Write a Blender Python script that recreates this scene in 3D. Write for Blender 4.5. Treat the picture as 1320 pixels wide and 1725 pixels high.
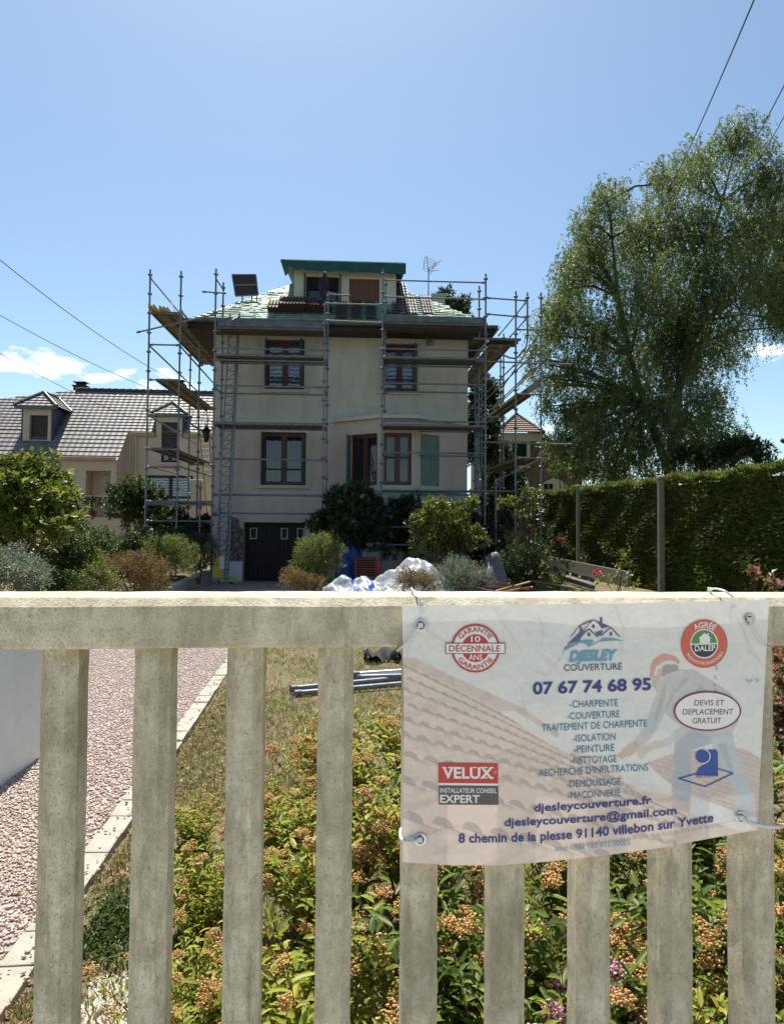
import bpy, bmesh, math, random
import numpy as np
from mathutils import Matrix, Vector
S = bpy.context.scene
for o in list(bpy.data.objects): bpy.data.objects.remove(o)
R = math.radians
rng = np.random.default_rng(7); random.seed(7)
# ------------------------------------------------------------------ camera
FPX, PSI, PITCH, ROLL, EYE = 1190.0, R(6), R(2), .008, 1.55
CYP = 862.5 - 29
CAMR = Matrix.Rotation(-PSI, 3, 'Z') @ Matrix.Rotation(math.pi/2 + PITCH, 3, 'X') @ Matrix.Rotation(ROLL, 3, 'Z')
cd = bpy.data.cameras.new('camera'); cam = bpy.data.objects.new('camera', cd); S.collection.objects.link(cam)
cam.matrix_world = Matrix.Translation((0, 0, EYE)) @ CAMR.to_4x4()
cd.sensor_fit = 'VERTICAL'; cd.sensor_height = 36; cd.lens = 36*FPX/1725
cd.shift_y = -29/1725; cd.clip_start = .05; cd.clip_end = 2000
S.camera = cam
S.render.resolution_x, S.render.resolution_y = 783, 1024
# ------------------------------------------------------------------ light
SUN_EL, SUN_AZ = R(62), R(-5)          # azimuth from +Y towards +X
EXPOSURE = 1.03
w = bpy.data.worlds.new('World'); S.world = w; w.use_nodes = True
nt = w.node_tree; nt.nodes.clear()
def N(nt, t, **k):
    n = nt.nodes.new(t)
    for a, b in k.items(): setattr(n, a, b)
    return n
sky = N(nt, 'ShaderNodeTexSky', sky_type='NISHITA', sun_disc=False, sun_elevation=SUN_EL, sun_rotation=SUN_AZ, air_density=1.0, dust_density=1.6, ozone_density=1.2, altitude=900)
bg = N(nt, 'ShaderNodeBackground'); bg.inputs[1].default_value = .08
wo = N(nt, 'ShaderNodeOutputWorld')
tc = N(nt, 'ShaderNodeTexCoord'); sp = N(nt, 'ShaderNodeSeparateXYZ')
nt.links.new(tc.outputs['Generated'], sp.inputs[0])
def math_(nt, op, a, b=None, clamp=False):
    m = N(nt, 'ShaderNodeMath', operation=op, use_clamp=clamp)
    for i, q in enumerate((a, b)):
        if q is None: continue
        if isinstance(q, (int, float)): m.inputs[i].default_value = q
        else: nt.links.new(q, m.inputs[i])
    return m.outputs[0]
ya = math_(nt, 'MAXIMUM', sp.outputs[1], .05)
ga = math_(nt, 'DIVIDE', sp.outputs[0], ya); gb = math_(nt, 'DIVIDE', sp.outputs[2], ya)
nz = N(nt, 'ShaderNodeTexNoise'); nz.inputs['Scale'].default_value = 22; nz.inputs['Detail'].default_value = 8; nz.inputs['Roughness'].default_value = .6
mp = N(nt, 'ShaderNodeMapping'); mp.inputs['Scale'].default_value = (1, 1, 2.6)
nt.links.new(tc.outputs['Generated'], mp.inputs[0]); nt.links.new(mp.outputs[0], nz.inputs[0])
def ray(x, y):
    return CAMR @ Vector(((x-660)/FPX, -(y-CYP)/FPX, -1))
tot = None
for (px, py, rx, ry) in [(55, 612, 130, 34), (175, 636, 40, 13), (215, 628, 28, 14), (275, 645, 70, 26), (1275, 590, 60, 26), (905, 712, 60, 22), (150, 612, 30, 10)]:
    d = ray(px, py); a0, b0 = d.x/d.y, d.z/d.y
    da = math_(nt, 'DIVIDE', math_(nt, 'SUBTRACT', ga, a0), rx/FPX); db = math_(nt, 'DIVIDE', math_(nt, 'SUBTRACT', gb, b0), ry/FPX)
    m = math_(nt, 'SUBTRACT', 1.0, math_(nt, 'ADD', math_(nt, 'MULTIPLY', da, da), math_(nt, 'MULTIPLY', db, db)), True)
    tot = m if tot is None else math_(nt, 'MAXIMUM', tot, m)
cl = math_(nt, 'ADD', math_(nt, 'MULTIPLY', tot, .75), math_(nt, 'MULTIPLY', math_(nt, 'SUBTRACT', nz.outputs[0], .62), 3.2))
cl = math_(nt, 'MULTIPLY', math_(nt, 'MULTIPLY', cl, 1.6, True), math_(nt, 'MULTIPLY', tot, 5.0, True))
mx = N(nt, 'ShaderNodeMix', data_type='RGBA'); nt.links.new(cl, mx.inputs[0])
tn = N(nt, 'ShaderNodeMix', data_type='RGBA', blend_type='MULTIPLY'); tn.inputs[0].default_value = 1; nt.links.new(sky.outputs[0], tn.inputs[6]); tn.inputs[7].default_value = (.88, .985, .96, 1); nt.links.new(tn.outputs[2], mx.inputs[6]); mx.inputs[7].default_value = (9.5, 9.6, 9.8, 1)
nt.links.new(mx.outputs[2], bg.inputs[0]); nt.links.new(bg.outputs[0], wo.inputs[0])
sl = bpy.data.lights.new('sun', 'SUN'); sl.energy = 4.2; sl.angle = R(.5); sl.color = (1, .95, .86)
so = bpy.data.objects.new('sun', sl); S.collection.objects.link(so)
sd = Vector((math.sin(SUN_AZ)*math.cos(SUN_EL), math.cos(SUN_AZ)*math.cos(SUN_EL), math.sin(SUN_EL)))
so.rotation_euler = sd.to_track_quat('Z', 'Y').to_euler()
S.view_settings.view_transform = 'Standard'; S.view_settings.look = 'None'
S.view_settings.exposure = EXPOSURE; S.view_settings.gamma = 1
S.render.engine = 'CYCLES'

# ------------------------------------------------------------------ helpers
CAM = Vector((0, 0, EYE))
def P(x, y, Y):
    d = ray(x, y); t = Y/d.y
    return Vector((d.x*t, Y, EYE + d.z*t))
def G(x, y, z=0):
    d = ray(x, y); t = (z-EYE)/d.z
    return Vector((d.x*t, d.y*t, z))
class Frame:
    def __init__(s, O, ang):
        s.O = Vector(O); s.a = R(ang); s.ux = Vector((math.cos(s.a), -math.sin(s.a), 0)); s.vy = Vector((math.sin(s.a), math.cos(s.a), 0))
    def p(s, x, y, v):
        d = ray(x, y); t = (v - (CAM-s.O).dot(s.vy))/d.dot(s.vy); q = CAM + d*t - s.O
        return Vector((q.dot(s.ux), v, q.z))
    def u(s, x, y, v): return s.p(x, y, v).x
    def z(s, x, y, v): return s.p(x, y, v).z
    def pu(s, x, y, u):
        d = ray(x, y); t = (u - (CAM-s.O).dot(s.ux))/d.dot(s.ux); q = CAM + d*t - s.O
        return Vector((u, q.dot(s.vy), q.z))
FH = Frame((.67, 20, 0), 2.8)
FF = Frame((0, 1.15, 0), 1.7)
def tag(o, label=None, cat=None, group=None, kind=None):
    if label: o['label'] = label
    if cat: o['category'] = cat
    if group: o['group'] = group
    if kind: o['kind'] = kind
    return o
def thing(name, label, cat, loc=(0, 0, 0), rz=0, group=None):
    o = bpy.data.objects.new(name, None); S.collection.objects.link(o); o.empty_display_size = .2
    o.location = loc; o.rotation_euler = (0, 0, rz); return tag(o, label, cat, group)
def fthing(name, label, cat, F, group=None): return thing(name, label, cat, F.O, -F.a, group)
def copy_tree(o, parent=None):
    c = o.copy(); S.collection.objects.link(c); c.parent = parent
    for ch in [q for q in o.children]: copy_tree(ch, c)
    return c
def link(name, me, parent=None, mats=()):
    for m in (mats if isinstance(mats, (list, tuple)) else [mats]): me.materials.append(m)
    o = bpy.data.objects.new(name, me); S.collection.objects.link(o); o.parent = parent
    return o
class MB:
    def __init__(s): s.v = []; s.f = []; s.m = []; s.k = 0
    def add(s, vs, fs):
        n = len(s.v); s.v += [tuple(q) for q in vs]; s.f += [tuple(n+i for i in f) for f in fs]; s.m += [s.k]*len(fs)
    def box(s, a, b):
        x0, x1 = sorted((a[0], b[0])); y0, y1 = sorted((a[1], b[1])); z0, z1 = sorted((a[2], b[2]))
        s.add([(x0,y0,z0),(x1,y0,z0),(x1,y1,z0),(x0,y1,z0),(x0,y0,z1),(x1,y0,z1),(x1,y1,z1),(x0,y1,z1)],
              [(0,3,2,1),(4,5,6,7),(0,1,5,4),(1,2,6,5),(2,3,7,6),(3,0,4,7)])
        return s
    def beam(s, a, b, w, h, up=(0, 0, 1)):
        a, b = Vector(a), Vector(b); d = (b-a).normalized(); up = Vector(up)
        if abs(d.dot(up)) > .98: up = Vector((0, 1, 0))
        r = d.cross(up).normalized(); u = r.cross(d)
        vs = []
        for q in (a, b):
            for i, j in ((-1,-1),(1,-1),(1,1),(-1,1)): vs.append(q + r*(i*w/2) + u*(j*h/2))
        s.add(vs, [(0,1,2,3),(7,6,5,4),(0,4,5,1),(1,5,6,2),(2,6,7,3),(3,7,4,0)]); return s
    def tube(s, pts, r, n=8, cap=True):
        pts = [Vector(p) for p in pts]; rs = r if isinstance(r, (list, tuple)) else [r]*len(pts)
        vs = []; prev = None
        for i, p in enumerate(pts):
            d = (pts[min(i+1, len(pts)-1)] - pts[max(i-1, 0)])
            d = d.normalized() if d.length > 1e-9 else Vector((0, 0, 1))
            if prev is None:
                a = Vector((1, 0, 0)) if abs(d.x) < .8 else Vector((0, 1, 0)); e = d.cross(a).normalized()
            else:
                e = prev - d*prev.dot(d); e = e.normalized() if e.length > 1e-6 else d.orthogonal().normalized()
            prev = e; g = d.cross(e)
            for k in range(n):
                t = 2*math.pi*k/n; vs.append(p + (e*math.cos(t) + g*math.sin(t))*rs[i])
        fs = [(i*n+k, i*n+(k+1) % n, (i+1)*n+(k+1) % n, (i+1)*n+k) for i in range(len(pts)-1) for k in range(n)]
        if cap: fs += [tuple(range(n))[::-1], tuple((len(pts)-1)*n+k for k in range(n))]
        s.add(vs, fs); return s
    def prism(s, poly, y0, y1):      # poly of (x,z), extruded along y
        n = len(poly); vs = [(p[0], y0, p[1]) for p in poly] + [(p[0], y1, p[1]) for p in poly]
        s.add(vs, [tuple(range(n)), tuple(range(2*n-1, n-1, -1))] + [(i, n+i, n+(i+1) % n, (i+1) % n) for i in range(n)]); return s
    def prismz(s, poly, z0, z1):
        n = len(poly); vs = [(p[0], p[1], z0) for p in poly] + [(p[0], p[1], z1) for p in poly]
        s.add(vs, [tuple(range(n))[::-1], tuple(range(n, 2*n))] + [(i, (i+1) % n, n+(i+1) % n, n+i) for i in range(n)]); return s
    def lathe(s, prof, c=(0, 0, 0), n=20):
        vs = [(c[0]+r*math.cos(2*math.pi*k/n), c[1]+r*math.sin(2*math.pi*k/n), c[2]+z) for r, z in prof for k in range(n)]
        fs = [(i*n+k, i*n+(k+1) % n, (i+1)*n+(k+1) % n, (i+1)*n+k) for i in range(len(prof)-1) for k in range(n)]
        fs += [tuple(range(n))[::-1], tuple((len(prof)-1)*n+k for k in range(n))]
        s.add(vs, fs); return s
    def ball(s, c, r, n=8, m=5, sc=(1, 1, 1)):
        prof = [(r*math.sin(math.pi*i/m), -r*math.cos(math.pi*i/m)) for i in range(m+1)]
        k0 = len(s.v); s.lathe([(max(a, 1e-4), b) for a, b in prof], (0, 0, 0), n)
        for i in range(k0, len(s.v)):
            q = s.v[i]; s.v[i] = (c[0]+q[0]*sc[0], c[1]+q[1]*sc[1], c[2]+q[2]*sc[2])
        return s
    def build(s, name, mat, parent=None, smooth=False, bevel=0):
        me = bpy.data.meshes.new(name); me.from_pydata(s.v, [], s.f)
        o = link(name, me, parent, mat)
        if any(s.m): me.polygons.foreach_set('material_index', s.m)
        bm = bmesh.new(); bm.from_mesh(me); bmesh.ops.recalc_face_normals(bm, faces=bm.faces); bm.to_mesh(me); bm.free()
        if smooth:
            for p in me.polygons: p.use_smooth = True
            try: me.set_sharp_from_angle(angle=R(40))
            except Exception: pass
        if bevel:
            b = o.modifiers.new('b', 'BEVEL'); b.width = bevel; b.segments = 2; b.limit_method = 'ANGLE'
        return o
def npmesh(name, V, F, mat, parent=None, smooth=False):
    """V (n,3), F (m,k) arrays, one polygon size"""
    me = bpy.data.meshes.new(name); V = np.asarray(V, np.float32); F = np.asarray(F, np.int32)
    me.vertices.add(len(V)); me.vertices.foreach_set('co', V.ravel())
    me.loops.add(F.size); me.loops.foreach_set('vertex_index', F.ravel())
    me.polygons.add(len(F)); me.polygons.foreach_set('loop_start', np.arange(0, F.size, F.shape[1], dtype=np.int32))
    me.update(calc_edges=True); me.validate()
    if smooth: me.polygons.foreach_set('use_smooth', np.ones(len(F), bool))
    return link(name, me, parent, mat)
# ---- materials
def newmat(name):
    m = bpy.data.materials.new(name); m.use_nodes = True; nt = m.node_tree; nt.nodes.clear()
    out = N(nt, 'ShaderNodeOutputMaterial'); b = N(nt, 'ShaderNodeBsdfPrincipled'); nt.links.new(b.outputs[0], out.inputs[0])
    return m, nt, b, out
def C4(c): return (c[0], c[1], c[2], 1)
def surf(name, c1, c2=None, scale=8, rough=.75, metal=0, bump=0, bscale=60, c3=None, s3=40, t3=(.6, .7), stretch=None, spec=.4, detail=6):
    m, nt, b, out = newmat(name)
    b.inputs['Roughness'].default_value = rough; b.inputs['Metallic'].default_value = metal; b.inputs['Specular IOR Level'].default_value = spec
    b.inputs['Base Color'].default_value = C4(c1)
    tc = N(nt, 'ShaderNodeTexCoord'); vec = tc.outputs['Object']
    if stretch:
        mp = N(nt, 'ShaderNodeMapping'); mp.inputs['Scale'].default_value = stretch; nt.links.new(vec, mp.inputs[0]); vec = mp.outputs[0]
    col = None
    if c2:
        n = N(nt, 'ShaderNodeTexNoise'); n.inputs['Scale'].default_value = scale; n.inputs['Detail'].default_value = detail; n.inputs['Roughness'].default_value = .65
        nt.links.new(vec, n.inputs[0]); r = N(nt, 'ShaderNodeValToRGB'); nt.links.new(n.outputs[0], r.inputs[0])
        r.color_ramp.elements[0].position = .35; r.color_ramp.elements[0].color = C4(c1); r.color_ramp.elements[1].position = .66; r.color_ramp.elements[1].color = C4(c2)
        col = r.outputs[0]
        if c3:
            n3 = N(nt, 'ShaderNodeTexNoise'); n3.inputs['Scale'].default_value = s3; n3.inputs['Detail'].default_value = 5; n3.inputs['Roughness'].default_value = .7
            nt.links.new(vec, n3.inputs[0]); r3 = N(nt, 'ShaderNodeValToRGB'); nt.links.new(n3.outputs[0], r3.inputs[0])
            r3.color_ramp.elements[0].position = t3[0]; r3.color_ramp.elements[0].color = (0, 0, 0, 1); r3.color_ramp.elements[1].position = t3[1]
            mx = N(nt, 'ShaderNodeMix', data_type='RGBA'); nt.links.new(r3.outputs[0], mx.inputs[0]); nt.links.new(col, mx.inputs[6]); mx.inputs[7].default_value = C4(c3)
            col = mx.outputs[2]
        nt.links.new(col, b.inputs['Base Color'])
    if bump:
        nb = N(nt, 'ShaderNodeTexNoise'); nb.inputs['Scale'].default_value = bscale; nb.inputs['Detail'].default_value = 6; nt.links.new(vec, nb.inputs[0])
        bp = N(nt, 'ShaderNodeBump'); bp.inputs['Strength'].default_value = bump; bp.inputs['Distance'].default_value = .02
        nt.links.new(nb.outputs[0], bp.inputs['Height']); nt.links.new(bp.outputs[0], b.inputs['Normal'])
    return m
def leafmat(name, cols, trans=.45, rough=.45, spec=.35):
    m, nt, b, out = newmat(name)
    g = N(nt, 'ShaderNodeNewGeometry'); r = N(nt, 'ShaderNodeValToRGB'); nt.links.new(g.outputs['Random Per Island'], r.inputs[0])
    cr = r.color_ramp
    for i, c in enumerate(cols):
        if i < 2: e = cr.elements[i]; e.position = i/(len(cols)-1)
        else: e = cr.elements.new(i/(len(cols)-1))
    for i, c in enumerate(cols): cr.elements[i].position = i/(len(cols)-1); cr.elements[i].color = C4(c)
    nt.links.new(r.outputs[0], b.inputs['Base Color']); b.inputs['Roughness'].default_value = rough; b.inputs['Specular IOR Level'].default_value = spec
    hs = N(nt, 'ShaderNodeHueSaturation'); hs.inputs['Value'].default_value = 1.25; hs.inputs['Hue'].default_value = .485; nt.links.new(r.outputs[0], hs.inputs['Color'])
    t = N(nt, 'ShaderNodeBsdfTranslucent'); nt.links.new(hs.outputs[0], t.inputs[0])
    mx = N(nt, 'ShaderNodeMixShader'); mx.inputs[0].default_value = trans
    nt.links.new(b.outputs[0], mx.inputs[1]); nt.links.new(t.outputs[0], mx.inputs[2]); nt.links.new(mx.outputs[0], out.inputs[0])
    return m
M = {}
def concretemat():
    m, nt, b, out = newmat('aged_concrete'); b.inputs['Roughness'].default_value = .92; b.inputs['Specular IOR Level'].default_value = .25
    tc = N(nt, 'ShaderNodeTexCoord')
    def nz(sc, st, det, lo, hi, c0=(0, 0, 0), c1=(1, 1, 1)):
        mp = N(nt, 'ShaderNodeMapping'); mp.inputs['Scale'].default_value = st; nt.links.new(tc.outputs['Object'], mp.inputs[0])
        n = N(nt, 'ShaderNodeTexNoise'); n.inputs['Scale'].default_value = sc; n.inputs['Detail'].default_value = det; n.inputs['Roughness'].default_value = .68; nt.links.new(mp.outputs[0], n.inputs[0])
        r = N(nt, 'ShaderNodeValToRGB'); nt.links.new(n.outputs[0], r.inputs[0]); r.color_ramp.elements[0].position = lo; r.color_ramp.elements[1].position = hi; r.color_ramp.elements[0].color = C4(c0); r.color_ramp.elements[1].color = C4(c1); return r.outputs[0], n.outputs[0]
    base, _ = nz(30, (1, 1, 1), 9, .36, .64, (.53, .455, .315), (.76, .675, .515))
    def mix(f, a, c, k):
        mm = N(nt, 'ShaderNodeMath', operation='MULTIPLY'); nt.links.new(f, mm.inputs[0]); mm.inputs[1].default_value = k
        mx = N(nt, 'ShaderNodeMix', data_type='RGBA'); nt.links.new(mm.outputs[0], mx.inputs[0]); nt.links.new(a, mx.inputs[6]); mx.inputs[7].default_value = C4(c); return mx.outputs[2]
    f1, _ = nz(7, (1, 1, .45), 6, .46, .68); c = mix(f1, base, (.28, .26, .16), .72)
    f2, _ = nz(38, (1, 1, .22), 6, .52, .66); c = mix(f2, c, (.30, .28, .18), .6)
    f3, n3 = nz(230, (1, 1, .8), 6, .54, .66); c = mix(f3, c, (.20, .18, .11), .62)
    f4, _ = nz(16, (1, 1, 1), 8, .62, .72); c = mix(f4, c, (.22, .25, .09), .35)
    f5, _ = nz(55, (1, 1, 1), 3, .66, .70); c = mix(f5, c, (.72, .68, .55), .5)
    nt.links.new(c, b.inputs['Base Color']); bp = N(nt, 'ShaderNodeBump'); bp.inputs['Strength'].default_value = .7; bp.inputs['Distance'].default_value = .004; nt.links.new(n3, bp.inputs['Height']); nt.links.new(bp.outputs[0], b.inputs['Normal']); return m
M['concrete'] = concretemat()
M['post'] = surf('post_concrete', (.20, .18, .14), (.28, .25, .20), 6, .9, bump=.4, c3=(.12, .12, .08), s3=30)
M['render_up'] = surf('green_beige_render', (.54, .51, .415), (.59, .56, .465), 1.3, .9, bump=.5, bscale=150, c3=(.39, .375, .31), s3=1.1, t3=(.48, .8), stretch=(1.6, 1.6, .6))
M['render_low'] = surf('pinkish_render', (.53, .435, .365), (.58, .48, .40), 1.3, .9, bump=.5, bscale=150, c3=(.42, .345, .29), s3=1.2, t3=(.48, .8), stretch=(1.6, 1.6, .6))
M['trim'] = surf('pale_trim', (.52, .49, .38), (.57, .53, .42), 3, .85, bump=.2)
M['sill'] = surf('sill_stone', (.5, .47, .40), (.42, .40, .34), 5, .8)
M['white'] = surf('white_paint', (.62, .62, .60), (.70, .70, .68), 4, .6)
M['galv'] = surf('galvanised_steel', (.15, .16, .17), (.24, .25, .26), 9, .5, .55, bump=.1)
M['galvdark'] = surf('dull_zinc', (.10, .105, .11), (.17, .175, .18), 6, .55, .5)
M['deckm'] = surf('scaffold_deck', (.10, .098, .095), (.15, .148, .145), 5, .75, .3, c3=(.06, .05, .04), s3=12)
M['plank'] = surf('weathered_planks', (.17, .145, .11), (.26, .22, .17), 5, .8, c3=(.09, .07, .05), s3=10)
M['alu'] = surf('bright_aluminium', (.6, .6, .6), (.7, .7, .7), 9, .35, .9)
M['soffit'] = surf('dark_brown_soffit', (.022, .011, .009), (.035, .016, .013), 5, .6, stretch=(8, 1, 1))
M['redwood'] = surf('red_brown_wood', (.075, .018, .012), (.10, .026, .018), 5, .45, stretch=(4, 4, .5))
M['brownshut'] = surf('brown_shutter', (.13, .05, .03), (.17, .068, .045), 5, .6, stretch=(9, 9, .4), bump=.3, bscale=20)
M['greenshut'] = surf('green_shutter', (.11, .17, .13), (.14, .205, .16), 3, .5)
M['greendark'] = surf('dark_green_shutter', (.03, .05, .04), (.045, .07, .055), 3, .5)
M['membrane'] = surf('green_membrane', (.07, .20, .14), (.15, .32, .23), 3, .5, bump=.5, bscale=12, c3=(.012, .03, .025), s3=4.5, t3=(.50, .56))
M['membdark'] = surf('deep_green_membrane', (.004, .055, .05), (.008, .08, .07), 4, .45, bump=.5, bscale=10)
M['batten'] = surf('pale_batten', (.17, .29, .21), (.36, .48, .38), 4, .6)
M['tile'] = surf('dark_roof_tile', (.05, .035, .035), (.08, .06, .058), 7, .32, bump=.2, spec=.6)
M['tilebrown'] = surf('brown_tile_stack', (.045, .022, .016), (.065, .034, .026), 8, .7)
M['black'] = surf('black_metal', (.015, .015, .016), (.03, .03, .03), 8, .5, .3)
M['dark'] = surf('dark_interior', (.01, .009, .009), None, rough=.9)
M['garage'] = surf('dark_garage_wood', (.010, .006, .006), (.015, .008, .008), 4, .6, stretch=(10, 1, .5))
M['cloth_dark'] = surf('navy_cloth', (.014, .015, .025), (.03, .03, .045), 20, .9)
M['nwall'] = surf('peach_render', (.50, .41, .31), (.54, .45, .34), 1.2, .9, bump=.3, bscale=90)
M['nedge'] = surf('ochre_eave', (.34, .25, .15), (.42, .32, .2), 3, .8)
M['slate'] = surf('blue_slate', (.03, .045, .075), (.05, .065, .10), 10, .5, stretch=(1, 1, 4))
M['purple'] = surf('plum_shutter', (.028, .016, .022), (.04, .022, .03), 3, .5)
M['bark'] = surf('bark', (.05, .04, .03), (.10, .085, .07), 9, .9, bump=.5)
M['birchbark'] = surf('birch_bark', (.03, .028, .025), (.09, .085, .075), 4, .85, bump=.4)
M['twig'] = surf('twig', (.09, .06, .035), (.15, .10, .06), 12, .85)
M['redtwig'] = surf('red_twig', (.12, .04, .025), (.16, .07, .04), 12, .8)
M['yellowbeam'] = surf('yellow_formwork_beam', (.5, .32, .06), (.62, .42, .10), 6, .6)
M['yellow'] = surf('yellow_paint', (.65, .5, .05), (.55, .42, .05), 6, .5)
M['orange'] = surf('orange_clay', (.6, .16, .04), (.5, .13, .03), 6, .6)
M['bluetarp'] = surf('blue_tarp', (.012, .025, .14), (.02, .04, .2), 8, .5, bump=.5, bscale=14)
M['blue'] = surf('blue_plastic', (.02, .08, .45), (.03, .1, .5), 8, .4)
M['ptarp'] = surf('milky_plastic', (.30, .32, .33), (.42, .44, .45), 6, .3, bump=.9, bscale=9)
M['greywrap'] = surf('grey_wrap', (.10, .09, .11), (.2, .19, .21), 8, .5, stretch=(1, 1, 6), bump=.6, bscale=14)
M['wood'] = surf('scrap_wood', (.28, .15, .07), (.4, .24, .12), 8, .8)
M['redbrown'] = surf('dark_red_plastic', (.10, .015, .012), (.14, .025, .02), 5, .5)
M['pinkpetal'] = leafmat('pink_petal', [(.62, .26, .42), (.78, .45, .58), (.85, .62, .70)], .3)
M['redpetal'] = leafmat('red_petal', [(.5, .02, .05), (.6, .05, .1), (.55, .02, .03)], .3)
M['orangehead'] = leafmat('dry_orange_heads', [(.58, .36, .13), (.72, .48, .2), (.64, .41, .15), (.72, .53, .25), (.5, .3, .12), (.66, .4, .2)], .25, .8, .1)
M['L_spirea'] = leafmat('spirea_leaf', [(.09, .14, .02), (.22, .30, .035), (.38, .42, .05), (.18, .26, .035), (.48, .45, .07), (.12, .20, .025), (.32, .38, .05), (.44, .36, .09)], .5)
M['L_spirea2'] = leafmat('spirea_leaf_green', [(.05, .10, .02), (.10, .17, .03), (.18, .26, .04), (.08, .14, .02), (.28, .33, .05)], .5)
M['L_birch'] = leafmat('birch_leaf', [(.06, .095, .028), (.13, .185, .05), (.09, .135, .038), (.20, .25, .08), (.07, .11, .03)], .5, .45, .45)
M['L_hedge'] = leafmat('hedge_leaf', [(.045, .08, .015), (.09, .14, .025), (.15, .20, .035), (.06, .10, .02), (.24, .26, .055), (.12, .12, .04)], .3, .55, .25)
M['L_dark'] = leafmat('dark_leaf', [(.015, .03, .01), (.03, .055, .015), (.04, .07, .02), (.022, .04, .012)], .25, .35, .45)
M['L_mid'] = leafmat('mid_leaf', [(.022, .045, .01), (.045, .08, .015), (.09, .13, .03), (.03, .06, .012)], .4, .45, .3)
M['L_lime'] = leafmat('lime_leaf', [(.04, .075, .012), (.09, .14, .02), (.16, .20, .03), (.05, .09, .012), (.24, .25, .05), (.07, .11, .015)], .4, .45, .35)
M['L_grey'] = leafmat('grey_green_leaf', [(.10, .14, .09), (.16, .2, .13), (.22, .26, .18), (.09, .12, .07)], .3, .6)
M['L_brown'] = leafmat('brown_leaf', [(.12, .08, .035), (.20, .14, .06), (.28, .2, .09), (.09, .08, .03), (.17, .16, .05)], .35, .7, .1)
M['L_pink'] = leafmat('pinkish_leaf', [(.30, .12, .09), (.4, .2, .15), (.1, .12, .03), (.06, .1, .02), (.35, .15, .12)], .4)
M['grass'] = leafmat('dry_grass', [(.34, .27, .13), (.22, .22, .07), (.13, .18, .05), (.46, .37, .2), (.27, .23, .1), (.09, .14, .03), (.17, .21, .06)], .4, .8, .1)
M['litter'] = leafmat('dry_litter', [(.30, .18, .10), (.22, .12, .07), (.38, .27, .16), (.16, .11, .07), (.32, .15, .10), (.40, .30, .2)], .2, .8, .1)

def soil():
    m = surf('dry_lawn_soil', (.12, .09, .05), (.21, .16, .09), 3, .95, bump=.8, bscale=40, c3=(.10, .12, .04), s3=2.2, t3=(.48, .62))
    return m
M['soil'] = soil()
def gravelmat():
    m, nt, b, out = newmat('pink_gravel'); b.inputs['Roughness'].default_value = .85
    tc = N(nt, 'ShaderNodeTexCoord'); v = N(nt, 'ShaderNodeTexVoronoi'); v.inputs['Scale'].default_value = 75; nt.links.new(tc.outputs['Object'], v.inputs[0])
    sx = N(nt, 'ShaderNodeSeparateColor'); nt.links.new(v.outputs['Color'], sx.inputs[0]); r = N(nt, 'ShaderNodeValToRGB'); nt.links.new(sx.outputs[0], r.inputs[0])
    e = r.color_ramp.elements; e[0].color = (.28, .19, .17, 1); e[1].color = (.60, .50, .45, 1)
    q = r.color_ramp.elements.new(.3); q.color = (.42, .26, .23, 1); q = r.color_ramp.elements.new(.6); q.color = (.36, .29, .25, 1)
    nt.links.new(r.outputs[0], b.inputs['Base Color'])
    bp = N(nt, 'ShaderNodeBump', invert=True); bp.inputs['Strength'].default_value = 1; bp.inputs['Distance'].default_value = .012; nt.links.new(v.outputs['Distance'], bp.inputs['Height']); nt.links.new(bp.outputs[0], b.inputs['Normal'])
    return m
M['gravel'] = gravelmat()
M['pebble'] = leafmat('pebble', [(.33, .25, .22), (.58, .49, .42), (.47, .36, .31), (.62, .56, .49), (.42, .37, .32), (.52, .41, .36)], 0, .8, .2)
M['paver'] = surf('edging_paver', (.34, .315, .26), (.42, .39, .32), 12, .9, bump=.4, bscale=150, c3=(.28, .25, .19), s3=60)
def glassmat(name, tint=(.02, .025, .03), k=.10, rough=.03):
    m = bpy.data.materials.new(name); m.use_nodes = True; nt = m.node_tree; nt.nodes.clear(); out = N(nt, 'ShaderNodeOutputMaterial')
    g = N(nt, 'ShaderNodeBsdfGlossy'); g.inputs['Roughness'].default_value = rough; g.inputs['Color'].default_value = (.9, .95, 1, 1)
    t = N(nt, 'ShaderNodeBsdfTransparent'); t.inputs[0].default_value = (.8, .82, .82, 1)
    mx = N(nt, 'ShaderNodeMixShader'); mx.inputs[0].default_value = k
    nt.links.new(t.outputs[0], mx.inputs[1]); nt.links.new(g.outputs[0], mx.inputs[2]); nt.links.new(mx.outputs[0], out.inputs[0]); return m
M['glass'] = glassmat('window_glass', k=.07)
def lace(name, axis, scale, dist, c1, c2):
    m, nt, b, out = newmat(name); b.inputs['Roughness'].default_value = .9
    tc = N(nt, 'ShaderNodeTexCoord'); wv = N(nt, 'ShaderNodeTexWave', bands_direction=axis); wv.inputs['Scale'].default_value = scale; wv.inputs['Distortion'].default_value = dist; wv.inputs['Detail'].default_value = 2; wv.inputs['Detail Scale'].default_value = 2.5
    nt.links.new(tc.outputs['Object'], wv.inputs[0]); r = N(nt, 'ShaderNodeValToRGB'); nt.links.new(wv.outputs[0], r.inputs[0])
    r.color_ramp.elements[0].color = C4(c1); r.color_ramp.elements[1].color = C4(c2); r.color_ramp.elements[0].position = .3; r.color_ramp.elements[1].position = .8
    nt.links.new(r.outputs[0], b.inputs['Base Color']); return m
M['lace'] = lace('lace_curtain', 'Z', 2.6, 3.5, (.10, .13, .18), (.55, .60, .70))
M['net'] = lace('net_curtain', 'X', 3.5, 2, (.012, .013, .013), (.06, .065, .062))
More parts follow.
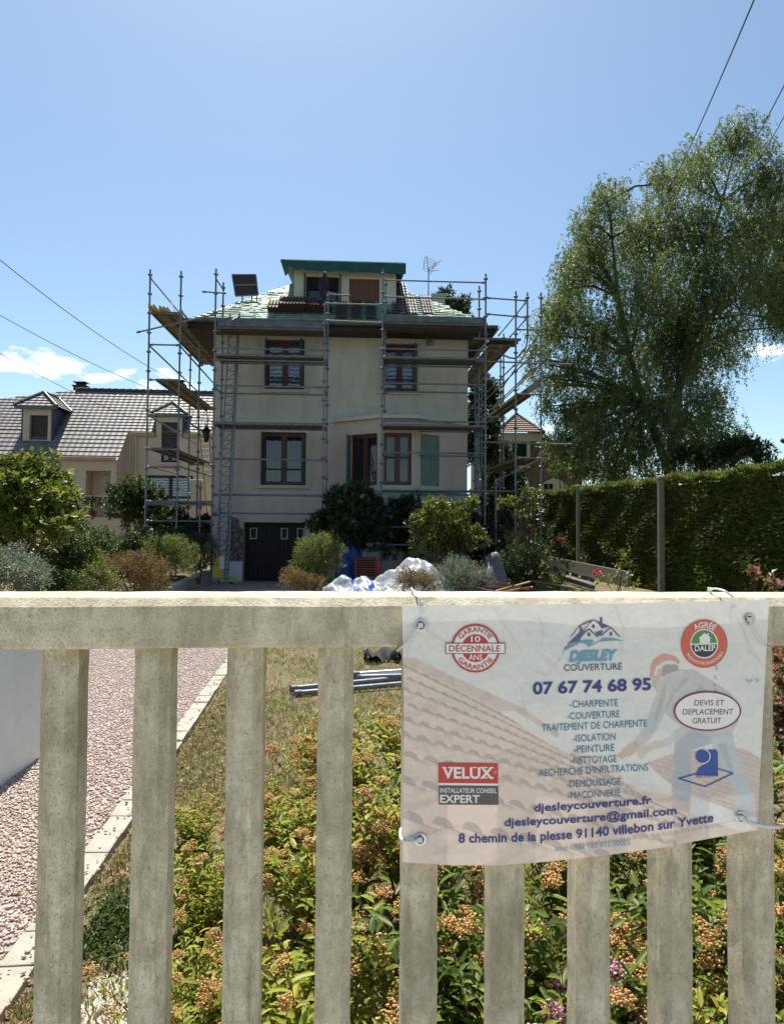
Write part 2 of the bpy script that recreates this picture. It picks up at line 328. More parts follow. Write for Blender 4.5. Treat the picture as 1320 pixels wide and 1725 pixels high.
def stonemat(name, sc, cols, mortar):
    m, nt, b, out = newmat(name); b.inputs['Roughness'].default_value = .9
    tc = N(nt, 'ShaderNodeTexCoord'); v = N(nt, 'ShaderNodeTexVoronoi', feature='F1'); v.inputs['Scale'].default_value = sc; nt.links.new(tc.outputs['Object'], v.inputs[0])
    sx = N(nt, 'ShaderNodeSeparateColor'); nt.links.new(v.outputs['Color'], sx.inputs[0]); r = N(nt, 'ShaderNodeValToRGB'); nt.links.new(sx.outputs[0], r.inputs[0])
    r.color_ramp.elements[0].color = C4(cols[0]); r.color_ramp.elements[1].color = C4(cols[1]); q = r.color_ramp.elements.new(.5); q.color = C4(cols[2])
    v2 = N(nt, 'ShaderNodeTexVoronoi', feature='DISTANCE_TO_EDGE'); v2.inputs['Scale'].default_value = sc; nt.links.new(tc.outputs['Object'], v2.inputs[0])
    r2 = N(nt, 'ShaderNodeValToRGB'); nt.links.new(v2.outputs['Distance'], r2.inputs[0]); r2.color_ramp.elements[0].position = .03; r2.color_ramp.elements[1].position = .09
    mx = N(nt, 'ShaderNodeMix', data_type='RGBA'); nt.links.new(r2.outputs[0], mx.inputs[0]); mx.inputs[6].default_value = C4(mortar); nt.links.new(r.outputs[0], mx.inputs[7]); nt.links.new(mx.outputs[2], b.inputs['Base Color'])
    bp = N(nt, 'ShaderNodeBump'); bp.inputs['Strength'].default_value = .8; bp.inputs['Distance'].default_value = .03; nt.links.new(r2.outputs[0], bp.inputs['Height']); nt.links.new(bp.outputs[0], b.inputs['Normal'])
    return m
M['stone'] = stonemat('stone_facing', 7, [(.16, .12, .09), (.32, .25, .18), (.2, .15, .12)], (.07, .06, .05))
M['millstone'] = stonemat('millstone_wall', 5, [(.12, .06, .035), (.24, .14, .08), (.16, .10, .06)], (.16, .13, .10))
def tilemat(name, c1, c2, scale, rough, axis='X', bump=.6):
    m, nt, b, out = newmat(name); b.inputs['Roughness'].default_value = rough; b.inputs['Specular IOR Level'].default_value = .5
    tc = N(nt, 'ShaderNodeTexCoord'); n = N(nt, 'ShaderNodeTexNoise'); n.inputs['Scale'].default_value = 3; n.inputs['Detail'].default_value = 8; nt.links.new(tc.outputs['Object'], n.inputs[0])
    r = N(nt, 'ShaderNodeValToRGB'); nt.links.new(n.outputs[0], r.inputs[0]); r.color_ramp.elements[0].color = C4(c1); r.color_ramp.elements[1].color = C4(c2); r.color_ramp.elements[0].position = .35; r.color_ramp.elements[1].position = .65
    nt.links.new(r.outputs[0], b.inputs['Base Color'])
    wv = N(nt, 'ShaderNodeTexWave', bands_direction=axis); wv.inputs['Scale'].default_value = scale; nt.links.new(tc.outputs['Object'], wv.inputs[0])
    bp = N(nt, 'ShaderNodeBump'); bp.inputs['Strength'].default_value = bump; bp.inputs['Distance'].default_value = .02; nt.links.new(wv.outputs[0], bp.inputs['Height']); nt.links.new(bp.outputs[0], b.inputs['Normal'])
    return m
M['ntile'] = tilemat('grey_brown_tile', (.13, .118, .114), (.185, .17, .165), 1.2, .6)
M['ridge'] = surf('ridge_tile', (.03, .03, .035), (.05, .05, .055), 5, .5)
M['rtile'] = tilemat('red_tile', (.11, .055, .038), (.17, .09, .06), 1.6, .6)

# ---- foliage
def leafarr(Pn, D, Nn, L, W, fold=.25, six=False):
    """arrays: base points, directions, approximate normals, lengths, widths"""
    n = len(Pn); D = D/np.linalg.norm(D, axis=1, keepdims=True)
    Sd = np.cross(D, Nn); Sd /= np.linalg.norm(Sd, axis=1, keepdims=True)+1e-9; Nn = np.cross(Sd, D)
    L = np.broadcast_to(L, (n,))[:, None]; W = np.broadcast_to(W, (n,))[:, None]
    if six:
        a = Pn + D*L*.28 + Nn*L*.03; b = Pn + D*L*.68 + Nn*L*.02; tip = Pn + D*L - Nn*L*.10
        mid1 = Pn+D*L*.5 + Nn*L*.0
        V = np.stack([Pn, a+Sd*W*.46+Nn*W*fold, b+Sd*W*.34+Nn*W*fold, tip, b-Sd*W*.34+Nn*W*fold, a-Sd*W*.46+Nn*W*fold, mid1], 1).reshape(-1, 3)
        k = 7; base = (np.arange(n)*k)[:, None, None]
        F = np.array([[0,1,6],[1,2,6],[2,3,6],[3,4,6],[4,5,6],[5,0,6]])[None] + base
    else:
        V = np.stack([Pn, Pn + D*L*.45 + Sd*W*.5 + Nn*W*fold, Pn + D*L, Pn + D*L*.45 - Sd*W*.5 + Nn*W*fold], 1).reshape(-1, 3)
        F = np.array([[0,1,2],[0,2,3]])[None] + (np.arange(n)*4)[:, None, None]
    return V, F.reshape(-1, 3)
def rdir(n): d = rng.normal(size=(n, 3)); return d/np.linalg.norm(d, axis=1, keepdims=True)
def crown(name, lobes, ntw, per, L, W, mat, parent, twl=.12, up=.35, shell=.55, droop=0, spread=.9, six=False, flat=0):
    """lobes (x,y,z,rx,ry,rz); twigs scattered mostly near lobe surfaces, leaves spread round every twig"""
    lobes = np.array(lobes, float); vol = (lobes[:, 3]*lobes[:, 4]*lobes[:, 5])**(2/3); pick = rng.choice(len(lobes), ntw, p=vol/vol.sum())
    d = rdir(ntw); d[:, 2] = np.where(d[:, 2] < -.35, -d[:, 2], d[:, 2])
    rr = shell + (1.06-shell)*rng.random(ntw)**.7
    lb = lobes[pick]; ph_ = rng.random(3)*6
    rr = rr*(1+.20*np.sin(d[:, 0]*6+ph_[0]+pick)*np.cos(d[:, 1]*5+ph_[1])+.12*np.sin(d[:, 2]*9+ph_[2])) ; out_ = rng.random(ntw) < .10; rr = np.where(out_, rr*(1.1+.3*rng.random(ntw)), rr)
    C = lb[:, :3] + d*lb[:, 3:6]*rr[:, None]
    ax = d + np.array([0, 0, up]) + rng.normal(size=(ntw, 3))*.35; ax /= np.linalg.norm(ax, axis=1, keepdims=True)
    idx = np.repeat(np.arange(ntw), per); n = len(idx); t = rng.random(n)
    Pn = C[idx] + ax[idx]*(t*twl)[:, None] + rng.normal(size=(n, 3))*twl*.10
    D = ax[idx]*(.35+.6*t)[:, None] + rdir(n)*spread; D[:, 2] -= droop
    Nn = rdir(n)*.7 + np.array([0, 0, 1.0])
    V, F = leafarr(Pn, D, Nn, L*(.65+.6*rng.random(n)), W*(.7+.5*rng.random(n)), .2, six)
    return npmesh(name, V, F, mat, parent)
def stems(name, base, lobes, r, mat, parent, n=5, kink=.1):
    m = MB(); base = Vector(base)
    for i in range(n):
        l = lobes[i % len(lobes)]; b = base + Vector((random.uniform(-1, 1), random.uniform(-1, 1), 0))*r*2.5
        e = Vector((l[0]+random.uniform(-.5, .5)*l[3], l[1]+random.uniform(-.5, .5)*l[4], l[2]+random.uniform(-.1, .6)*l[5]))
        mid = (b+e)/2 + Vector((random.uniform(-1, 1), random.uniform(-1, 1), random.uniform(0, 1)))*kink*(e-b).length
        q1 = (b+mid)/2 + Vector((random.uniform(-1, 1), random.uniform(-1, 1), 0))*kink*.3
        m.tube([b, q1, mid, (mid+e)/2, e], [r, r*.85, r*.65, r*.45, r*.25], 6)
        for k in range(3):
            s0 = mid.lerp(e, random.random()*.7); m.tube([s0, s0+Vector((random.uniform(-1, 1)*l[3], random.uniform(-1, 1)*l[4], random.uniform(.2, 1)*l[5]))*.8], [r*.35, r*.15], 5)
    return m.build(name, mat, parent, True)
def px_lobes(lst, Y, dY=.3):
    """(px,py,r_px) -> lobes in metres at distance Y"""
    out = []
    for q in lst:
        px, py, r = q[:3]; y = Y + (q[3] if len(q) > 3 else random.uniform(-dY, dY)); p = P(px, py, y); rm = r/FPX*y
        out.append((p.x, p.y, p.z, rm, rm, rm*.95))
    return out
def shrub(label, lst, Y, ntw, per, L, W, mat, group=None, name='shrub', gx=None, twl=.14, dY=.25, st=5, sr=.02, **k):
    lobes = px_lobes(lst, Y, dY); cx = sum(l[0] for l in lobes)/len(lobes) if gx is None else P(gx, 900, Y).x
    b = Vector((cx, Y, 0)); t = thing(name, label, name.replace('_', ' ').split()[-1] if name != 'shrub' else 'shrub', b, 0, group)
    lo = [(l[0]-b.x, l[1]-b.y, l[2], l[3], l[4], l[5]) for l in lobes]
    crown('foliage', lo, ntw, per, L, W, mat, t, twl=twl, **k)
    stems('stem', (0, 0, 0), lo, sr, M['twig'], t, st)
    return t
# ================================================================== SETTING
xs = np.concatenate([[-300, -120, -60, -30, -18], np.arange(-12, 12.01, .4), [18, 30, 60, 120, 300]])
ys = np.concatenate([[-20, -5], np.arange(0, 30.01, .4), [36, 45, 60, 120, 300, 600]])
def gz(x, y):
    z = .02*math.sin(x*1.7)*math.cos(y*1.3) if (abs(x) < 12 and 0 < y < 30) else 0
    if x < -.95: z = -.03
    if -3.2 < x < 1.4 and y > 12.5: z = -.06 - .03*(y-12.5)
    if y > 20: z = min(z, -.3)
    return z
V = [(x, y, gz(x, y)) for y in ys for x in xs]; nx = len(xs)
F = [(j*nx+i, j*nx+i+1, (j+1)*nx+i+1, (j+1)*nx+i) for j in range(len(ys)-1) for i in range(nx-1)]
tag(npmesh('ground', V, F, M['soil'], None, True), kind='structure')
# gravel drive following the direction of the plot
TD = math.tan(R(1.7))
def cx(y): return -1.055 + (y-2.4)*TD*.55           # inner edge of the edging stones
gv = []; gf = []
yy = [1.0]+[1.5+.5*i for i in range(23)]+[14, 16, 18, 20.5]
for y in yy:
    z = .012 if y <= 12.5 else .012-.03*(y-12.5)
    x1 = cx(y) if y < 12.6 else .2
    gv += [(-3.6, y, z), (x1, y, z)]
gf = [(2*i, 2*i+1, 2*i+3, 2*i+2) for i in range(len(yy)-1)]
gvv = MB(); gvv.add(gv, gf); tag(gvv.build('gravel_driveway', M['gravel']), kind='structure')
pv = MB(); pv.box((-12, -2.6, -.05), (12, 1.0, .004)); tag(pv.build('bounce_pavement', surf('pale_bounce_pavement', (.48, .45, .39), (.58, .54, .47), 3, .9)), kind='structure')  # unseen pale pavement, added to bounce warm light onto fence and banner
pv = MB(); pv.box((-14, -9.5, -.10), (14, -2.72, -.06)); tag(pv.build('road', surf('asphalt', (.05, .05, .05), (.07, .07, .07), 9, .9)), kind='structure')
pv = MB(); pv.box((-12, -2.72, -.10), (12, -2.602, .006)); tag(pv.build('kerb', M['sill']), kind='structure')
# loose pebbles on the drive: nobody could count them
n = 75000; py_ = 1.9 + 9.5*rng.random(n)**1.5; pxr = np.array([cx(y) for y in py_]); px_ = -3.0 + (pxr+3.0)*rng.random(n); spill = rng.random(n) < .004; px_ = np.where(spill, pxr+.16*rng.random(n)**1.5, px_)
keep = px_ > -1.0*py_*.53 - .4; px_, py_ = px_[keep], py_[keep]; n = len(px_)
octv = np.array([(1,0,0),(0,1,0),(-1,0,0),(0,-1,0),(0,0,1),(0,0,-1)], float); octf = np.array([(0,1,4),(1,2,4),(2,3,4),(3,0,4),(1,0,5),(2,1,5),(3,2,5),(0,3,5)])
def scatter(cent, s):
    k = len(cent); v = octv[None]*(s[:, None, None]*(.6+.7*rng.random((k, 6, 1)))) + rng.normal(size=(k, 6, 3))*s[:, None, None]*.18
    a = rng.random(k)*6.28; ca, sa = np.cos(a)[:, None], np.sin(a)[:, None]
    v = np.stack([v[:, :, 0]*ca - v[:, :, 1]*sa, v[:, :, 0]*sa + v[:, :, 1]*ca, v[:, :, 2]*.7], 2) + cent[:, None, :]
    return v.reshape(-1, 3), (octf[None] + (np.arange(k)*6)[:, None, None]).reshape(-1, 3)
V, F = scatter(np.stack([px_, py_, .014+.004*rng.random(n)+np.where(spill[keep], .024, 0)], 1), .0058+.0058*rng.random(n))
tag(npmesh('loose_pebbles', V, F, M['pebble']), 'pink and grey pebbles lying loose over the driveway', 'gravel', kind='stuff')
# edging stones, one by one
src = None
y = 1.55
while y < 12.4:
    if src is None:
        mb = MB().box((-.058, 0, -.06), (.058, .196, .035)); src = mb.build('edging_stone', M['paver'], None, False, .004)
        tag(src, 'pale rectangular edging stone in the row beside the pink gravel driveway', 'edging stone', 'edging stones along the driveway'); o = src
    else: o = src.copy(); S.collection.objects.link(o)
    o.location = (cx(y)+.058+random.uniform(-.002, .002), y, random.uniform(-.006, .005)); o.rotation_euler = (random.uniform(-.015, .015), random.uniform(-.03, .03), -R(1.0)+random.uniform(-.018, .018)); y += .203
# grass blades on the lawn
n = 150000; gy = 1.7 + 13*rng.random(n)**1.35; gx0 = np.array([cx(q)+.14 for q in gy]); gxx = gx0 + (rng.random(n)**1.1)*(.62*gy+.8)
pat = np.sin(gxx*2.3+np.sin(gy*1.7)*1.5)*np.cos(gy*1.9+gxx) + rng.normal(size=n)*.5
keep = pat > -.75; gxx, gy = gxx[keep], gy[keep]; n = len(gy)
Pn = np.stack([gxx, gy, np.full(n, -.005)], 1); D = rng.normal(size=(n, 3))*.75; D[:, 2] = np.abs(D[:, 2])+.45
V, F = leafarr(Pn, D, rdir(n)+.01, .028+.04*rng.random(n), .0055+.004*rng.random(n), 0)
n2 = 45000; gy2 = 1.7+13*rng.random(n2); gx2 = .62*gy2+.8+np.array([cx(q) for q in gy2])+5*rng.random(n2); k2 = gx2 < 7.2; gy2, gx2 = gy2[k2], gx2[k2]; n2 = len(gy2); D2 = rng.normal(size=(n2, 3))*.75; D2[:, 2] = np.abs(D2[:, 2])+.45
V2, F2 = leafarr(np.stack([gx2, gy2, np.full(n2, -.005)], 1), D2, rdir(n2)+.01, .035+.045*rng.random(n2), .007+.005*rng.random(n2), 0); F = np.concatenate([F, F2+len(V)]); V = np.concatenate([V, V2])
tag(npmesh('lawn_grass', V, F, M['grass']), 'patchy dry lawn grass beside the driveway', 'grass', kind='stuff')
# dry leaf litter along the edging
n = 1900; ly = 1.6 + 5.5*rng.random(n)**1.6; lx = np.array([cx(q)+.13 for q in ly]) + np.abs(rng.normal(size=n))*.28
V, F = leafarr(np.stack([lx, ly, .004+.012*rng.random(n)], 1), rdir(n)*[1, 1, .25], rdir(n)*.4+[0, 0, 1], .022+.03*rng.random(n), .014+.012*rng.random(n), .1)
tag(npmesh('leaf_litter', V, F, M['litter']), 'reddish dry leaves lying in a strip along the edging stones', 'leaf litter', kind='stuff')
n = 130; ly = 1.9 + 6*rng.random(n); lx = np.array([cx(q) for q in ly]) - 1.6*rng.random(n)**1.6
V, F = leafarr(np.stack([lx, ly, .024+.01*rng.random(n)], 1), rdir(n)*[1, 1, .2], rdir(n)*.4+[0, 0, 1], .02+.025*rng.random(n), .012+.01*rng.random(n), .3)
tag(npmesh('blown_leaves', V, F, M['litter']), 'few dry leaves blown over the pink gravel', 'leaf litter', kind='stuff')
# small concrete patch at the foot of the fence
q = G(180, 1700); mb = MB(); mb.prismz([(q.x-.16, q.y-.30), (q.x+.20, q.y-.28), (q.x+.22, q.y+.08), (q.x+.05, q.y+.17), (q.x-.13, q.y+.13)], -.03, .018)
tag(mb.build('concrete_slab', M['paver'], None, False, .006), 'small rough concrete slab on the soil beside the edging, near the fence foot', 'slab')

# ================================================================== FENCE
t = fthing('concrete_fence', 'weathered pale concrete balustrade fence running across the foreground', 'fence', FF)
zt, zc, zb = 1.4215, 1.409, 1.3425
mb = MB(); nseg = 60; prof = [(0, zb+.004), (.004, zb), (.118, zb), (.122, zb+.004), (.124, zc), (.112, zt), (.016, zt), (.0, zc)]
rr_ = random.Random(3); vs = []
for i in range(nseg+1):
    u = -1.6 + 3.8*i/nseg
    for k, (a, b) in enumerate(prof): vs.append((u, a+rr_.uniform(-.0009, .0009), b+rr_.uniform(-.0009, .0009)))
k = len(prof); fs = [(i*k+j, (i+1)*k+j, (i+1)*k+(j+1) % k, i*k+(j+1) % k) for i in range(nseg) for j in range(k)]
fs += [tuple(range(k)), tuple(nseg*k+j for j in range(k))[::-1]]
mb.add(vs, fs); mb.build('top_rail', M['concrete'], t, False)
MB().box((-1.6, .0, .0), (2.2, .13, .16)).build('base_rail', M['concrete'], t, False, .006)
us = [FF.u(-55, 1100, .035)-.148*k for k in range(7, 0, -1)]
tops = [-55, 105, 260, 414.5, 566, 709, 853, 996, 1134, 1272, 1408]
bal = None
for i, cxp in enumerate(tops): us.append(FF.u(cxp, 1100 if i < 6 else 1450, .035))
us += [us[-1]+.141*(k+1) for k in range(9)]
for u in us:
    w_ = .0290; c = .015
    poly = [(-w_+c, 0), (w_-c, 0), (w_, c*1.0), (w_, .062), (w_-.01, .072), (-w_+.01, .072), (-w_, .062), (-w_, c*1.0)]
    mb = MB(); zs = [.155]+[.155+(zb+.002-.155)*j/26 for j in range(1, 27)]; vs = []
    for z in zs:
        for (a, b) in poly: vs.append((u+a+rr_.uniform(-.0007, .0007), .014+b+rr_.uniform(-.0007, .0007), z))
    kk = 8; fs = [(a*kk+j, a*kk+(j+1) % kk, (a+1)*kk+(j+1) % kk, (a+1)*kk+j) for a in range(26) for j in range(kk)]
    mb.add(vs, fs); mb.build('baluster', M['concrete'], t, False)

# ================================================================== BANNER
def pmask(x, y, poly):
    ins = np.zeros(x.shape, bool); n = len(poly); j = n-1
    for i in range(n):
        xi, yi = poly[i]; xj, yj = poly[j]
        c = ((yi > y) != (yj > y)) & (x < (xj-xi)*(y-yi)/((yj-yi) if yj != yi else 1e-9)+xi); ins ^= c; j = i
    return ins
def z1(pts): return [(660+a*.28404, 980+b*.28404) for a, b in pts]
def z2(pts): return [(980+a*.28404, 980+b*.28404) for a, b in pts]
def vnoise(x, y, s, seed):
    g = np.random.default_rng(seed).random((64, 64)); a = x/s; b = y/s; i = np.floor(a).astype(int); j = np.floor(b).astype(int); fa = a-i; fb = b-j
    fa = fa*fa*(3-2*fa); fb = fb*fb*(3-2*fb); q = lambda i, j: g[i % 64, j % 64]
    return (q(i, j)*(1-fa)+q(i+1, j)*fa)*(1-fb) + (q(i, j+1)*(1-fa)+q(i+1, j+1)*fa)*fb
def bprint(x, y):
    """the faded picture printed on the banner, colours per point (reflectance)"""
    col = np.zeros(x.shape+(3,)); n1 = vnoise(x, y, 60, 1)
    col[:] = np.array([.84, .815, .77]); col += ((y-1030)/400)[..., None]*np.array([.03, .02, .0])
    col += (n1-.5)[..., None]*.03
    def blend(m, c, a=1.0):
        m = (m.astype(float)*a)[..., None]; col[:] = col*(1-m) + np.array(c)*m
    peach = (.83, .68, .58); hump = (.55, .45, .41)
    roof = z1([(50, 440), (130, 458), (350, 560), (560, 655), (780, 760), (985, 900), (985, 945), (1250, 1075)]) + z2([(240, 1140), (540, 1250), (640, 1280), (940, 1400), (1060, 1420), (1060, 1600)]) + z1([(50, 1900)])
    m = pmask(x, y, roof); blend(m, peach)
    rm = m
    st = vnoise(x*.5+y*1.1, x*.1-y*.2, 14, 5); blend(rm & (st > .62), (.86, .70, .60), .6); blend(rm & (st < .3), (.74, .56, .46), .5)
    rows = [(497, .47, 66, 40, 17), (562, .42, 70, 44, 18), (636, .38, 76, 52, 20), (722, .335, 84, 58, 22), (815, .285, 95, 66, 26), (908, .25, 108, 78, 30), (1030, .215, 122, 92, 36), (1190, .19, 140, 108, 42), (1410, .16, 178, 128, 56)]
    for k, (y0, s, sp_, hw, hh) in enumerate(rows):
        xx = 70 + (k*37) % 60; j = 0; sc = 1.0
        while xx < 1700 and sc > .35:
            yy = y0 + s*(xx-60)*(1+.00012*(xx-60)); cxx, cyy = 660+xx*.28404, 980+yy*.28404
            if cxx > 1235: break
            w2, h2 = hw*sc*.28404*.5, hh*sc*.28404
            d = ((x-cxx)/w2)**2 + ((y-cyy+((x-cxx)*-.35))/h2)**2
            blend(rm & (np.abs(x-cxx-sp_*sc*.142) < sp_*sc*.142) & (y > cyy+(x-cxx)*.36) & (y < cyy+(x-cxx)*.36+h2*.55), (.66, .52, .45), .5)
            blend(rm & (np.abs(x-cxx) < w2*.55) & (y > cyy+(x-cxx)*.36+1) & (y < cyy+(x-cxx)*.36+h2*1.3), (.90, .77, .68), .45)
            blend(rm & (d < 1) & (y < cyy+(x-cxx)*.35+1), hump, .85)
            ln = np.abs(y-(cyy+(x-cxx)*.36)) < 1.0; blend(rm & ln & (x > cxx) & (x < cxx+sp_*sc*.28404), (.50, .40, .37), .75)
            xx += sp_*sc; sc *= .965
    # small scallops along the bottom right and the far roof
    far = z2([(380, 1075), (480, 1040), (560, 1010), (900, 985), (960, 990), (1060, 1050), (1060, 1400), (900, 1370), (640, 1270), (540, 1220)])
    m = pmask(x, y, far); blend(m, (.74, .60, .53))
    ph = (x*.9+y*.15); rowp = (y - .32*x + 1.6*np.sin(ph*.75)); blend(m & ((rowp % 8.5) < 2.2), (.55, .48, .47), .8)
    for i in range(26):
        cxx = 978+i*10; cyy = 1424-.10*(i*10)-(i*.38)**1.55*.33; d = ((x-cxx)/4.5)**2+((y-cyy)/5)**2; blend((d < 1) & (y < cyy+2), hump, .7)
    blend(pmask(x, y, z1([(50, 440), (130, 455), (200, 480), (380, 570), (560, 650), (780, 750), (990, 900), (980, 945), (900, 900), (760, 820), (560, 720), (360, 620), (150, 515), (50, 480)])), (.74, .60, .54), .7)
    for a, b in [(130, 480), (352, 590), (562, 680), (772, 775), (960, 900)]:
        c = z1([(a, b)])[0]; blend(((x-c[0])/7.5)**2+((y-c[1])/8.5)**2 < 1, (.68, .56, .5), .75)
    blend(pmask(x, y, z1([(640, 765), (720, 760), (1080, 990), (1050, 1030), (850, 915)])), (.85, .83, .80), .9)
    blend(pmask(x, y, z2([(225, 1135), (330, 1150), (540, 1225), (545, 1262), (400, 1250), (250, 1185)])), (.84, .82, .79), .9)
    blend(pmask(x, y, z2([(650, 1268), (940, 1372), (1040, 1410), (1000, 1460), (930, 1480), (640, 1375)])), (.84, .82, .79), .95)
    blend(pmask(x, y, z2([(420, 1290), (560, 1270), (640, 1290), (635, 1370), (520, 1340)])), (.68, .56, .5), .8)
    # the roofer: shirt, arms, jeans, helmet
    shirt = (.62, .61, .59); jeans = (.46, .51, .55)
    blend(pmask(x, y, z2([(545, 880), (600, 860), (770, 910), (770, 960), (650, 1000), (645, 1180), (640, 1300), (560, 1300), (530, 1240), (548, 1100)])), jeans, .85)
    blend(pmask(x, y, z2([(750, 910), (890, 890), (905, 1000), (950, 1120), (1005, 1240), (1025, 1390), (935, 1400), (895, 1230), (845, 1120), (790, 1020)])), (.60, .64, .67), .9)
    blend(pmask(x, y, z2([(800, 960), (850, 960), (900, 1140), (880, 1150)])), (.38, .46, .52), .5)
    blend(pmask(x, y, z2([(425, 620), (500, 545), (560, 520), (660, 520), (760, 580), (880, 660), (930, 760), (925, 830), (880, 905), (760, 920), (590, 860), (520, 810), (490, 775), (455, 850), (400, 940), (330, 990), (305, 950), (375, 840), (410, 740), (440, 660)])), shirt, .9)
    blend(pmask(x, y, z2([(590, 850), (640, 880), (560, 950), (470, 985), (450, 945), (520, 915)])), (.70, .67, .64), .9)
    for a in [[(470, 640), (500, 600), (490, 700), (440, 830), (425, 820)], [(540, 620), (560, 640), (505, 760), (495, 750)], [(600, 560), (640, 575), (560, 660), (550, 650)], [(700, 600), (730, 640), (660, 700), (650, 690)]]:
        blend(pmask(x, y, z2(a)), (.46, .45, .44), .55)
    skin = (.66, .48, .40)
    blend(pmask(x, y, z2([(415, 560), (440, 500), (470, 520), (470, 560), (430, 630), (408, 610)])), skin, .85)
    blend(pmask(x, y, z2([(470, 500), (530, 480), (570, 500), (570, 525), (500, 545), (475, 570)])), (.36, .30, .28), .85)
    blend(pmask(x, y, z2([(310, 940), (345, 985), (290, 1030), (230, 1050), (205, 1035), (245, 985)])), skin, .8)
    blend(pmask(x, y, z2([(470, 945), (470, 985), (400, 1005), (345, 1060), (325, 1030), (320, 985), (370, 970), (430, 940)])), (.72, .60, .54), .8)
    blend(pmask(x, y, z2([(400, 570), (400, 510), (420, 460), (470, 425), (520, 430), (560, 448), (578, 475), (570, 492), (540, 470), (490, 470), (440, 500), (418, 560)])), (.74, .36, .29), .9)
    blend(pmask(x, y, z2([(425, 555), (435, 505), (480, 475), (540, 468), (565, 488), (500, 490), (450, 520), (440, 560)])), (.82, .79, .75), .9)
    # dirt and stains
    fn = vnoise(x, y, 2.6, 21)*.5+vnoise(x, y, 7, 22)*.5; col *= (1+(fn-.5)*.13)[..., None]
    g = vnoise(x, y, 3, 9)*vnoise(x, y, 37, 11); blend(g > .66, (.62, .59, .53), .35)
    blend((np.abs(x-1204+2*np.sin(y*.3)) < 1.6) & (y > 1120) & (y < 1200) & (vnoise(x, y, 2.5, 3) > .42), (.25, .2, .18), .6)
    blend((((x-1266)/11)**2+((y-1145)/7)**2 < 1) & (vnoise(x, y, 3, 4) > .5), (.3, .3, .26), .6)
    return col
bt = fthing('roofing_banner', 'faded white vinyl advertising banner for a roofing firm tied to the concrete fence', 'banner', FF)
def bY(px, py):       # depth (in fence frame) of the banner skin
    return -.012 + .0035*np.sin((px-677)/95.0) + .003*np.sin((py-1010)/140.0+px/210.0) + .004*np.sin(px/60.0)*np.clip((py-1250)/200, 0, 1)
def top_edge(px): return 1020 - 2*((px-677)/618)**1 - 8*((px-677)/618)**2.2
def bot_edge(px):
    return np.interp(px, [670, 700, 760, 830, 900, 960, 1030, 1100, 1190, 1275, 1300], [1451.5, 1454, 1457.5, 1458, 1453.5, 1447.5, 1439.5, 1430, 1413.5, 1398, 1394])
def lef_edge(t): return 677 + 2.5*math.sin(t*3.1)
def rig_edge(t): return 1295 - 20*t**.9
_O = np.array(FF.O); _vy = np.array(FF.vy); _ux = np.array(FF.ux); _C = np.array(CAM); _R = np.array(CAMR)
def bpt(px, py, lift=0.0):
    px = np.asarray(px, float); py = np.asarray(py, float)
    d = np.stack([(px-660)/FPX, -(py-CYP)/FPX, -np.ones_like(px)], -1) @ _R.T
    v = bY(px, py) - lift
    t = (v - (_C-_O)@_vy)/(d@_vy); q = _C + d*t[..., None] - _O
    return np.stack([q@_ux, v, q[..., 2]], -1)
NX, NY = 330, 232
tt, ss = np.meshgrid(np.linspace(0, 1, NY+1), np.linspace(0, 1, NX+1), indexing='ij')
LX = np.array([[lef_edge(a)] for a in tt[:, 0]]); RX = np.array([[rig_edge(a)] for a in tt[:, 0]]); PX = LX + (RX-LX)*ss
PY = top_edge(PX) + (bot_edge(PX)-top_edge(PX))*tt
V = bpt(PX, PY).reshape(-1, 3); idx = np.arange((NY+1)*(NX+1)).reshape(NY+1, NX+1)
Fq = np.stack([idx[:-1, :-1], idx[:-1, 1:], idx[1:, 1:], idx[1:, :-1]], -1).reshape(-1, 4)
m, nt, b, out = newmat('banner_vinyl'); va = N(nt, 'ShaderNodeVertexColor'); va.layer_name = 'print'; nt.links.new(va.outputs[0], b.inputs['Base Color']); b.inputs['Roughness'].default_value = .5
tr = N(nt, 'ShaderNodeBsdfTranslucent'); nt.links.new(va.outputs[0], tr.inputs[0]); ms = N(nt, 'ShaderNodeMixShader'); ms.inputs[0].default_value = .09
nt.links.new(b.outputs[0], ms.inputs[1]); nt.links.new(tr.outputs[0], ms.inputs[2]); nt.links.new(ms.outputs[0], out.inputs[0])
tc = N(nt, 'ShaderNodeTexCoord'); nb = N(nt, 'ShaderNodeTexNoise'); nb.inputs['Scale'].default_value = 7; nb.inputs['Detail'].default_value = 4; nt.links.new(tc.outputs['Object'], nb.inputs[0])
bp = N(nt, 'ShaderNodeBump'); bp.inputs['Strength'].default_value = .6; bp.inputs['Distance'].default_value = .03; nt.links.new(nb.outputs[0], bp.inputs['Height']); nt.links.new(bp.outputs[0], b.inputs['Normal'])
M['vinyl'] = m
sh = npmesh('sheet', V, Fq, m, bt, True); ca = sh.data.color_attributes.new('print', 'FLOAT_COLOR', 'POINT')
cc = np.ones((V.shape[0], 4), np.float32); cc[:, :3] = np.clip(bprint(PX.ravel(), PY.ravel()), 0, 1); ca.data.foreach_set('color', cc.ravel())
def inkmat(name, c):
    m, nt, b, out = newmat(name); b.inputs['Base Color'].default_value = C4(c); b.inputs['Roughness'].default_value = .55
    return m
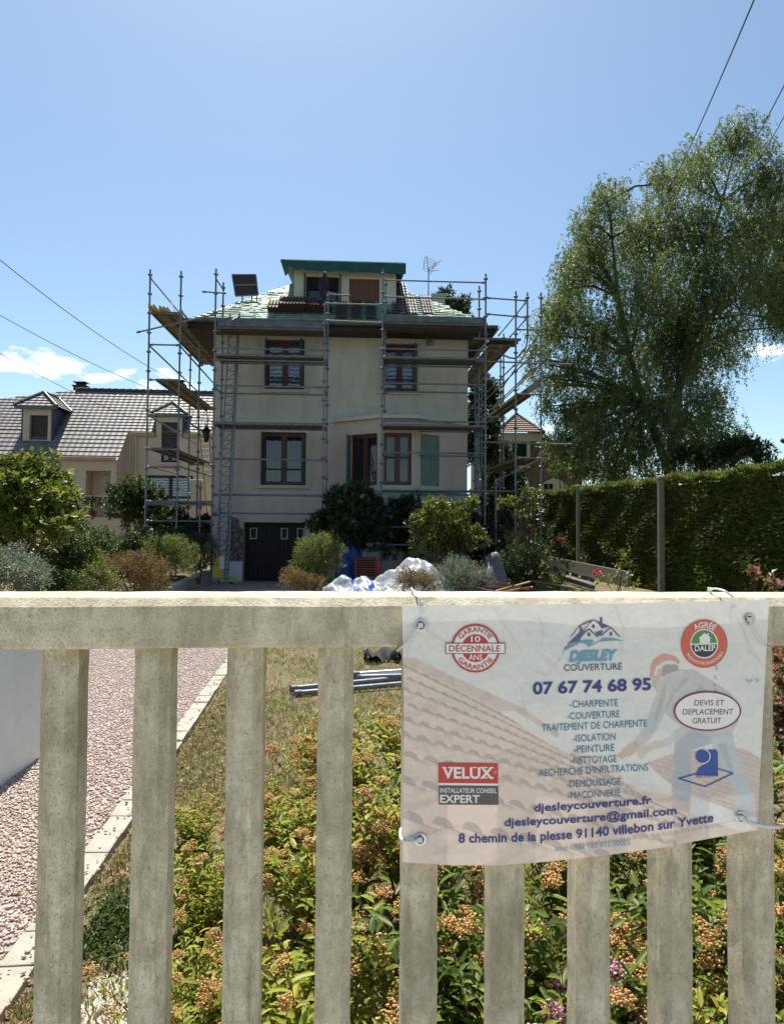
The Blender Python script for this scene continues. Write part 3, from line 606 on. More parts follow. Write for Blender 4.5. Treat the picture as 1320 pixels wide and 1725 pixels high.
I = {'red': inkmat('red_ink', (.56, .06, .05)), 'dred': inkmat('dark_red_ink', (.24, .03, .045)), 'navy': inkmat('navy_ink', (.045, .06, .23)), 'teal': inkmat('teal_ink', (.04, .19, .33)),
     'sky': inkmat('light_teal_ink', (.17, .36, .48)), 'white': inkmat('white_ink', (.84, .83, .80)), 'grey': inkmat('grey_ink', (.11, .10, .10)), 'dark': inkmat('dark_ink', (.03, .05, .06)),
     'green': inkmat('green_ink', (.12, .28, .07)), 'blue': inkmat('blue_ink', (.03, .09, .36)), 'slate': inkmat('slate_ink', (.12, .13, .22)), 'oran': inkmat('orange_red_ink', (.66, .14, .09)), 'crease_shade': inkmat('crease_shade_grey', (.60, .59, .56)), 'siret': inkmat('faded_teal_ink', (.22, .40, .52))}
class Ink:
    """flat print pieces in photo coordinates laid on the banner skin"""
    def __init__(s): s.v = []; s.f = []
    def poly(s, pts):
        n = len(s.v); s.v += list(pts); s.f.append(tuple(range(n, n+len(pts)))); return s
    def stroke(s, pts, w, close=False):
        P_ = list(pts)+([pts[0]] if close else [])
        for (x0, y0), (x1, y1) in zip(P_[:-1], P_[1:]):
            l = math.hypot(x1-x0, y1-y0) or 1; a, b = -(y1-y0)/l*w/2, (x1-x0)/l*w/2
            s.poly([(x0+a, y0+b), (x1+a, y1+b), (x1-a, y1-b), (x0-a, y0-b)])
        return s
    def ring(s, c, rx, ry, w, n=64, a0=0, a1=360):
        q = [(math.cos(R(a0+(a1-a0)*i/n)), math.sin(R(a0+(a1-a0)*i/n))) for i in range(n+1)]
        for (a, b), (e, f) in zip(q[:-1], q[1:]):
            s.poly([(c[0]+a*rx, c[1]+b*ry), (c[0]+e*rx, c[1]+f*ry), (c[0]+e*(rx-w), c[1]+f*(ry-w)), (c[0]+a*(rx-w), c[1]+b*(ry-w))])
        return s
    def disc(s, c, rx, ry=None, a0=0, a1=360, n=48):
        ry = ry or rx; return s.poly([(c[0]+rx*math.cos(R(a0+(a1-a0)*i/n)), c[1]+ry*math.sin(R(a0+(a1-a0)*i/n))) for i in range(n)])
    def text(s, st, base, h, bold=0, shear=0, arc=None):
        """base: list of (x,y) points (start..end) of the baseline; text fills it; h = capital height px"""
        V_, F_, w_ = glyphs(st, bold); n = len(s.v); bx = np.array([q[0] for q in base], float); by = np.array([q[1] for q in base], float)
        for (a, b) in V_:
            t = a/w_; yb = b*h
            if arc:
                (cx0, cy0), r, a0, a1, inside = arc; an = R(a0+(a1-a0)*t); rad = r + (yb if not inside else -yb)
                s.v.append((cx0+rad*math.cos(an), cy0+rad*math.sin(an)))
            else:
                X_ = bx[0]+(bx[-1]-bx[0])*t; Y_ = np.interp(X_, bx, by) if len(bx) < 3 else np.polyval(np.polyfit(bx, by, 2), X_)
                s.v.append((X_+shear*yb, Y_-yb))
        s.f += [tuple(n+i for i in f) for f in F_]; return s
    def build(s, name, ink, layer):
        me = bpy.data.meshes.new(name); me.from_pydata([(q[0], q[1], 0) for q in s.v], [], s.f); bm = bmesh.new(); bm.from_mesh(me)
        bmesh.ops.triangulate(bm, faces=bm.faces)
        for _ in range(6):
            es = [e for e in bm.edges if e.calc_length() > 9]
            if not es: break
            bmesh.ops.subdivide_edges(bm, edges=es, cuts=1, use_grid_fill=False); bmesh.ops.triangulate(bm, faces=bm.faces)
        a = np.array([tuple(v.co) for v in bm.verts]); V = bpt(a[:, 0], a[:, 1], .0009+.0004*layer)
        for v, q in zip(bm.verts, V): v.co = q
        bm.to_mesh(me); bm.free(); return link(name, me, bt, I[ink])
_gc = {}
def glyphs(st, bold=0):
    key = (st, bold)
    if key in _gc: return _gc[key]
    cu = bpy.data.curves.new('t', 'FONT'); cu.body = st; cu.size = 1; cu.offset = bold; cu.resolution_u = 4
    o = bpy.data.objects.new('t', cu); S.collection.objects.link(o); dg = bpy.context.evaluated_depsgraph_get(); e = o.evaluated_get(dg); me = e.to_mesh()
    v = np.array([(q.co.x, q.co.y) for q in me.vertices]); f = [tuple(p.vertices) for p in me.polygons]; e.to_mesh_clear()
    bpy.data.objects.remove(o); bpy.data.curves.remove(cu)
    v[:, 0] -= v[:, 0].min(); w_ = v[:, 0].max(); v[:, 1] /= .70
    _gc[key] = ([tuple(q) for q in v], f, w_); return _gc[key]
# guarantee seal
c = (800.5, 1092)
Ink().ring(c, 41, 41, 3.2).build('seal_ring', 'red', 1)
Ink().disc(c, 37).build('seal_field', 'white', 1)
Ink().disc(c, 23.5).build('seal_centre', 'red', 2)
Ink().poly([(750, 1083), (850.5, 1083), (850.5, 1101.5), (750, 1101.5)]).build('seal_band_border', 'dred', 3)
Ink().poly([(751.2, 1084.2), (849.3, 1084.2), (849.3, 1100.3), (751.2, 1100.3)]).build('seal_band', 'white', 4)
Ink().text('DÉCENNALE', [(756, 1097.5), (842, 1097.5)], 10.3, .012).build('lettering', 'red', 5)
Ink().text('10', [(793, 1081.2), (808.5, 1081.2)], 10, .015).text('ANS', [(789, 1111.5), (812, 1111.5)], 9, .015).build('lettering', 'white', 4)
Ink().text('GARANTIE', 0 or [(0, 0), (1, 1)], 8.2, .012, arc=(c, 27.5, 212, 328, False)).text('GARANTIE', [(0, 0), (1, 1)], 8.2, .012, arc=(c, 35.7, 148, 32, True)).build('lettering', 'red', 3)
# firm logo
lg = Ink()
lg.poly(z1([(1038, 372), (1112, 300), (1112, 268), (1126, 268), (1126, 290), (1152, 292), (1108, 350)]))
lg.poly(z2([(78, 228), (105, 238), (105, 210), (119, 210), (119, 245), (165, 264), (118, 278)])); lg.poly(z2([(78, 300), (125, 288), (105, 325), (88, 318)]))
lg.stroke(z2([(-20, 262), (30, 245), (70, 226), (118, 262), (160, 266)]), 1.6); lg.stroke(z2([(-70, 330), (-25, 272), (20, 238), (70, 226)]), 1.4)
lg.stroke(z2([(-18, 326), (40, 280), (92, 328)]), 2); lg.stroke(z2([(112, 322), (168, 270), (222, 327)]), 2); lg.stroke(z1([(1020, 400), (1075, 345), (1190, 228)]), 1.3)
for a, b in [(66, 262), (40, 312), (170, 308)]: lg.poly(z2([(a-8, b+12), (a-8, b-5), (a, b-12), (a+8, b-5), (a+8, b+12)]))
lg.build('logo_houses', 'slate', 1)
Ink().poly(z1([(1010, 420), (1050, 380), (1110, 350), (1165, 345), (1200, 352), (1160, 378), (1195, 368), (1230, 352)]) + z2([(120, 335), (180, 336), (248, 352), (180, 350), (110, 355), (70, 372), (38, 388), (20, 368), (-20, 362)]) + z1([(1100, 372), (1050, 395)])).build('logo_swoosh', 'sky', 2)
Ink().text('DJESLEY', [(958, 1114.5), (1036, 1111.5)], 17, .05, .22).build('lettering', 'sky', 2)
Ink().text('COUVERTURE', [(949, 1130.5), (1047, 1128)], 11, .008).build('lettering', 'slate', 1)
Ink().text('07 67 74 68 95', [(897, 1169.5), (1096, 1162)], 19.5, .03).build('lettering', 'navy', 1)
sv = Ink()
for st, x0, y0, x1, y1 in [('-CHARPENTE', 959, 1192.5, 1040, 1189.7), ('-COUVERTURE', 955, 1212.4, 1043, 1208.5), ('TRAITEMENT DE CHARPENTE', 912, 1232.3, 1089, 1223.8), ('-ISOLATION', 964, 1250, 1036, 1246.5), ('-PEINTURE', 966, 1268.4, 1034, 1265.3), ('-NETTOYAGE', 961, 1287.4, 1038, 1284), ("-RECHERCHE D'INFILTRATIONS", 904, 1308.6, 1091, 1298), ('-DEMOUSSAGE', 954, 1327, 1045, 1322), ('-MACONNERIE', 956, 1346, 1044, 1341)]:
    sv.text(st, [(x0, y0), (x1, y1)], 11.8, .0)
sv.build('lettering', 'teal', 1)
Ink().text('djesleycouverture.fr', [(899, 1367.5), (985, 1362), (1097, 1354)], 13.2, .022).text('djesleycouverture@gmail.com', [(849, 1392), (990, 1384.5), (1139, 1371.5)], 13.2, .022).text('8 chemin de la plesse 91140 villebon sur Yvette', [(772, 1419.5), (985, 1411), (1201, 1384)], 15, .022).build('lettering', 'navy', 1)
Ink().text('siret : 483 183 612 00025', [(935, 1434.5), (1061, 1423.5)], 9.5, 0).build('lettering', 'siret', 1)
# window maker's plate
Ink().poly([(738, 1285), (838.3, 1286.2), (838.6, 1320), (738.3, 1319)]).build('plate_red', 'red', 1)
Ink().poly([(738.5, 1322.6), (838.8, 1323.6), (839, 1356), (739, 1355.4)]).build('plate_grey', 'grey', 1)
Ink().poly([(738.4, 1319), (838.6, 1320), (838.7, 1323.6), (738.5, 1322.6)]).build('plate_line', 'white', 1)
vx = Ink(); vx.text('VELUX', [(745, 1310.5), (830.5, 1311.5)], 18.5, .028)
for a in (744.5, 754.5): vx.poly([(a-.5, 1292), (a+6.5, 1292), (a+6.5, 1294), (a-.5, 1294)])
for a, b in ((765, 1292), (765, 1309), (780, 1309), (797, 1292), (809, 1292), (815, 1292), (825, 1292), (815, 1309), (825, 1309)): vx.poly([(a-1, b), (a+6, b), (a+6, b+2), (a-1, b+2)])
vx.ring((833.5, 1301), 2.6, 2.6, .5, 16).build('lettering', 'white', 2)
Ink().text('INSTALLATEUR CONSEIL', [(741, 1335.2), (836, 1336)], 7.8, .010).text('EXPERT', [(741, 1352), (807.5, 1352.4)], 13, .022).build('lettering', 'white', 2)
# approved-product seal
c = (1185.3, 1084.3)
Ink().disc(c, 39.3, 41).build('seal_field', 'oran', 1)
Ink().disc(c, 23.5, 25).build('seal_ring', 'white', 2)
Ink().disc(c, 21.3, 22.6, 180, 360).build('seal_centre', 'green', 3)
Ink().disc((c[0], c[1]+1.2), 21.3, 21.5, 0, 180).build('seal_centre', 'dark', 3)
Ink().poly(z2([(696, 364), (696, 335), (688, 335), (725, 303), (740, 314), (740, 306), (750, 306), (750, 322), (766, 335), (757, 335), (757, 364)])).text('DALEP', [(1169.5, 1097), (1204, 1096)], 9.5, .02).build('lettering', 'white', 4)
Ink().text('AGRÉÉ', [(0, 0), (1, 1)], 9.5, .02, arc=((1185.3, 1084.3), 27, 236, 306, False)).text('PRODUITS PROFESSIONNELS', [(0, 0), (1, 1)], 5, .008, arc=((1185.3, 1084.3), 35.5, 150, 24, True)).build('lettering', 'white', 2)
# free quote ellipse
c = (1191, 1198)
Ink().disc(c, 55, 32.5).build('oval_field', 'white', 1); Ink().ring(c, 56.5, 33.5, 2.4).build('oval_border', 'dred', 2)
Ink().text('DEVIS ET', [(1168.5, 1188.6), (1218.5, 1188.2)], 9.4, .0, .1).text('DEPLACEMENT', [(1149, 1203.8), (1233.5, 1203.4)], 9.4, .0, .1).text('GRATUIT', [(1165.5, 1218.8), (1213.5, 1218.4)], 9.4, .0, .1).build('lettering', 'dred', 2)
# craftsman mark
Ink().poly(z2([(672, 1148), (692, 1105), (735, 1080), (755, 1040), (745, 998), (790, 996), (803, 1010), (805, 1152)])).disc(z2([(712, 1035)])[0], 11.2).build('craft_mark', 'blue', 1)
Ink().ring(z2([(715, 1035)])[0], 12.8, 12.8, 1.5, 30, -80, 100).build('craft_arc', 'white', 2)
Ink().stroke(z2([(672, 1140), (572, 1168), (728, 1216), (894, 1137), (806, 1110)]), 1.9).build('craft_diamond', 'blue', 1)
Ink().text('ARTISAN', [(1171, 1311.5), (1208, 1308.5)], 5.4, .004).build('lettering', 'slate', 3)
cr = Ink()
for pl in ([(833, 1025), (858, 1068), (880, 1100)], [(897, 1130), (922, 1138), (948, 1103), (950, 1088)], [(1140, 1033), (1170, 1060), (1178, 1075)], [(1240, 1040), (1262, 1085), (1280, 1115)], [(1035, 1020), (1050, 1060), (1045, 1120)], [(878, 1160), (886, 1215), (893, 1222)], [(1252, 1060), (1262, 1100), (1285, 1118)], [(716, 1060), (742, 1078), (760, 1084)], [(700, 1062), (688, 1092), (682, 1120)], [(716, 1408), (748, 1396), (772, 1393)], [(1238, 1370), (1216, 1352), (1205, 1330)], [(1240, 1382), (1200, 1390)], [(905, 1030), (914, 1060), (911, 1088)], [(1120, 1290), (1136, 1322), (1130, 1350)], [(690, 1240), (712, 1250), (726, 1278)]): cr.stroke(pl, .6)
cr.build('drawn_crease', 'crease_shade', 0)  # thin grey strokes paint the shade of wrinkles onto the print
for i, (ex, ey) in enumerate([(708.5, 1053), (1261, 1043), (707.5, 1414), (1246.5, 1377)]):
    c = Vector(bpt(np.array([ex]), np.array([ey]), .0015)[0]); mb = MB(); n1, n2 = 28, 8; vs = []
    for a in range(n1):
        for k in range(n2):
            A = 2*math.pi*a/n1; B = 2*math.pi*k/n2; r = .0082+.0028*math.cos(B); vs.append((c.x+r*math.cos(A), c.y-.0004-.0016*math.sin(B), c.z+r*math.sin(A)))
    mb.add(vs, [(a*n2+k, ((a+1) % n1)*n2+k, ((a+1) % n1)*n2+(k+1) % n2, a*n2+(k+1) % n2) for a in range(n1) for k in range(n2)]); mb.build('eyelet', M['alu'], bt, True)
    mb = MB(); mb.lathe([(.0001, 0), (.0068, 0)], (0, 0, 0), 20); o = mb.build('eyelet_hole', M['dark'], bt); o.location = (c.x, c.y-.0002, c.z); o.rotation_euler = (math.pi/2, 0, 0)
# plastic ties
M['tie'] = surf('clear_white_plastic', (.62, .63, .62), (.7, .71, .7), 30, .25)
def tie(pts, r, label):     # pts: (px,py,v) in fence frame
    t = fthing('cable_tie', label, 'cable tie', FF, 'ties holding the banner'); P3 = [FF.p(a, b, v) for a, b, v in pts]
    q = []
    for i in range(len(P3)-1):
        for k in range(5):
            tt_ = k/5; p0 = P3[max(i-1, 0)]; p1 = P3[i]; p2 = P3[i+1]; p3 = P3[min(i+2, len(P3)-1)]
            q.append(.5*((2*p1)+(p2-p0)*tt_+(2*p0-5*p1+4*p2-p3)*tt_**2+(3*p1-p0-3*p2+p3)*tt_**3))
    q.append(P3[-1]); MB().tube(q, r, 7).build('strap', M['tie'], t, True)
    MB().box((q[0].x-.004, q[0].y-.004, q[0].z-.004), (q[0].x+.004, q[0].y+.001, q[0].z+.004)).build('clasp', M['tie'], t, False, .001)
tie([(708, 1053, -.020), (700, 1062, -.022), (685, 1082, -.020), (674, 1092, -.012), (669, 1096, .02)], .0022, 'clear cable tie through the upper left eyelet of the banner')
tie([(708, 1017, -.006), (706, 1007, -.004), (700, 998, .02), (694, 993, .06), (693, 990, .11)], .0017, 'thin clear tie looped over the fence rail above the upper left eyelet')
tie([(1246, 1377, -.020), (1262, 1386, -.022), (1285, 1391, -.018), (1312, 1393, -.004), (1318, 1390, .03)], .0034, 'thick white tie through the lower right eyelet round the last baluster')
tie([(1194, 993, .105), (1196, 992, .06), (1208, 992, .02), (1222, 997, -.002), (1234, 1006, -.006)], .0018, 'white tie looped over the fence rail above the round red seal')
tie([(707, 1414, -.020), (694, 1417, -.022), (680, 1416, -.018), (674, 1409, -.006), (675, 1396, .01)], .0026, 'white cable tie through the lower left eyelet of the banner')
tie([(1261, 1043, -.020), (1268, 1058, -.022), (1279, 1080, -.018), (1291, 1090, -.006), (1296, 1092, .03)], .0018, 'clear cable tie through the upper right eyelet of the banner')
# low white wall left of the drive
a, b = G(0, 1330), G(57, 1288); d = (b-a).normalized(); s_ = a - d*2.6; e_ = b + d*.15; nrm = Vector((-d.y, d.x, 0))*.18
mb = MB(); mb.prismz([(s_.x, s_.y), (e_.x, e_.y), (e_.x+nrm.x, e_.y+nrm.y), (s_.x+nrm.x, s_.y+nrm.y)], -.1, .86)
M['bluewhite'] = surf('white_wall_paint', (.70, .71, .64), (.76, .77, .70), 3, .8, c3=(.40, .40, .38), s3=40, t3=(.64, .72), bump=.2)
tag(mb.build('low_wall', M['bluewhite'], None, False, .01), 'low smooth white wall beside the gravel, left of the first baluster', 'wall')
# ================================================================== MAIN HOUSE
def wall(mb, o, d, s0, s1, z0, z1, holes, th=.3):
    """wall in plan from o along unit d, openings (s0,s1,z0,z1) with reveals; outside is on the right-hand normal"""
    o = Vector((o[0], o[1], 0)); d = Vector((d[0], d[1], 0)).normalized(); n = Vector((-d.y, d.x, 0))*th
    hs = [(max(h[0], s0), min(h[1], s1), max(h[2], z0), min(h[3], z1)) for h in holes if h[2] < z1 and h[3] > z0]
    S_ = sorted({s0, s1} | {h[0] for h in hs} | {h[1] for h in hs}); Z_ = sorted({z0, z1} | {h[2] for h in hs} | {h[3] for h in hs})
    q = lambda s, z, k=0: o + d*s + n*k + Vector((0, 0, z))
    for a, b in zip(S_[:-1], S_[1:]):
        for c, e in zip(Z_[:-1], Z_[1:]):
            if any(h[0] <= (a+b)/2 <= h[1] and h[2] <= (c+e)/2 <= h[3] for h in hs): continue
            mb.add([q(a, c), q(b, c), q(b, e), q(a, e)], [(0, 1, 2, 3)])
    for h in hs:
        a, b, c, e = h
        mb.add([q(a, c), q(a, e), q(a, e, 1), q(a, c, 1)], [(0, 1, 2, 3)]); mb.add([q(b, c), q(b, c, 1), q(b, e, 1), q(b, e)], [(0, 1, 2, 3)])
        if e < z1-1e-6 or e == h[3]: mb.add([q(a, e), q(b, e), q(b, e, 1), q(a, e, 1)], [(0, 1, 2, 3)])
        mb.add([q(a, c), q(a, c, 1), q(b, c, 1), q(b, c)], [(0, 1, 2, 3)])
def place(o, org, d):
    o.location = org; o.rotation_euler = (0, 0, math.atan2(d[1], d[0]))
def window(parent, org, d, s0, s1, z0, z1, curtain, frame='redwood', depth=.14, box=0, leaves=2, transom=False):
    """two-leaf window set back in its opening; local x along the wall, y inwards"""
    W_ = s1-s0; H_ = z1-z0; d = Vector((d[0], d[1])).normalized(); f = .055
    org3 = Vector((org[0]+d.x*s0, org[1]+d.y*s0, z0))
    mb = MB(); y0, y1 = depth, depth+.06; zt_ = H_-box
    mb.box((0, y0, 0), (f, y1, zt_)).box((W_-f, y0, 0), (W_, y1, zt_)).box((f, y0, 0), (W_-f, y1, f)).box((f, y0, zt_-f), (W_-f, y1, zt_))
    if leaves == 2: mb.box((W_/2-.04, y0-.012, f), (W_/2+.04, y1-.002, zt_-f))
    for k in range(leaves):
        a = f+.003+k*(W_/2-.0); b = (W_/2-.04 if leaves == 2 else W_-f) if k == 0 else W_-f
        if k: a = W_/2+.04
        for (p, q) in (((a, f), (a+.04, zt_-f)), ((b-.04, f), (b, zt_-f)), ((a+.04, f), (b-.04, f+.05)), ((a+.04, zt_-f-.05), (b-.04, zt_-f))):
            mb.box((p[0], y0+.008, p[1]), (q[0], y1-.008, q[1]))
    if box: mb.box((0, y0-.02, zt_+.002), (W_, y1, H_))
    w = mb.build('window', M[frame], parent); place(w, org3, d)
    g = MB(); g.add([(f, y0+.03, f), (W_-f, y0+.03, f), (W_-f, y0+.03, zt_-f), (f, y0+.03, zt_-f)], [(0, 1, 2, 3)]); g.build('pane', M['glass'], w)
    if curtain:
        c = MB(); n = 40
        c.add([(f+(W_-2*f)*i/n, y1+.05+.018*math.sin(i*1.9), z) for i in range(n+1) for z in (f*.5, zt_-f*.5)], [(2*i, 2*i+2, 2*i+3, 2*i+1) for i in range(n)]); c.build('curtain', M[curtain], w, True)
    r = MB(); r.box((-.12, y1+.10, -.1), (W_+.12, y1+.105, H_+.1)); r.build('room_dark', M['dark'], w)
    return w
H = fthing('main_house', 'two storey rendered house with green roofing felt and half tiled roof behind scaffolding', 'house', FH)
p = FH.p
UL = (p(447, 572, 0).x, p(513, 572, 0).x, p(470, 656, 0).z, p(470, 572, 0).z)
UR = (p(643.5, 580, 0).x, p(703, 580, 0).x, p(670, 659, 0).z, p(670, 579, 0).z)
LL = (p(440.5, 728, 0).x, p(515.5, 728, 0).x, p(470, 817, 0).z, p(470, 728, 0).z)
GA = (p(410, 900, 0).x, p(513, 900, 0).x, -.45, p(460, 880, 0).z)
xL, xR = p(360.5, 700, 0).x, p(787, 700, 0).x
zB = p(500, 709.5, 0).z; zE = 6.93; VD = 7.0
mb = MB(); wall(mb, (xL, 0), (1, 0), 0, xR-xL, zB, zE, [(a-xL, b-xL, c, d) for a, b, c, d in (UL, UR)])
wall(mb, (xR, 0), (0, 1), 0, VD, zB, zE, []); wall(mb, (xL, VD), (0, -1), 0, VD, zB, zE, []); wall(mb, (xR, VD), (-1, 0), 0, xR-xL, zB, zE, []); mb.build('upper_wall', M['render_up'], H)
mb = MB(); wall(mb, (xL, 0), (1, 0), 0, xR-xL, -.5, zB, [(a-xL, b-xL, c, d) for a, b, c, d in (LL, GA)])
wall(mb, (xR, 0), (0, 1), 0, VD, -.5, zB, []); wall(mb, (xL, VD), (0, -1), 0, VD, -.5, zB, []); wall(mb, (xR, VD), (-1, 0), 0, xR-xL, -.5, zB, []); mb.build('lower_wall', M['render_low'], H)
mb = MB(); mb.box((xL-.03, -.035, zB-.05), (xR+.03, -.001, zB+.05)); mb.build('string_course', M['trim'], H, False, .008)
mb = MB()
for a in (xL-.006, xR-.28): mb.box((a, -.006, zB+.055), (a+.286, -.001, zE-.02))
for (a, b, c, d) in (UL, UR):
    mb.box((a-.12, -.008, c), (a-.004, -.001, d+.004)); mb.box((b+.004, -.008, c), (b+.12, -.001, d+.004)); mb.box((a-.28, -.010, d+.006), (b+.28, -.001, d+.24))
a, b, c, d = LL; mb.box((a-.1, -.008, c), (a-.004, -.001, d+.1)); mb.box((b+.004, -.008, c), (b+.1, -.001, d+.1)); mb.box((a-.004, -.008, d+.004), (b+.004, -.001, d+.1))
mb.build('window_surround', M['trim'], H)
for q in (UL, UR, LL):
    MB().box((q[0]-.14, -.10, q[2]-.10), (q[1]+.12, .02, q[2]-.004)).build('window_sill', M['sill'], H, False, .01)
window(H, (0, 0), (1, 0), *UL, 'lace', box=.07); window(H, (0, 0), (1, 0), *UR, 'lace', box=.07); window(H, (0, 0), (1, 0), *LL, 'net')
def shutter(u, z0, z1, side, wd=.42, mat='greendark', ang=8):
    m = MB(); m.box((0, -.018, 0), (wd, .018, z1-z0))
    for k in range(14): m.box((.05, -.024, .5+k*.055), (wd-.05, -.0185, .53+k*.055))
    o = m.build('shutter', M[mat], H); o.location = (u, -.03, z0); o.rotation_euler = (0, 0, R(-90+ang) if side < 0 else R(-90-ang)); return o
for q in (UL, UR, LL): shutter(q[0]+.03, q[2]+.02, q[3]-.02, -1, .30, ang=3); shutter(q[1]-.03, q[2]+.02, q[3]-.02, 1, .26, ang=14)
# bay window
bv = -.95; A_ = p(567, 780, 0).x; B_ = FH.p(641, 780, bv).x; C_ = FH.p(698, 780, bv).x; D_ = p(765, 780, 0).x
zs_ = FH.p(640, 824, bv).z; zc_ = FH.p(640, 705, bv).z; zh = FH.p(660, 729, bv).z; zl = FH.p(660, 817, bv).z
def seg(a, b): a = Vector(a); b = Vector(b); return a, (b-a).normalized(), (b-a).length
def along(a, d, px, py):      # distance along a slanted facet hit by a pixel ray
    r = ray(px, py); c = CAM-FH.O; cu, cv = c.dot(FH.ux), c.dot(FH.vy); du, dv = r.dot(FH.ux), r.dot(FH.vy)
    n = (-d[1], d[0]); t = ((a[0]-cu)*n[0]+(a[1]-cv)*n[1])/(du*n[0]+dv*n[1]); return (cu+du*t-a[0])*d[0]+(cv+dv*t-a[1])*d[1]
bay = MB(); bw = []
for (a, b, w0, w1, kind) in (((A_, 0), (B_, bv), 590, 635, 'w'), ((B_, bv), (C_, bv), 645, 693, 'w'), ((C_, bv), (D_, 0), 708, 740, 's')):
    o, d, l = seg(a, b); h = (along(o, d, w0, 780), along(o, d, w1, 780), zl, zh)
    wall(bay, o, d, 0, l, -.3, zs_-.001, [], .2); wall(bay, o, d, 0, l, zs_, zc_, [h], .25); bw.append((o, d, h, kind))
bay.build('bay_wall', M['render_low'], H)
for o, d, h, kind in bw:
    if kind == 'w': window(H, o, d, *h, 'net', depth=.08)
    else:
        m = MB(); wd = h[1]-h[0]; hz = h[3]-h[2]
        for k in range(4): m.box((wd*k/4+.003, 0, 0), (wd*(k+1)/4-.003, .03, hz-.01))
        for k in range(9):
            for j in range(4):
                m.box((wd*j/4+.03, -.006, hz-.18-k*.055), (wd*(j+1)/4-.03, -.0005, hz-.16-k*.055))
        s_ = m.build('shutter', M['greenshut'], H); place(s_, (o.x+d.x*h[0], o.y+d.y*h[0]+.05, h[2]), d); tag(s_, 'closed pale green louvred shutter')
m = MB(); m.box((0, -.36, 0), (.03, 0, zh-zl-.02)); s_ = m.build('shutter', M['greenshut'], H); o, d, h, _ = bw[0]; s_.location = (o.x+d.x*(h[0]-.02), o.y+d.y*(h[0]-.02)-.01, zl); s_.rotation_euler = (0, 0, R(-18))
for zz, ov, hh, nm, mt in ((zs_-.06, .09, .07, 'bay_sill', 'sill'), (zc_-.0, .14, .10, 'bay_cornice', 'trim')):
    m = MB(); m.prismz([(A_-ov-.1, -.004), (B_-ov*.4, bv-ov), (C_+ov*.4, bv-ov), (D_+ov+.1, -.004)], zz, zz+hh); m.build(nm, M[mt], H, False, .008)
# garage: stone facing, white base, doors
mb = MB(); a = p(384.5, 900, -.06).x; b = GA[0]-.002
pp = [(a, p(385, 868, 0).z), (a, .35), (b, .35), (b, 1.22), (b-.1, 1.30), (b-.14, 1.5), (a+.2, 1.55)]
mb.prism(pp[::-1], -.05, -.001); mb.build('stone_facing', M['stone'], H)
MB().box((xL+.3, .5, -.5), (xR-.3, .55, 1.6)).build('garage_dark_back', M['dark'], H); MB().box((GA[0], .362, GA[2]), (GA[1], .38, GA[3])).build('garage_dark_sheet', M['dark'], H)  # dark sheets behind the door, added to stop light leaking through its gaps
MB().box((a-.3, -.10, -.45), (b, -.001, .348)).build('white_plinth', M['white'], H, False, .01)
mb = MB()
for k in range(14): mb.box((GA[0]+(GA[1]-GA[0])*k/14+.004, .32, GA[2]), (GA[0]+(GA[1]-GA[0])*(k+1)/14-.004, .36, GA[3]))
gd = mb.build('garage_door', M['garage'], H)
mb2 = MB(); zz0 = FH.p(430, 908, .3).z; zz1 = FH.p(430, 889, .3).z; gl = MB()
for x0, x1 in ((421, 433), (473, 485), (500, 512)):
    u0, u1 = FH.u(x0, 900, .3), FH.u(x1, 900, .3); w_ = .028
    for k in range(4):
        q = [((u0, zz0), (u1, zz0+w_)), ((u0, zz1-w_), (u1, zz1)), ((u0, zz0+w_), (u0+w_, zz1-w_)), ((u1-w_, zz0+w_), (u1, zz1-w_))][k]
        mb2.box((q[0][0], .30, q[0][1]), (q[1][0], .318, q[1][1]))
    gl.box((u0+w_, .308, zz0+w_), (u1-w_, .314, zz1-w_))
mb2.build('door_light_frame', M['trim'], gd); gl.build('door_light_pane', M['net'], gd)
# roof: hipped, felt and battens, tiles still in place on part
eL, eR, eF, eB = xL-.62, xR+.62, -.62, VD+.62; zeave = 6.97; hw = (eR-eL)/2; tanp = .74; run = min(hw, (eB-eF)/2); zr = zeave+run*tanp
xm0, xm1 = eL+run, eR-run; ym0, ym1 = eF+run, eB-run
rF = [(eL, eF, zeave), (eR, eF, zeave), (xm1, ym0, zr), (xm0, ym0, zr)]
def courses(mb, poly, n, lip, nz=1, lo=0, hi=1):
    """poly: first edge = eave; splits the plane into stepped courses"""
    P_ = [Vector(q) for q in poly]; a = (P_[1]-P_[0]).normalized(); nrm = (P_[1]-P_[0]).cross(P_[-1]-P_[0]).normalized()
    if nrm.z < 0: nrm = -nrm
    up = nrm.cross(a); 
    if up.z < 0: up = -up
    L_ = [((q-P_[0]).dot(a), (q-P_[0]).dot(up)) for q in P_]; hb = max(q[1] for q in L_)
    def clip(pl, b, keep):
        out = []
        for i in range(len(pl)):
            c, e = pl[i], pl[(i+1) % len(pl)]; ci = (c[1]-b)*keep >= -1e-9; ei = (e[1]-b)*keep >= -1e-9
            if ci: out.append(c)
            if ci != ei: t = (b-c[1])/(e[1]-c[1]); out.append((c[0]+(e[0]-c[0])*t, b))
        return out
    for i in range(int(n*lo), int(n*hi)):
        b0, b1 = hb*i/n, hb*(i+1)/n; pl = clip(clip(L_, b0, 1), b1, -1)
        if len(pl) < 3: continue
        vs = [P_[0]+a*q[0]+up*q[1]+nrm*(lip*(1-(q[1]-b0)/(b1-b0))+.002) for q in pl]; mb.add(vs, [tuple(range(len(vs)))])
        lo_ = [q for q in pl if abs(q[1]-b0) < 1e-6]
        if len(lo_) >= 2:
            x0, x1 = min(q[0] for q in lo_), max(q[0] for q in lo_); c0 = P_[0]+a*x0+up*b0; c1 = P_[0]+a*x1+up*b0
            mb.add([c0, c1, c1+nrm*(lip+.002), c0+nrm*(lip+.002)], [(0, 1, 2, 3)])
roof = MB()
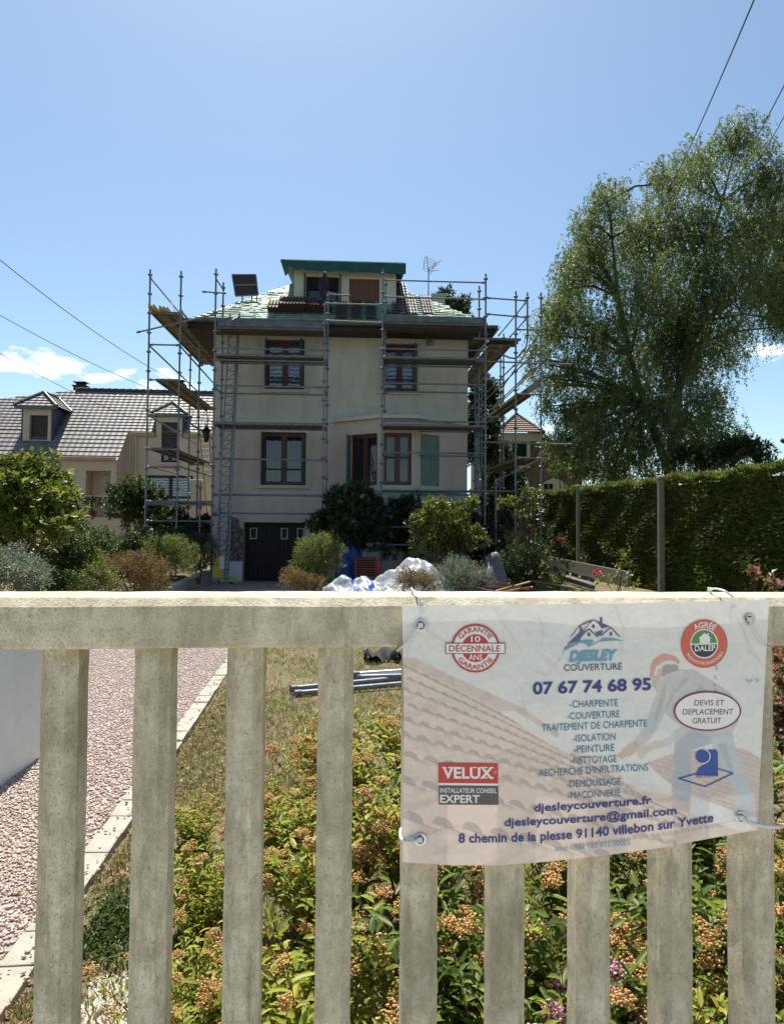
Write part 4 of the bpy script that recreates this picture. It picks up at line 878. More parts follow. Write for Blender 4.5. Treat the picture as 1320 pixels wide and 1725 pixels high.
planes = [rF, [(eR, eF, zeave), (eR, eB, zeave), (xm1, ym1, zr), (xm1, ym0, zr)], [(eR, eB, zeave), (eL, eB, zeave), (xm0, ym1, zr), (xm1, ym1, zr)], [(eL, eB, zeave), (eL, eF, zeave), (xm0, ym0, zr), (xm0, ym1, zr)]]
for pl in planes: roof.add(pl, [(0, 1, 2, 3)])
rf = roof.build('roof', M['membrane'], H); tag(rf, 'hipped roof stripped to pale green felt')
mb = MB()
def onF(u, s, h=0):       # point on the front roof plane: u, slope distance s, height h above it
    L = math.hypot(1, tanp); c, sn = 1/L, tanp/L; return Vector((u, eF+s*c-h*sn, zeave+s*sn+h*c))
sl_ = run*math.hypot(1, tanp); k = 0; s = .12
while s < sl_-.1:
    a, b = eL+s/sl_*run+.05, eR-s/sl_*run-.05; mb.beam(onF(a, s, .02), onF(b, s, .02), .03, .04, (0, -1, 1))
    c_ = 1/math.hypot(1, tanp)
    mb.beam((eL+s*c_-.0, eF+s*c_+.05, zeave+s*tanp*c_+.03), (eL+s*c_, eB-s*c_-.05, zeave+s*tanp*c_+.03), .03, .04); s += .165
mb.build('batten', M['batten'], rf)
# membrane laps and loose small pieces, paler to paint glints between battens on both hips
mb = MB(); rq = random.Random(5)
for k in range(380):
    s = .1+rq.random()*3.2
    if rq.random() < .68: lo_, hi_ = eL+s*.8+.08, eL+2.0+s*.25
    else: lo_, hi_ = eR-1.9, eR-s*.8-.1
    if hi_ <= lo_: continue
    u = rq.uniform(lo_, hi_); l = rq.uniform(.06, .26); a = rq.uniform(-.5, .5)
    c0 = onF(u, s, .045); mb.beam(c0, onF(u+l*math.cos(a), s+l*math.sin(a)*.5, .05), rq.uniform(.02, .06), .012, (0, -1, 1))
mb.build('felt_glint', M['batten'], rf)
# eaves: fascia, soffit, gutter
mb = MB(); zso = 6.72
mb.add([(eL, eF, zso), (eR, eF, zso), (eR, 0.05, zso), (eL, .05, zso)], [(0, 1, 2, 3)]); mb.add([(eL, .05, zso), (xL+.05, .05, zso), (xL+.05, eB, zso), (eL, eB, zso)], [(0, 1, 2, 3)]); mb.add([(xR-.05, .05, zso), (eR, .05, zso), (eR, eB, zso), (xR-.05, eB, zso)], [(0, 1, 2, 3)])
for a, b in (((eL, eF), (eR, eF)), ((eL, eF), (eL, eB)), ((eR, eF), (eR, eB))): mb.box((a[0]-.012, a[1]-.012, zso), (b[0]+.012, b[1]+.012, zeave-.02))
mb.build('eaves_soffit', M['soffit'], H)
def gutter(a, b):
    a, b = Vector(a), Vector(b); d = (b-a).normalized(); n = Vector((d.y, -d.x, 0)); g = MB(); vs = []; k = 9
    for q in (a, b):
        for i in range(k): t = math.pi*i/(k-1); vs.append(q + n*(.085*math.cos(t)) - Vector((0, 0, .085*math.sin(t))))
        for i in range(k): t = math.pi*(k-1-i)/(k-1); vs.append(q + n*(.075*math.cos(t)) - Vector((0, 0, .075*math.sin(t))))
    m_ = 2*k; g.add(vs, [(i, (i+1) % m_, m_+(i+1) % m_, m_+i) for i in range(m_)]); g.build('gutter', M['galvdark'], H, True)
gutter((eL-.1, eF-.10, zeave-.02), (eR+.1, eF-.10, zeave-.02)); gutter((eL-.10, eF-.1, zeave-.02), (eL-.10, eB, zeave-.02)); gutter((eR+.10, eB, zeave-.02), (eR+.10, eF-.1, zeave-.02))
# dormer
dv = .62; q = lambda x, y: FH.p(x, y, dv); dx0, dx1 = q(495, 480).x, q(667, 480).x; dz0 = q(580, 514).z-.25; dz1 = q(580, 456).z
w1 = (q(515, 480).x, q(571, 480).x, q(540, 509).z, q(540, 466).z); w2 = (q(588, 480).x, q(639, 480).x, q(612, 512).z, q(612, 470).z)
mb = MB(); wall(mb, (dx0, dv), (1, 0), 0, dx1-dx0, dz0, dz1, [(a-dx0, b-dx0, c, d) for a, b, c, d in (w1, w2)], .2)
for x in (dx0, dx1): mb.add([(x, dv, dz0), (x, dv, dz1), (x, dv+2.6, dz1)], [(0, 1, 2)])
dm = mb.build('dormer', M['trim'], H)
wd_ = window(dm, (0, dv), (1, 0), *w1, None, 'black', .10, leaves=1); 
mb = MB(); mb.box((w1[0]+.06, dv+.06, w1[3]-.36), (w1[1]-.06, dv+.09, w1[3]-.01)); mb.build('roller_blind', M['dark'], dm)
for x in (w1[0]-.05, w1[1]+.02): MB().box((x, dv-.05, w1[2]), (x+.035, dv-.004, w1[3]+.08)).build('blind_rail', M['black'], dm)
mb = MB(); n = 13
for k in range(n): mb.box((w2[0]+(w2[1]-w2[0])*k/n+.002, dv+.05, w2[2]), (w2[0]+(w2[1]-w2[0])*(k+1)/n-.002, dv+.08, w2[3]))
mb.build('shutter', M['brownshut'], dm)
r0 = q(481, 444); r1 = q(680, 450)
mb = MB(); zt0 = r0.z; zt1 = r1.z; zb_ = q(600, 463).z; fv = dv-.28
mb.add([(r0.x, fv, zb_+.10), (r1.x, fv, zb_-.0), (r1.x, fv, zt1), (r0.x+.05, fv, zt0), (r0.x, dv+2.8, zt0+.42), (r1.x, dv+2.8, zt1+.42), (r0.x, dv+2.8, zt0+.25), (r1.x, dv+2.8, zt1+.25)], [(0, 1, 2, 3), (3, 2, 5, 4), (0, 3, 4, 6), (1, 7, 5, 2), (0, 6, 7, 1)])
o = mb.build('dormer_roof', M['membdark'], dm)
mb = MB(); nn = 16
vs = []
for i in range(nn+1):
    t = i/nn; x = r0.x-.06+(r1.x-r0.x+.1)*t; y = fv-.02-.02*math.sin(t*17)
    ztop = zt0+(zt1-zt0)*t+.015; zbt = zb_-.02-.015*t + (.10 if t < .25 else .0)*(1-t*4 if t < .25 else 0) + .012*math.sin(t*31)
    vs += [(x, y, ztop), (x, y-.01*math.sin(t*40), zbt)]
mb.add(vs, [(2*i, 2*i+2, 2*i+3, 2*i+1) for i in range(nn)])
mb.add([(r0.x-.06, fv-.02, zt0+.02), (r0.x-.14, fv+.05, zt0+.03), (r0.x+.0, fv+.3, zb_-.10), (r0.x+.14, fv, zb_-.06), (r0.x+.05, fv-.03, zb_+.12)], [(0, 1, 2, 3, 4)])
mb.build('roof_felt_edge', M['membdark'], dm)
MB().box((r0.x+.02, fv-.045, max(zt0, zt1)-.01), (r1.x, fv-.03, max(zt0, zt1)+.012)).build('metal_edge', M['white'], dm)
# chimney and aerial
q = FH.p(737, 520, 2.2); mb = MB(); mb.box((q.x-.17, 2.0, 7.2), (q.x+.2, 2.5, FH.p(737, 502, 2.2).z)).box((q.x-.21, 1.96, FH.p(737, 502, 2.2).z+.001), (q.x+.24, 2.54, FH.p(737, 498, 2.2).z)); mb.build('chimney', M['sill'], H, False, .01)
v_ = 2.4; a = FH.p(721, 540, v_); b = FH.p(720, 457, v_); ae = fthing('tv_aerial', 'rake shaped television aerial on a thin mast above the right of the roof', 'aerial', FH)
MB().tube([(a.x, v_, 7.0), (a.x, v_, b.z+.1)], .018, 8).build('mast', M['galv'], ae, True)
mb = MB(); tq = FH.p(742, 433, v_); e0 = Vector((b.x+.02, v_, b.z)); e1 = Vector((tq.x, v_+.25, tq.z)); mb.tube([e0, e1], .012, 6); mb.tube([e0, Vector((tq.x-.08, v_-.15, tq.z-.48))], .01, 6); mb.tube([e0, (FH.p(717, 434, v_).x, v_-.3, b.z+.42)], .01, 6)
for i in range(9): c_ = e0.lerp(e1, .25+.08*i); mb.tube([c_-Vector((.09, -.16, -.02)), c_+Vector((.09, -.16, -.02))], .006, 5)
rx0 = FH.p(718, 434, v_); 
for k in range(6): zq = b.z-.05+.08*k; mb.tube([(b.x-.17+.03*k*.3, v_-.28, zq), (b.x+.12+.03*k, v_+.12, zq+.02)], .006, 5)
mb.tube([(b.x-.17, v_-.28, b.z-.05), (b.x-.12, v_-.28, b.z+.37)], .008, 5); mb.tube([(b.x+.12, v_+.12, b.z-.05), (b.x+.27, v_+.12, b.z+.37)], .008, 5); mb.build('antenna_head', M['galvdark'], ae, True)
# alarm siren box
q0, q1 = FH.p(717.5, 570, -.06), FH.p(730, 581.5, -.06); al = MB(); al.box((q0.x, -.10, q1.z), (q1.x, -.001, q0.z)); alb = al.build('siren_box', M['post'], H, False, .015)
MB().lathe([(.05, 0), (.04, .012)], (0, 0, 0), 16).build('siren_lens', M['galvdark'], alb); alb.children[0].rotation_euler = (math.pi/2, 0, 0); alb.children[0].location = ((q0.x+q1.x)/2, -.101, (q0.z+q1.z)/2+.02)
# tile stacks on the roof
def pantiles(m, nx_, ny, wd, ln, lap=.28, th=.02):
    for j in range(ny):
        for i in range(nx_):
            x0 = i*wd; s0 = j*(ln-lap*ln); h = .03+.012; vs = []; K = 12
            for a in range(K+1):
                t = a/K; zz = .03*max(0, math.sin(t*2*math.pi*2-.5))+.004
                vs += [(x0+wd*t, s0, zz+.035), (x0+wd*t, s0+ln, zz), (x0+wd*t, s0, zz+.012)]
            m.add(vs, [(3*a, 3*a+3, 3*a+4, 3*a+1) for a in range(K)]+[(3*a, 3*a+2, 3*a+5, 3*a+3) for a in range(K)])
    return m
ang_r = math.atan(tanp)
def rooftiles(name, label, px, py, nx_, ny, mat, group, wd=.2, ln=.3, layers=1, hgt=.06):
    v = None
    r = ray(px, py); c = CAM-FH.O; cu, cv = c.dot(FH.ux), c.dot(FH.vy); du, dv_ = r.dot(FH.ux), r.dot(FH.vy)
    t = (zeave+(cv-eF)*tanp-c.z)/(r.z-dv_*tanp); u = cu+du*t; vv = cv+dv_*t; s = (vv-eF)*math.hypot(1, tanp); mb = MB()
    k0 = 0
    for L_ in range(layers):
        n0 = len(mb.v); pantiles(mb, nx_, ny, wd, ln)
        for i in range(n0, len(mb.v)): q = mb.v[i]; mb.v[i] = (q[0]+random.uniform(-.004, .004)*0, q[1]-.012*L_, q[2]+L_*.032)
    o = mb.build(name, M[mat]); w = FH.O + FH.ux*u + FH.vy*vv + Vector((0, 0, zeave + (vv-eF)*tanp - 0)) ; w.z = zeave+(vv-eF)*tanp
    nrm = Vector((0, -math.sin(ang_r), math.cos(ang_r))); w = w + Matrix.Rotation(-FH.a, 3, 'Z') @ (nrm*hgt)
    o.matrix_world = Matrix.Translation(w) @ Matrix.Rotation(-FH.a, 4, 'Z') @ Matrix.Rotation(ang_r, 4, 'X'); tag(o, label, 'roof tiles', group); return o
for i, (px, py, l) in enumerate([(451, 531, 3), (470, 531, 7), (492, 531, 7), (515, 531, 6), (537, 532, 4)]):
    nm = ['low brown pile of roof tiles at the left end of the row below the dormer', 'tall brown pile of roof tiles, second from the left', 'tall brown pile of roof tiles under the left edge of the dormer window', 'brown pile of roof tiles under the middle of the dormer window', 'short brown pile of roof tiles just left of the central scaffold poles'][i]
    rooftiles('tile_stack', nm, px, py, 2, 2, 'tilebrown', 'piles of tiles waiting on the roof', .185, .36, l+3)
for i, (px, py) in enumerate([(566, 540), (591, 540), (616, 541)]):
    rooftiles('tile_stack', ['dark grey tile pile just right of the central scaffold poles', 'dark grey tile pile under the brown dormer shutter', 'dark grey tile pile just left of the right pair of scaffold poles'][i], px, py, 2, 5, 'tile', 'piles of tiles waiting on the roof', .15, .34, 2, .05)
for i, (px, py) in enumerate([(684, 531), (711, 531)]):
    rooftiles('tile_stack', ['glinting patch of loose tiles right of the dormer, nearer to it', 'glinting patch of loose tiles right of the dormer, nearer the chimney'][i], px, py, 2, 6, 'tile', 'piles of tiles waiting on the roof', .16, .34, 1, .05)
o = rooftiles('tiled_strip', 'dark laid tiles running up beside the right cheek of the dormer', 662, 532, 3, 11, 'tile', None, .17, .34, 1, .04)
o = rooftiles('roof_tiles', 'few dark tiles laid between green battens right of the right scaffold poles', 648, 531, 2, 1, 'tile', None, .16, .3, 1, .04)
# propped panel
ps = fthing('solar_panel', 'dark framed panel tilted up on legs above the left hip of the roof', 'panel', FH)
v_ = 1.0; c = [FH.p(391, 463, v_-.1), FH.p(431, 463, v_-.1), FH.p(435, 497, v_-.45), FH.p(397, 499, v_-.45)]
mb = MB(); th = Vector((0, .035, .02)); vs = c+[q+th for q in c]; mb.add(vs, [(0, 1, 2, 3), (7, 6, 5, 4), (0, 4, 5, 1), (1, 5, 6, 2), (2, 6, 7, 3), (3, 7, 4, 0)]); mb.build('panel', M['tilebrown'], ps)
mb = MB(); mid = [(c[0]+c[3])/2, (c[1]+c[2])/2]
for a, b in ((c[0], c[1]), (c[1], c[2]), (c[2], c[3]), (c[3], c[0]), mid): mb.beam(a-Vector((0, .012, 0)), b-Vector((0, .012, 0)), .035, .03, (0, -1, 0))
mb.build('panel_frame', M['galv'], ps)
for x, y in ((407, 509), (423, 509), (431, 507)):
    e = FH.p(x, y, v_-.5); MB().tube([(e.x, v_-.44, e.z+.28), (e.x+.03, v_-.35, e.z-.35)], .02, 6).build('leg', M['black'], ps)

# ================================================================== SCAFFOLDING
def pole(t, u, v, z0, z1, r=.0245):
    m = MB(); m.tube([(u, v, z0), (u, v, z1)], r, 10); z = z1-.14
    while z > z0+.1: m.lathe([(.03, -.035), (.062, -.012), (.062, .012), (.03, .03)], (u, v, z), 10); z -= .5
    m.build('pole', M['galv'], t, True)
def bar(t, a, b, r=.022, name='rail', mat='galv'):
    m = MB(); m.tube([a, b], r, 8); d = (Vector(b)-Vector(a)).normalized()
    for q, s in ((Vector(a), 1), (Vector(b), -1)): m.tube([q+d*s*.03, q+d*s*.10], r*1.5, 8)
    m.build(name, M[mat], t, True)
def deck(t, u0, u1, v0, v1, z, ax='u', mat='deckm', th=.055):
    m = MB(); n = 2; 
    if ax == 'u':
        w = (v1-v0)/n
        for k in range(n):
            a, b = v0+k*w+.008, v0+(k+1)*w-.008
            m.box((u0, a, z), (u1, b, z+.012)); m.box((u0, a, z-th), (u1, a+.03, z-.0005)); m.box((u0, b-.03, z-th), (u1, b, z-.0005))
            i = u0+.06
            while i < u1-.05: m.box((i, a+.032, z-.03), (i+.02, b-.032, z-.0005)); i += .12
    else:
        w = (u1-u0)/n
        for k in range(n):
            a, b = u0+k*w+.008, u0+(k+1)*w-.008
            m.box((a, v0, z), (b, v1, z+.012)); m.box((a, v0, z-th), (a+.03, v1, z-.0005)); m.box((b-.03, v0, z-th), (b, v1, z-.0005))
            i = v0+.3
            while i < v1-.1: m.box((a+.032, i, z-.035), (b-.032, i+.04, z-.0005)); i += .6
    m.build('deck', M[mat], t)
vf, vb = -1.65, -.85
def zf(x, y, v=vf): return FH.z(x, y, v)
# --- front left bay
T = fthing('scaffold_bay', 'front scaffold bay standing before the left half of the house', 'scaffold', FH, 'scaffolding round the house')
u1, u2 = FH.u(360, 700, vf), FH.u(545, 700, vf); u1b, u2b = FH.u(374, 620, vb), FH.u(550.5, 700, vb)
pole(T, u1, vf, -.2, zf(362, 453)); pole(T, u1b, vb, -.2, zf(378, 476, vb)); pole(T, u2, vf, .0, zf(546, 505)); pole(T, u2b, vb, .0, zf(552, 490, vb))
zd = [zf(450, 550)+.0, zf(450, 598), zf(450, 713), zf(450, 864)]
deck(T, u1b, u2, vf+.1, vb-.1, zd[0]); MB().box((u1b, vf+.04, zd[0]), (u2, vf+.07, zd[0]+.16)).build('toe_board', M['galvdark'], T)
for z in zd[1:3]:
    deck(T, u1, u2, vf+.1, vb-.1, z); bar(T, (u1, vf, z-.02), (u2, vf, z-.02), .03)
    bar(T, (u1, vb, z-.06), (u2b, vb, z-.06)); 
bar(T, (u1, vf, zf(450, 592)+.06), (u2, vf, zf(450, 592)+.06)); bar(T, (u1, vf, zf(450, 606)-.03), (u2, vf, zf(450, 606)-.03))
for y in (651, 774, 865): bar(T, (u1, vf, zf(450, y)), (u2, vf, zf(450, y)), .024)
bar(T, (u1, vb, zf(450, 664, vb)), (u2b, vb, zf(450, 664, vb))); bar(T, (u1, vf, zf(450, 834)), (u2, vf, zf(450, 834)), .03)
for z in zd+[zf(450, 651), zf(450, 865)]: bar(T, (u1, vf, z-.05), (u1b, vb, z-.05)); bar(T, (u2, vf, z-.05), (u2b, vb, z-.05))
bar(T, (FH.u(339, 489, vf), vf+.1, zf(339, 489)), (FH.u(380, 492, vf), vf+.1, zf(380, 492)), .022, 'tube'); bar(T, (u1, vf, zf(362, 470)), (u1b+.02, vb, zf(378, 489, vb)), .018, 'tube')
# --- front right bay
T2 = fthing('scaffold_bay', 'front scaffold bay standing before the right half of the house', 'scaffold', FH, 'scaffolding round the house')
u3, u4 = FH.u(643, 700, vf), FH.u(817, 700, vf); u3b, u4b = FH.u(647.5, 700, vb), FH.u(806, 700, vb)
pole(T2, u3, vf, -.1, zf(643, 452)); pole(T2, u3b, vb, -.1, zf(648, 470, vb)); pole(T2, u4, vf, .2, zf(818, 461)); pole(T2, u4b, vb, .2, zf(805, 482, vb))
ze = [zf(730, 542), zf(730, 602), zf(730, 716)]
deck(T2, u3, u4, vf+.1, vb-.1, ze[0]); MB().box((u3, vf+.04, ze[0]), (u4, vf+.07, ze[0]+.16)).build('toe_board', M['galvdark'], T2)
for z in ze[1:]: deck(T2, u3, u4, vf+.1, vb-.1, z); bar(T2, (u3, vf, z-.02), (u4, vf, z-.02), .03); bar(T2, (u3b, vb, z-.07), (u4b, vb, z-.07))
for y in (474, 502): bar(T2, (u3, vf, zf(730, y)), (u4, vf, zf(730, y)), .022)
for y in (589, 647, 710, 763, 828): bar(T2, (u3, vf, zf(730, y)), (u4, vf, zf(730, y)), .022)
for y in (661, 768, 833): bar(T2, (u3b, vb, zf(730, y, vb)), (u4b, vb, zf(730, y, vb)), .022)
for z in ze+[zf(730, 647), zf(730, 763)]: bar(T2, (u3, vf, z-.05), (u3b, vb, z-.05)); bar(T2, (u4, vf, z-.05), (u4b, vb, z-.05))
for y in (888, 918): bar(T2, (u3, vf, zf(700, y)), (u4+.1, vf, zf(700, y)), .024)
# centre link rails
bar(T2, (u2, vf+.03, zf(600, 512)), (u3, vf+.03, zf(600, 512)), .022); bar(T2, (u2b, vb, zf(600, 497, vb)), (FH.u(590, 498, vb), vb, zf(590, 498, vb)), .022)
bar(T2, (u2, vf, zf(600, 541)), (u3, vf, zf(600, 543)), .02)
# --- left tower and side
T3 = fthing('scaffold_bay', 'scaffold lift along the left side of the house with yellow beams on top', 'scaffold', FH, 'scaffolding round the house')
ua, ub = FH.u(248.5, 700, vf), FH.u(301, 700, vf); vr = 3.0
pole(T3, ua, vf, .0, zf(255, 454)); pole(T3, ub, vf, .0, zf(305, 457)); pole(T3, ua, vr, 0, FH.z(322, 590, vr)); pole(T3, ub, vr, 0, 6.5); pole(T3, ub+.02, .6, 0, 6.6)
zt3 = zf(275, 526); deck(T3, ua+.03, ub-.03, vf-.02, vr+1.6, zt3, 'v', 'plank')
bar(T3, (ua, vf, zt3-.02), (ub, vf, zt3-.02)); bar(T3, (ua, vf, zf(275, 581)), (ub, vf, zf(275, 581)))
bar(T3, (ub, vf, zt3+.06), (ub+.02, vr+1.6, zt3+.06), .03, 'toe_rail', 'alu')
zg = zf(257, 468); bar(T3, (ua, vf, zg), (ua, vr, zg), .02); 
for u in (ua, ub):
    for y in (582, 699): z = zf(275, y); bar(T3, (u, vf, z), (u, vr+1.2, z-.15), .022)
    z = zf(275, 785); bar(T3, (u, vf, z), (u, vr, z), .02)
for y in (640, 699, 757, 787, 848): z = zf(275, y); bar(T3, (ua, vf, z), (ub, vf, z), .022)
z = zf(280, 640); deck(T3, ua+.18, ub-.06, vf, vr+.4, z+.02, 'v', 'plank'); z = zf(275, 756); deck(T3, ua+.06, ub-.12, vf, vr+.4, z+.02, 'v', 'plank'); z = zf(275, 845); deck(T3, ua+.2, ub+.2, vf, vr-.5, z+.02, 'v', 'plank')
bar(T3, (FH.u(231, 561, vf), vf-.05, zf(231, 561)), (FH.u(362, 531, vf), vf-.05, zf(362, 531)), .022, 'tube')
bar(T3, (FH.u(245, 912, vf), vf-.04, zf(245, 912)), (FH.u(300, 898, vf), vf-.04, zf(300, 898)), .022, 'tube')
for z in (zt3, zf(280, 640), zf(275, 757)): bar(T3, (ua, vr, z-.04), (ub, vr, z-.04)); 
for y0 in (845, 850, 878): bar(T3, (ua, vf+.02, zf(300, y0)), (u1, vf+.02, zf(330, y0)), .022)
mb = MB(); mb.beam((FH.u(287, 505, 0), 0, FH.z(287, 505, 0)), (FH.u(295, 528, 0), .2, FH.z(295, 528, 0)), .02, .1, (0, -1, 0)); mb.build('brace_plate', M['alu'], T3)
for i, (du, dvv, ln, lab) in enumerate([(.08, -.35, 2.6, 'yellow timber beam lying outermost on the left scaffold top deck'), (.17, -.28, 2.4, 'yellow timber beam lying second from outside on the left scaffold deck'), (.30, -.18, 2.4, 'yellow timber beam third across the left scaffold top deck'), (.38, -.14, 2.3, 'yellow timber beam fourth across the left scaffold top deck'), (.46, -.08, 2.2, 'yellow timber beam nearest the poles on the left scaffold top deck')]):
    m = MB(); h = .1; m.box((-.025, 0, 0), (.025, ln, .022)).box((-.012, 0, .0225), (.012, ln, h-.0225)).box((-.025, 0, h-.022), (.025, ln, h)); o = m.build('timber_beam', M['yellowbeam'])
    w = FH.O+FH.ux*(ua+du)+FH.vy*(vf+dvv); o.location = (w.x, w.y, zt3+.015); o.rotation_euler = (0, 0, -FH.a+R(2)); tag(o, lab, 'beam', 'yellow beams on the scaffold')
# --- right side
T4 = fthing('scaffold_bay', 'scaffold lift running back along the right side of the house beside the birch', 'scaffold', FH, 'scaffolding round the house')
ud, ue, uf = FH.u(910.5, 700, vf), FH.u(868, 700, vf), FH.u(887, 550, vf)
pole(T4, ud, vf, .2, zf(909, 493)); pole(T4, ue, vf, .2, zf(867, 491)); pole(T4, uf, vf-.05, zf(887, 572), zf(887, 494)); pole(T4, ud, vr, .2, FH.z(853, 562, vr)); pole(T4, ud-.08, vr+.1, .2, FH.z(849, 600, vr)); pole(T4, ue-.05, vr, .2, FH.z(830, 600, vr)); pole(T4, xR+.25, -.1, .2, 4.6); pole(T4, xR+.5, 1.6, .2, 6.4)
mb = MB(); mb.tube([(uf, vf-.05, zf(887, 572)), (uf-.03, vf-.05, zf(884, 585)), (FH.u(872, 600, vf), vf-.03, zf(872, 601)), (ue, vf, zf(867, 604)), (FH.u(857, 604, vf), vf-.02, zf(857, 603)), (FH.u(830, 590, vf), vf, zf(830, 590))], .022, 8); mb.build('bracket', M['galvdark'], T4, True)
z4 = zf(840, 580); deck(T4, FH.u(797, 575, vf), FH.u(877, 575, vf), vf-.02, vf+.7, zf(840, 570)); 
ui0, ui1 = FH.u(824, 582, vf), FH.u(861, 582, vf); deck(T4, ui0, ui1, vf+.1, vr+1.5, z4, 'v', 'plank'); bar(T4, (ui0-.05, vf, z4+.1), (ui0-.05, vr, z4+.1), .03, 'toe_rail', 'alu')
zq = zf(880, 664); deck(T4, ue-.0, FH.u(895, 664, vf), vf+.02, vr+.6, zq, 'v', 'plank'); mb = MB(); mb.box((ud-.05, vf+.05, zf(903, 650)), (ud-.02, vr+.6, zf(903, 650)+.2)); mb.build('toe_board', M['deckm'], T4); bar(T4, (ue, vf, zq), (ud, vf, zq))
zq = zf(890, 772); deck(T4, ue, ud-.1, vf+.02, vr+.6, zq, 'v', 'plank'); bar(T4, (ue, vf, zq), (ud, vf, zq)); bar(T4, (ud, vf, zq-.02), (ud-.1, vr+.8, zq-.3), .02)
for (a, b) in (((818, 503), (887, 508)), ((818, 530), (887, 536)), ((868, 556), (909, 557)), ((800, 609), (962, 615)), ((806, 745), (962, 749)), ((645, 826), (870, 828)), ((818, 703), (840, 703))):
    bar(T4, (FH.u(*a, vf), vf-.06, zf(*a)), (FH.u(*b, vf), vf-.06, zf(*b)), .022, 'tube')
for (a, b, vb2) in (((885, 510), (839, 566), .6), ((885, 538), (858, 568), .2), ((866, 615), (790, 690), 3), ((908, 588), (868, 625), 1), ((880, 614), (800, 690), 3.2), ((897, 622), (815, 700), 3), ((912, 612), (830, 690), 3.4)):
    bar(T4, (FH.u(*a, vf), vf, zf(*a)), (FH.u(*b, vb2), vb2, FH.z(*b, vb2)), .018, 'brace')
for z in (z4, zf(880, 664), zf(890, 772)): bar(T4, (ue, vr, z), (ud, vr, z), .02); bar(T4, (u4b, vb, z), (xR+.25, 1.6, z), .02)
bar(T4, (ud, vf, zf(909, 557)), (ud, vr, zf(909, 557)-.6), .018)
pole(T4, FH.u(835, 800, vf), vf, .2, zf(835, 806)); 
pole(T, FH.u(338, 810, vf), vf-.03, .2, zf(338, 812))

# --- hoist mast (lattice) with yellow motor plate
hm = fthing('tile_hoist', 'tall lattice ladder hoist leaning against the left part of the facade', 'hoist', FH)
a0, a1 = FH.p(361, 975, -2.3), FH.p(388, 528, -1.9+1.0); b0, b1 = FH.p(384, 975, -2.3), FH.p(404, 528, -.9); c0, c1 = (a0+b0)/2+Vector((0, .22, 0)), (a1+b1)/2+Vector((0, .22, 0)); c0 += Vector((.05, 0, 0)); c1 += Vector((.05, 0, 0))
mb = MB()
for s_, e in ((a0, a1), (b0, b1), (c0, c1)): mb.tube([s_, e], .02, 8)
mb.build('rail', M['galv'], hm, True); mb = MB(); n = 30
for i in range(n):
    t0, t1 = i/n, (i+1)/n; mb.tube([a0.lerp(a1, t0), b0.lerp(b1, t0)], .014, 5)
    mb.tube([a0.lerp(a1, t0), c0.lerp(c1, t1)], .008, 5); mb.tube([b0.lerp(b1, t1), c0.lerp(c1, t0)], .008, 5)
    if i % 3 == 0: mb.tube([a0.lerp(a1, t0), b0.lerp(b1, t1)], .009, 5)
mb.build('rung', M['galv'], hm, True)
q0 = FH.p(361, 936, -2.34); q1 = FH.p(376, 974, -2.34); MB().box((q0.x, -2.45, q1.z), (q1.x, -2.36, q0.z)).build('motor_plate', M['yellow'], hm, False, .01)
q0 = FH.p(369, 938, -2.5); q1 = FH.p(377, 959, -2.5); MB().box((q0.x, -2.47, q1.z), (q1.x, -2.455, q0.z)).build('notice_plate', M['white'], hm)
# dark jacket hung on the central poles
jk = fthing('jacket', 'dark navy jacket hung over the top of the central scaffold pole', 'jacket', FH); v_ = vf-.02
mb = MB(); prof = [(546, 460, .02), (546, 464, .06), (545.5, 470, .09), (545, 478, .10), (545.5, 486, .09), (545, 494, .085), (544, 502, .075), (546, 508, .03)]; vs = []; n = 12
for k, (x, y, r) in enumerate(prof):
    c = FH.p(x, y, v_)
    for i in range(n): t = 2*math.pi*i/n; rr = r*(1+.22*math.sin(3*t+k*.9)); vs.append((c.x+rr*math.cos(t), c.y+rr*.6*math.sin(t), c.z))
mb.add(vs, [(k*n+i, k*n+(i+1) % n, (k+1)*n+(i+1) % n, (k+1)*n+i) for k in range(len(prof)-1) for i in range(n)]+[tuple(range(n)), tuple((len(prof)-1)*n+i for i in range(n))]); mb.build('body', M['cloth_dark'], jk, True)
for x0, y0, x1, y1 in ((541, 468, 540, 497), (551, 468, 552, 485)): MB().tube([FH.p(x0, y0, v_-.02), FH.p((x0+x1)/2-1, (y0+y1)/2, v_-.05), FH.p(x1, y1, v_-.02)], [.04, .05, .03], 8).build('sleeve', M['cloth_dark'], jk, True)
mb = MB(); c = FH.p(547, 459, v_); mb.ball((c.x, c.y, c.z), .035, 8, 5, (1.3, 1, .8)); mb.build('collar', M['post'], jk, True)
# lantern on a bracket at the left corner
lt = fthing('wall_lantern', 'black wrought iron lantern hanging from a curled bracket at the left corner of the house', 'lantern', FH); v_ = .1
c = FH.p(347.5, 733, v_); pts = [FH.p(358, 712, v_), FH.p(352, 707, v_), FH.p(346, 710, v_), FH.p(345, 716, v_), FH.p(348, 720, v_)]
MB().tube(pts+[c+Vector((0, 0, .2))], .014, 6).build('bracket', M['black'], lt, True)
MB().lathe([(.04, -.2), (.06, -.16), (.10, .10), (.16, .11), (.10, .17), (.03, .23), (.015, .3)], c, 6).build('housing', M['black'], lt)
MB().lathe([(.058, -.15), (.105, .08)], c, 6).build('lantern_glass', M['net'], lt)
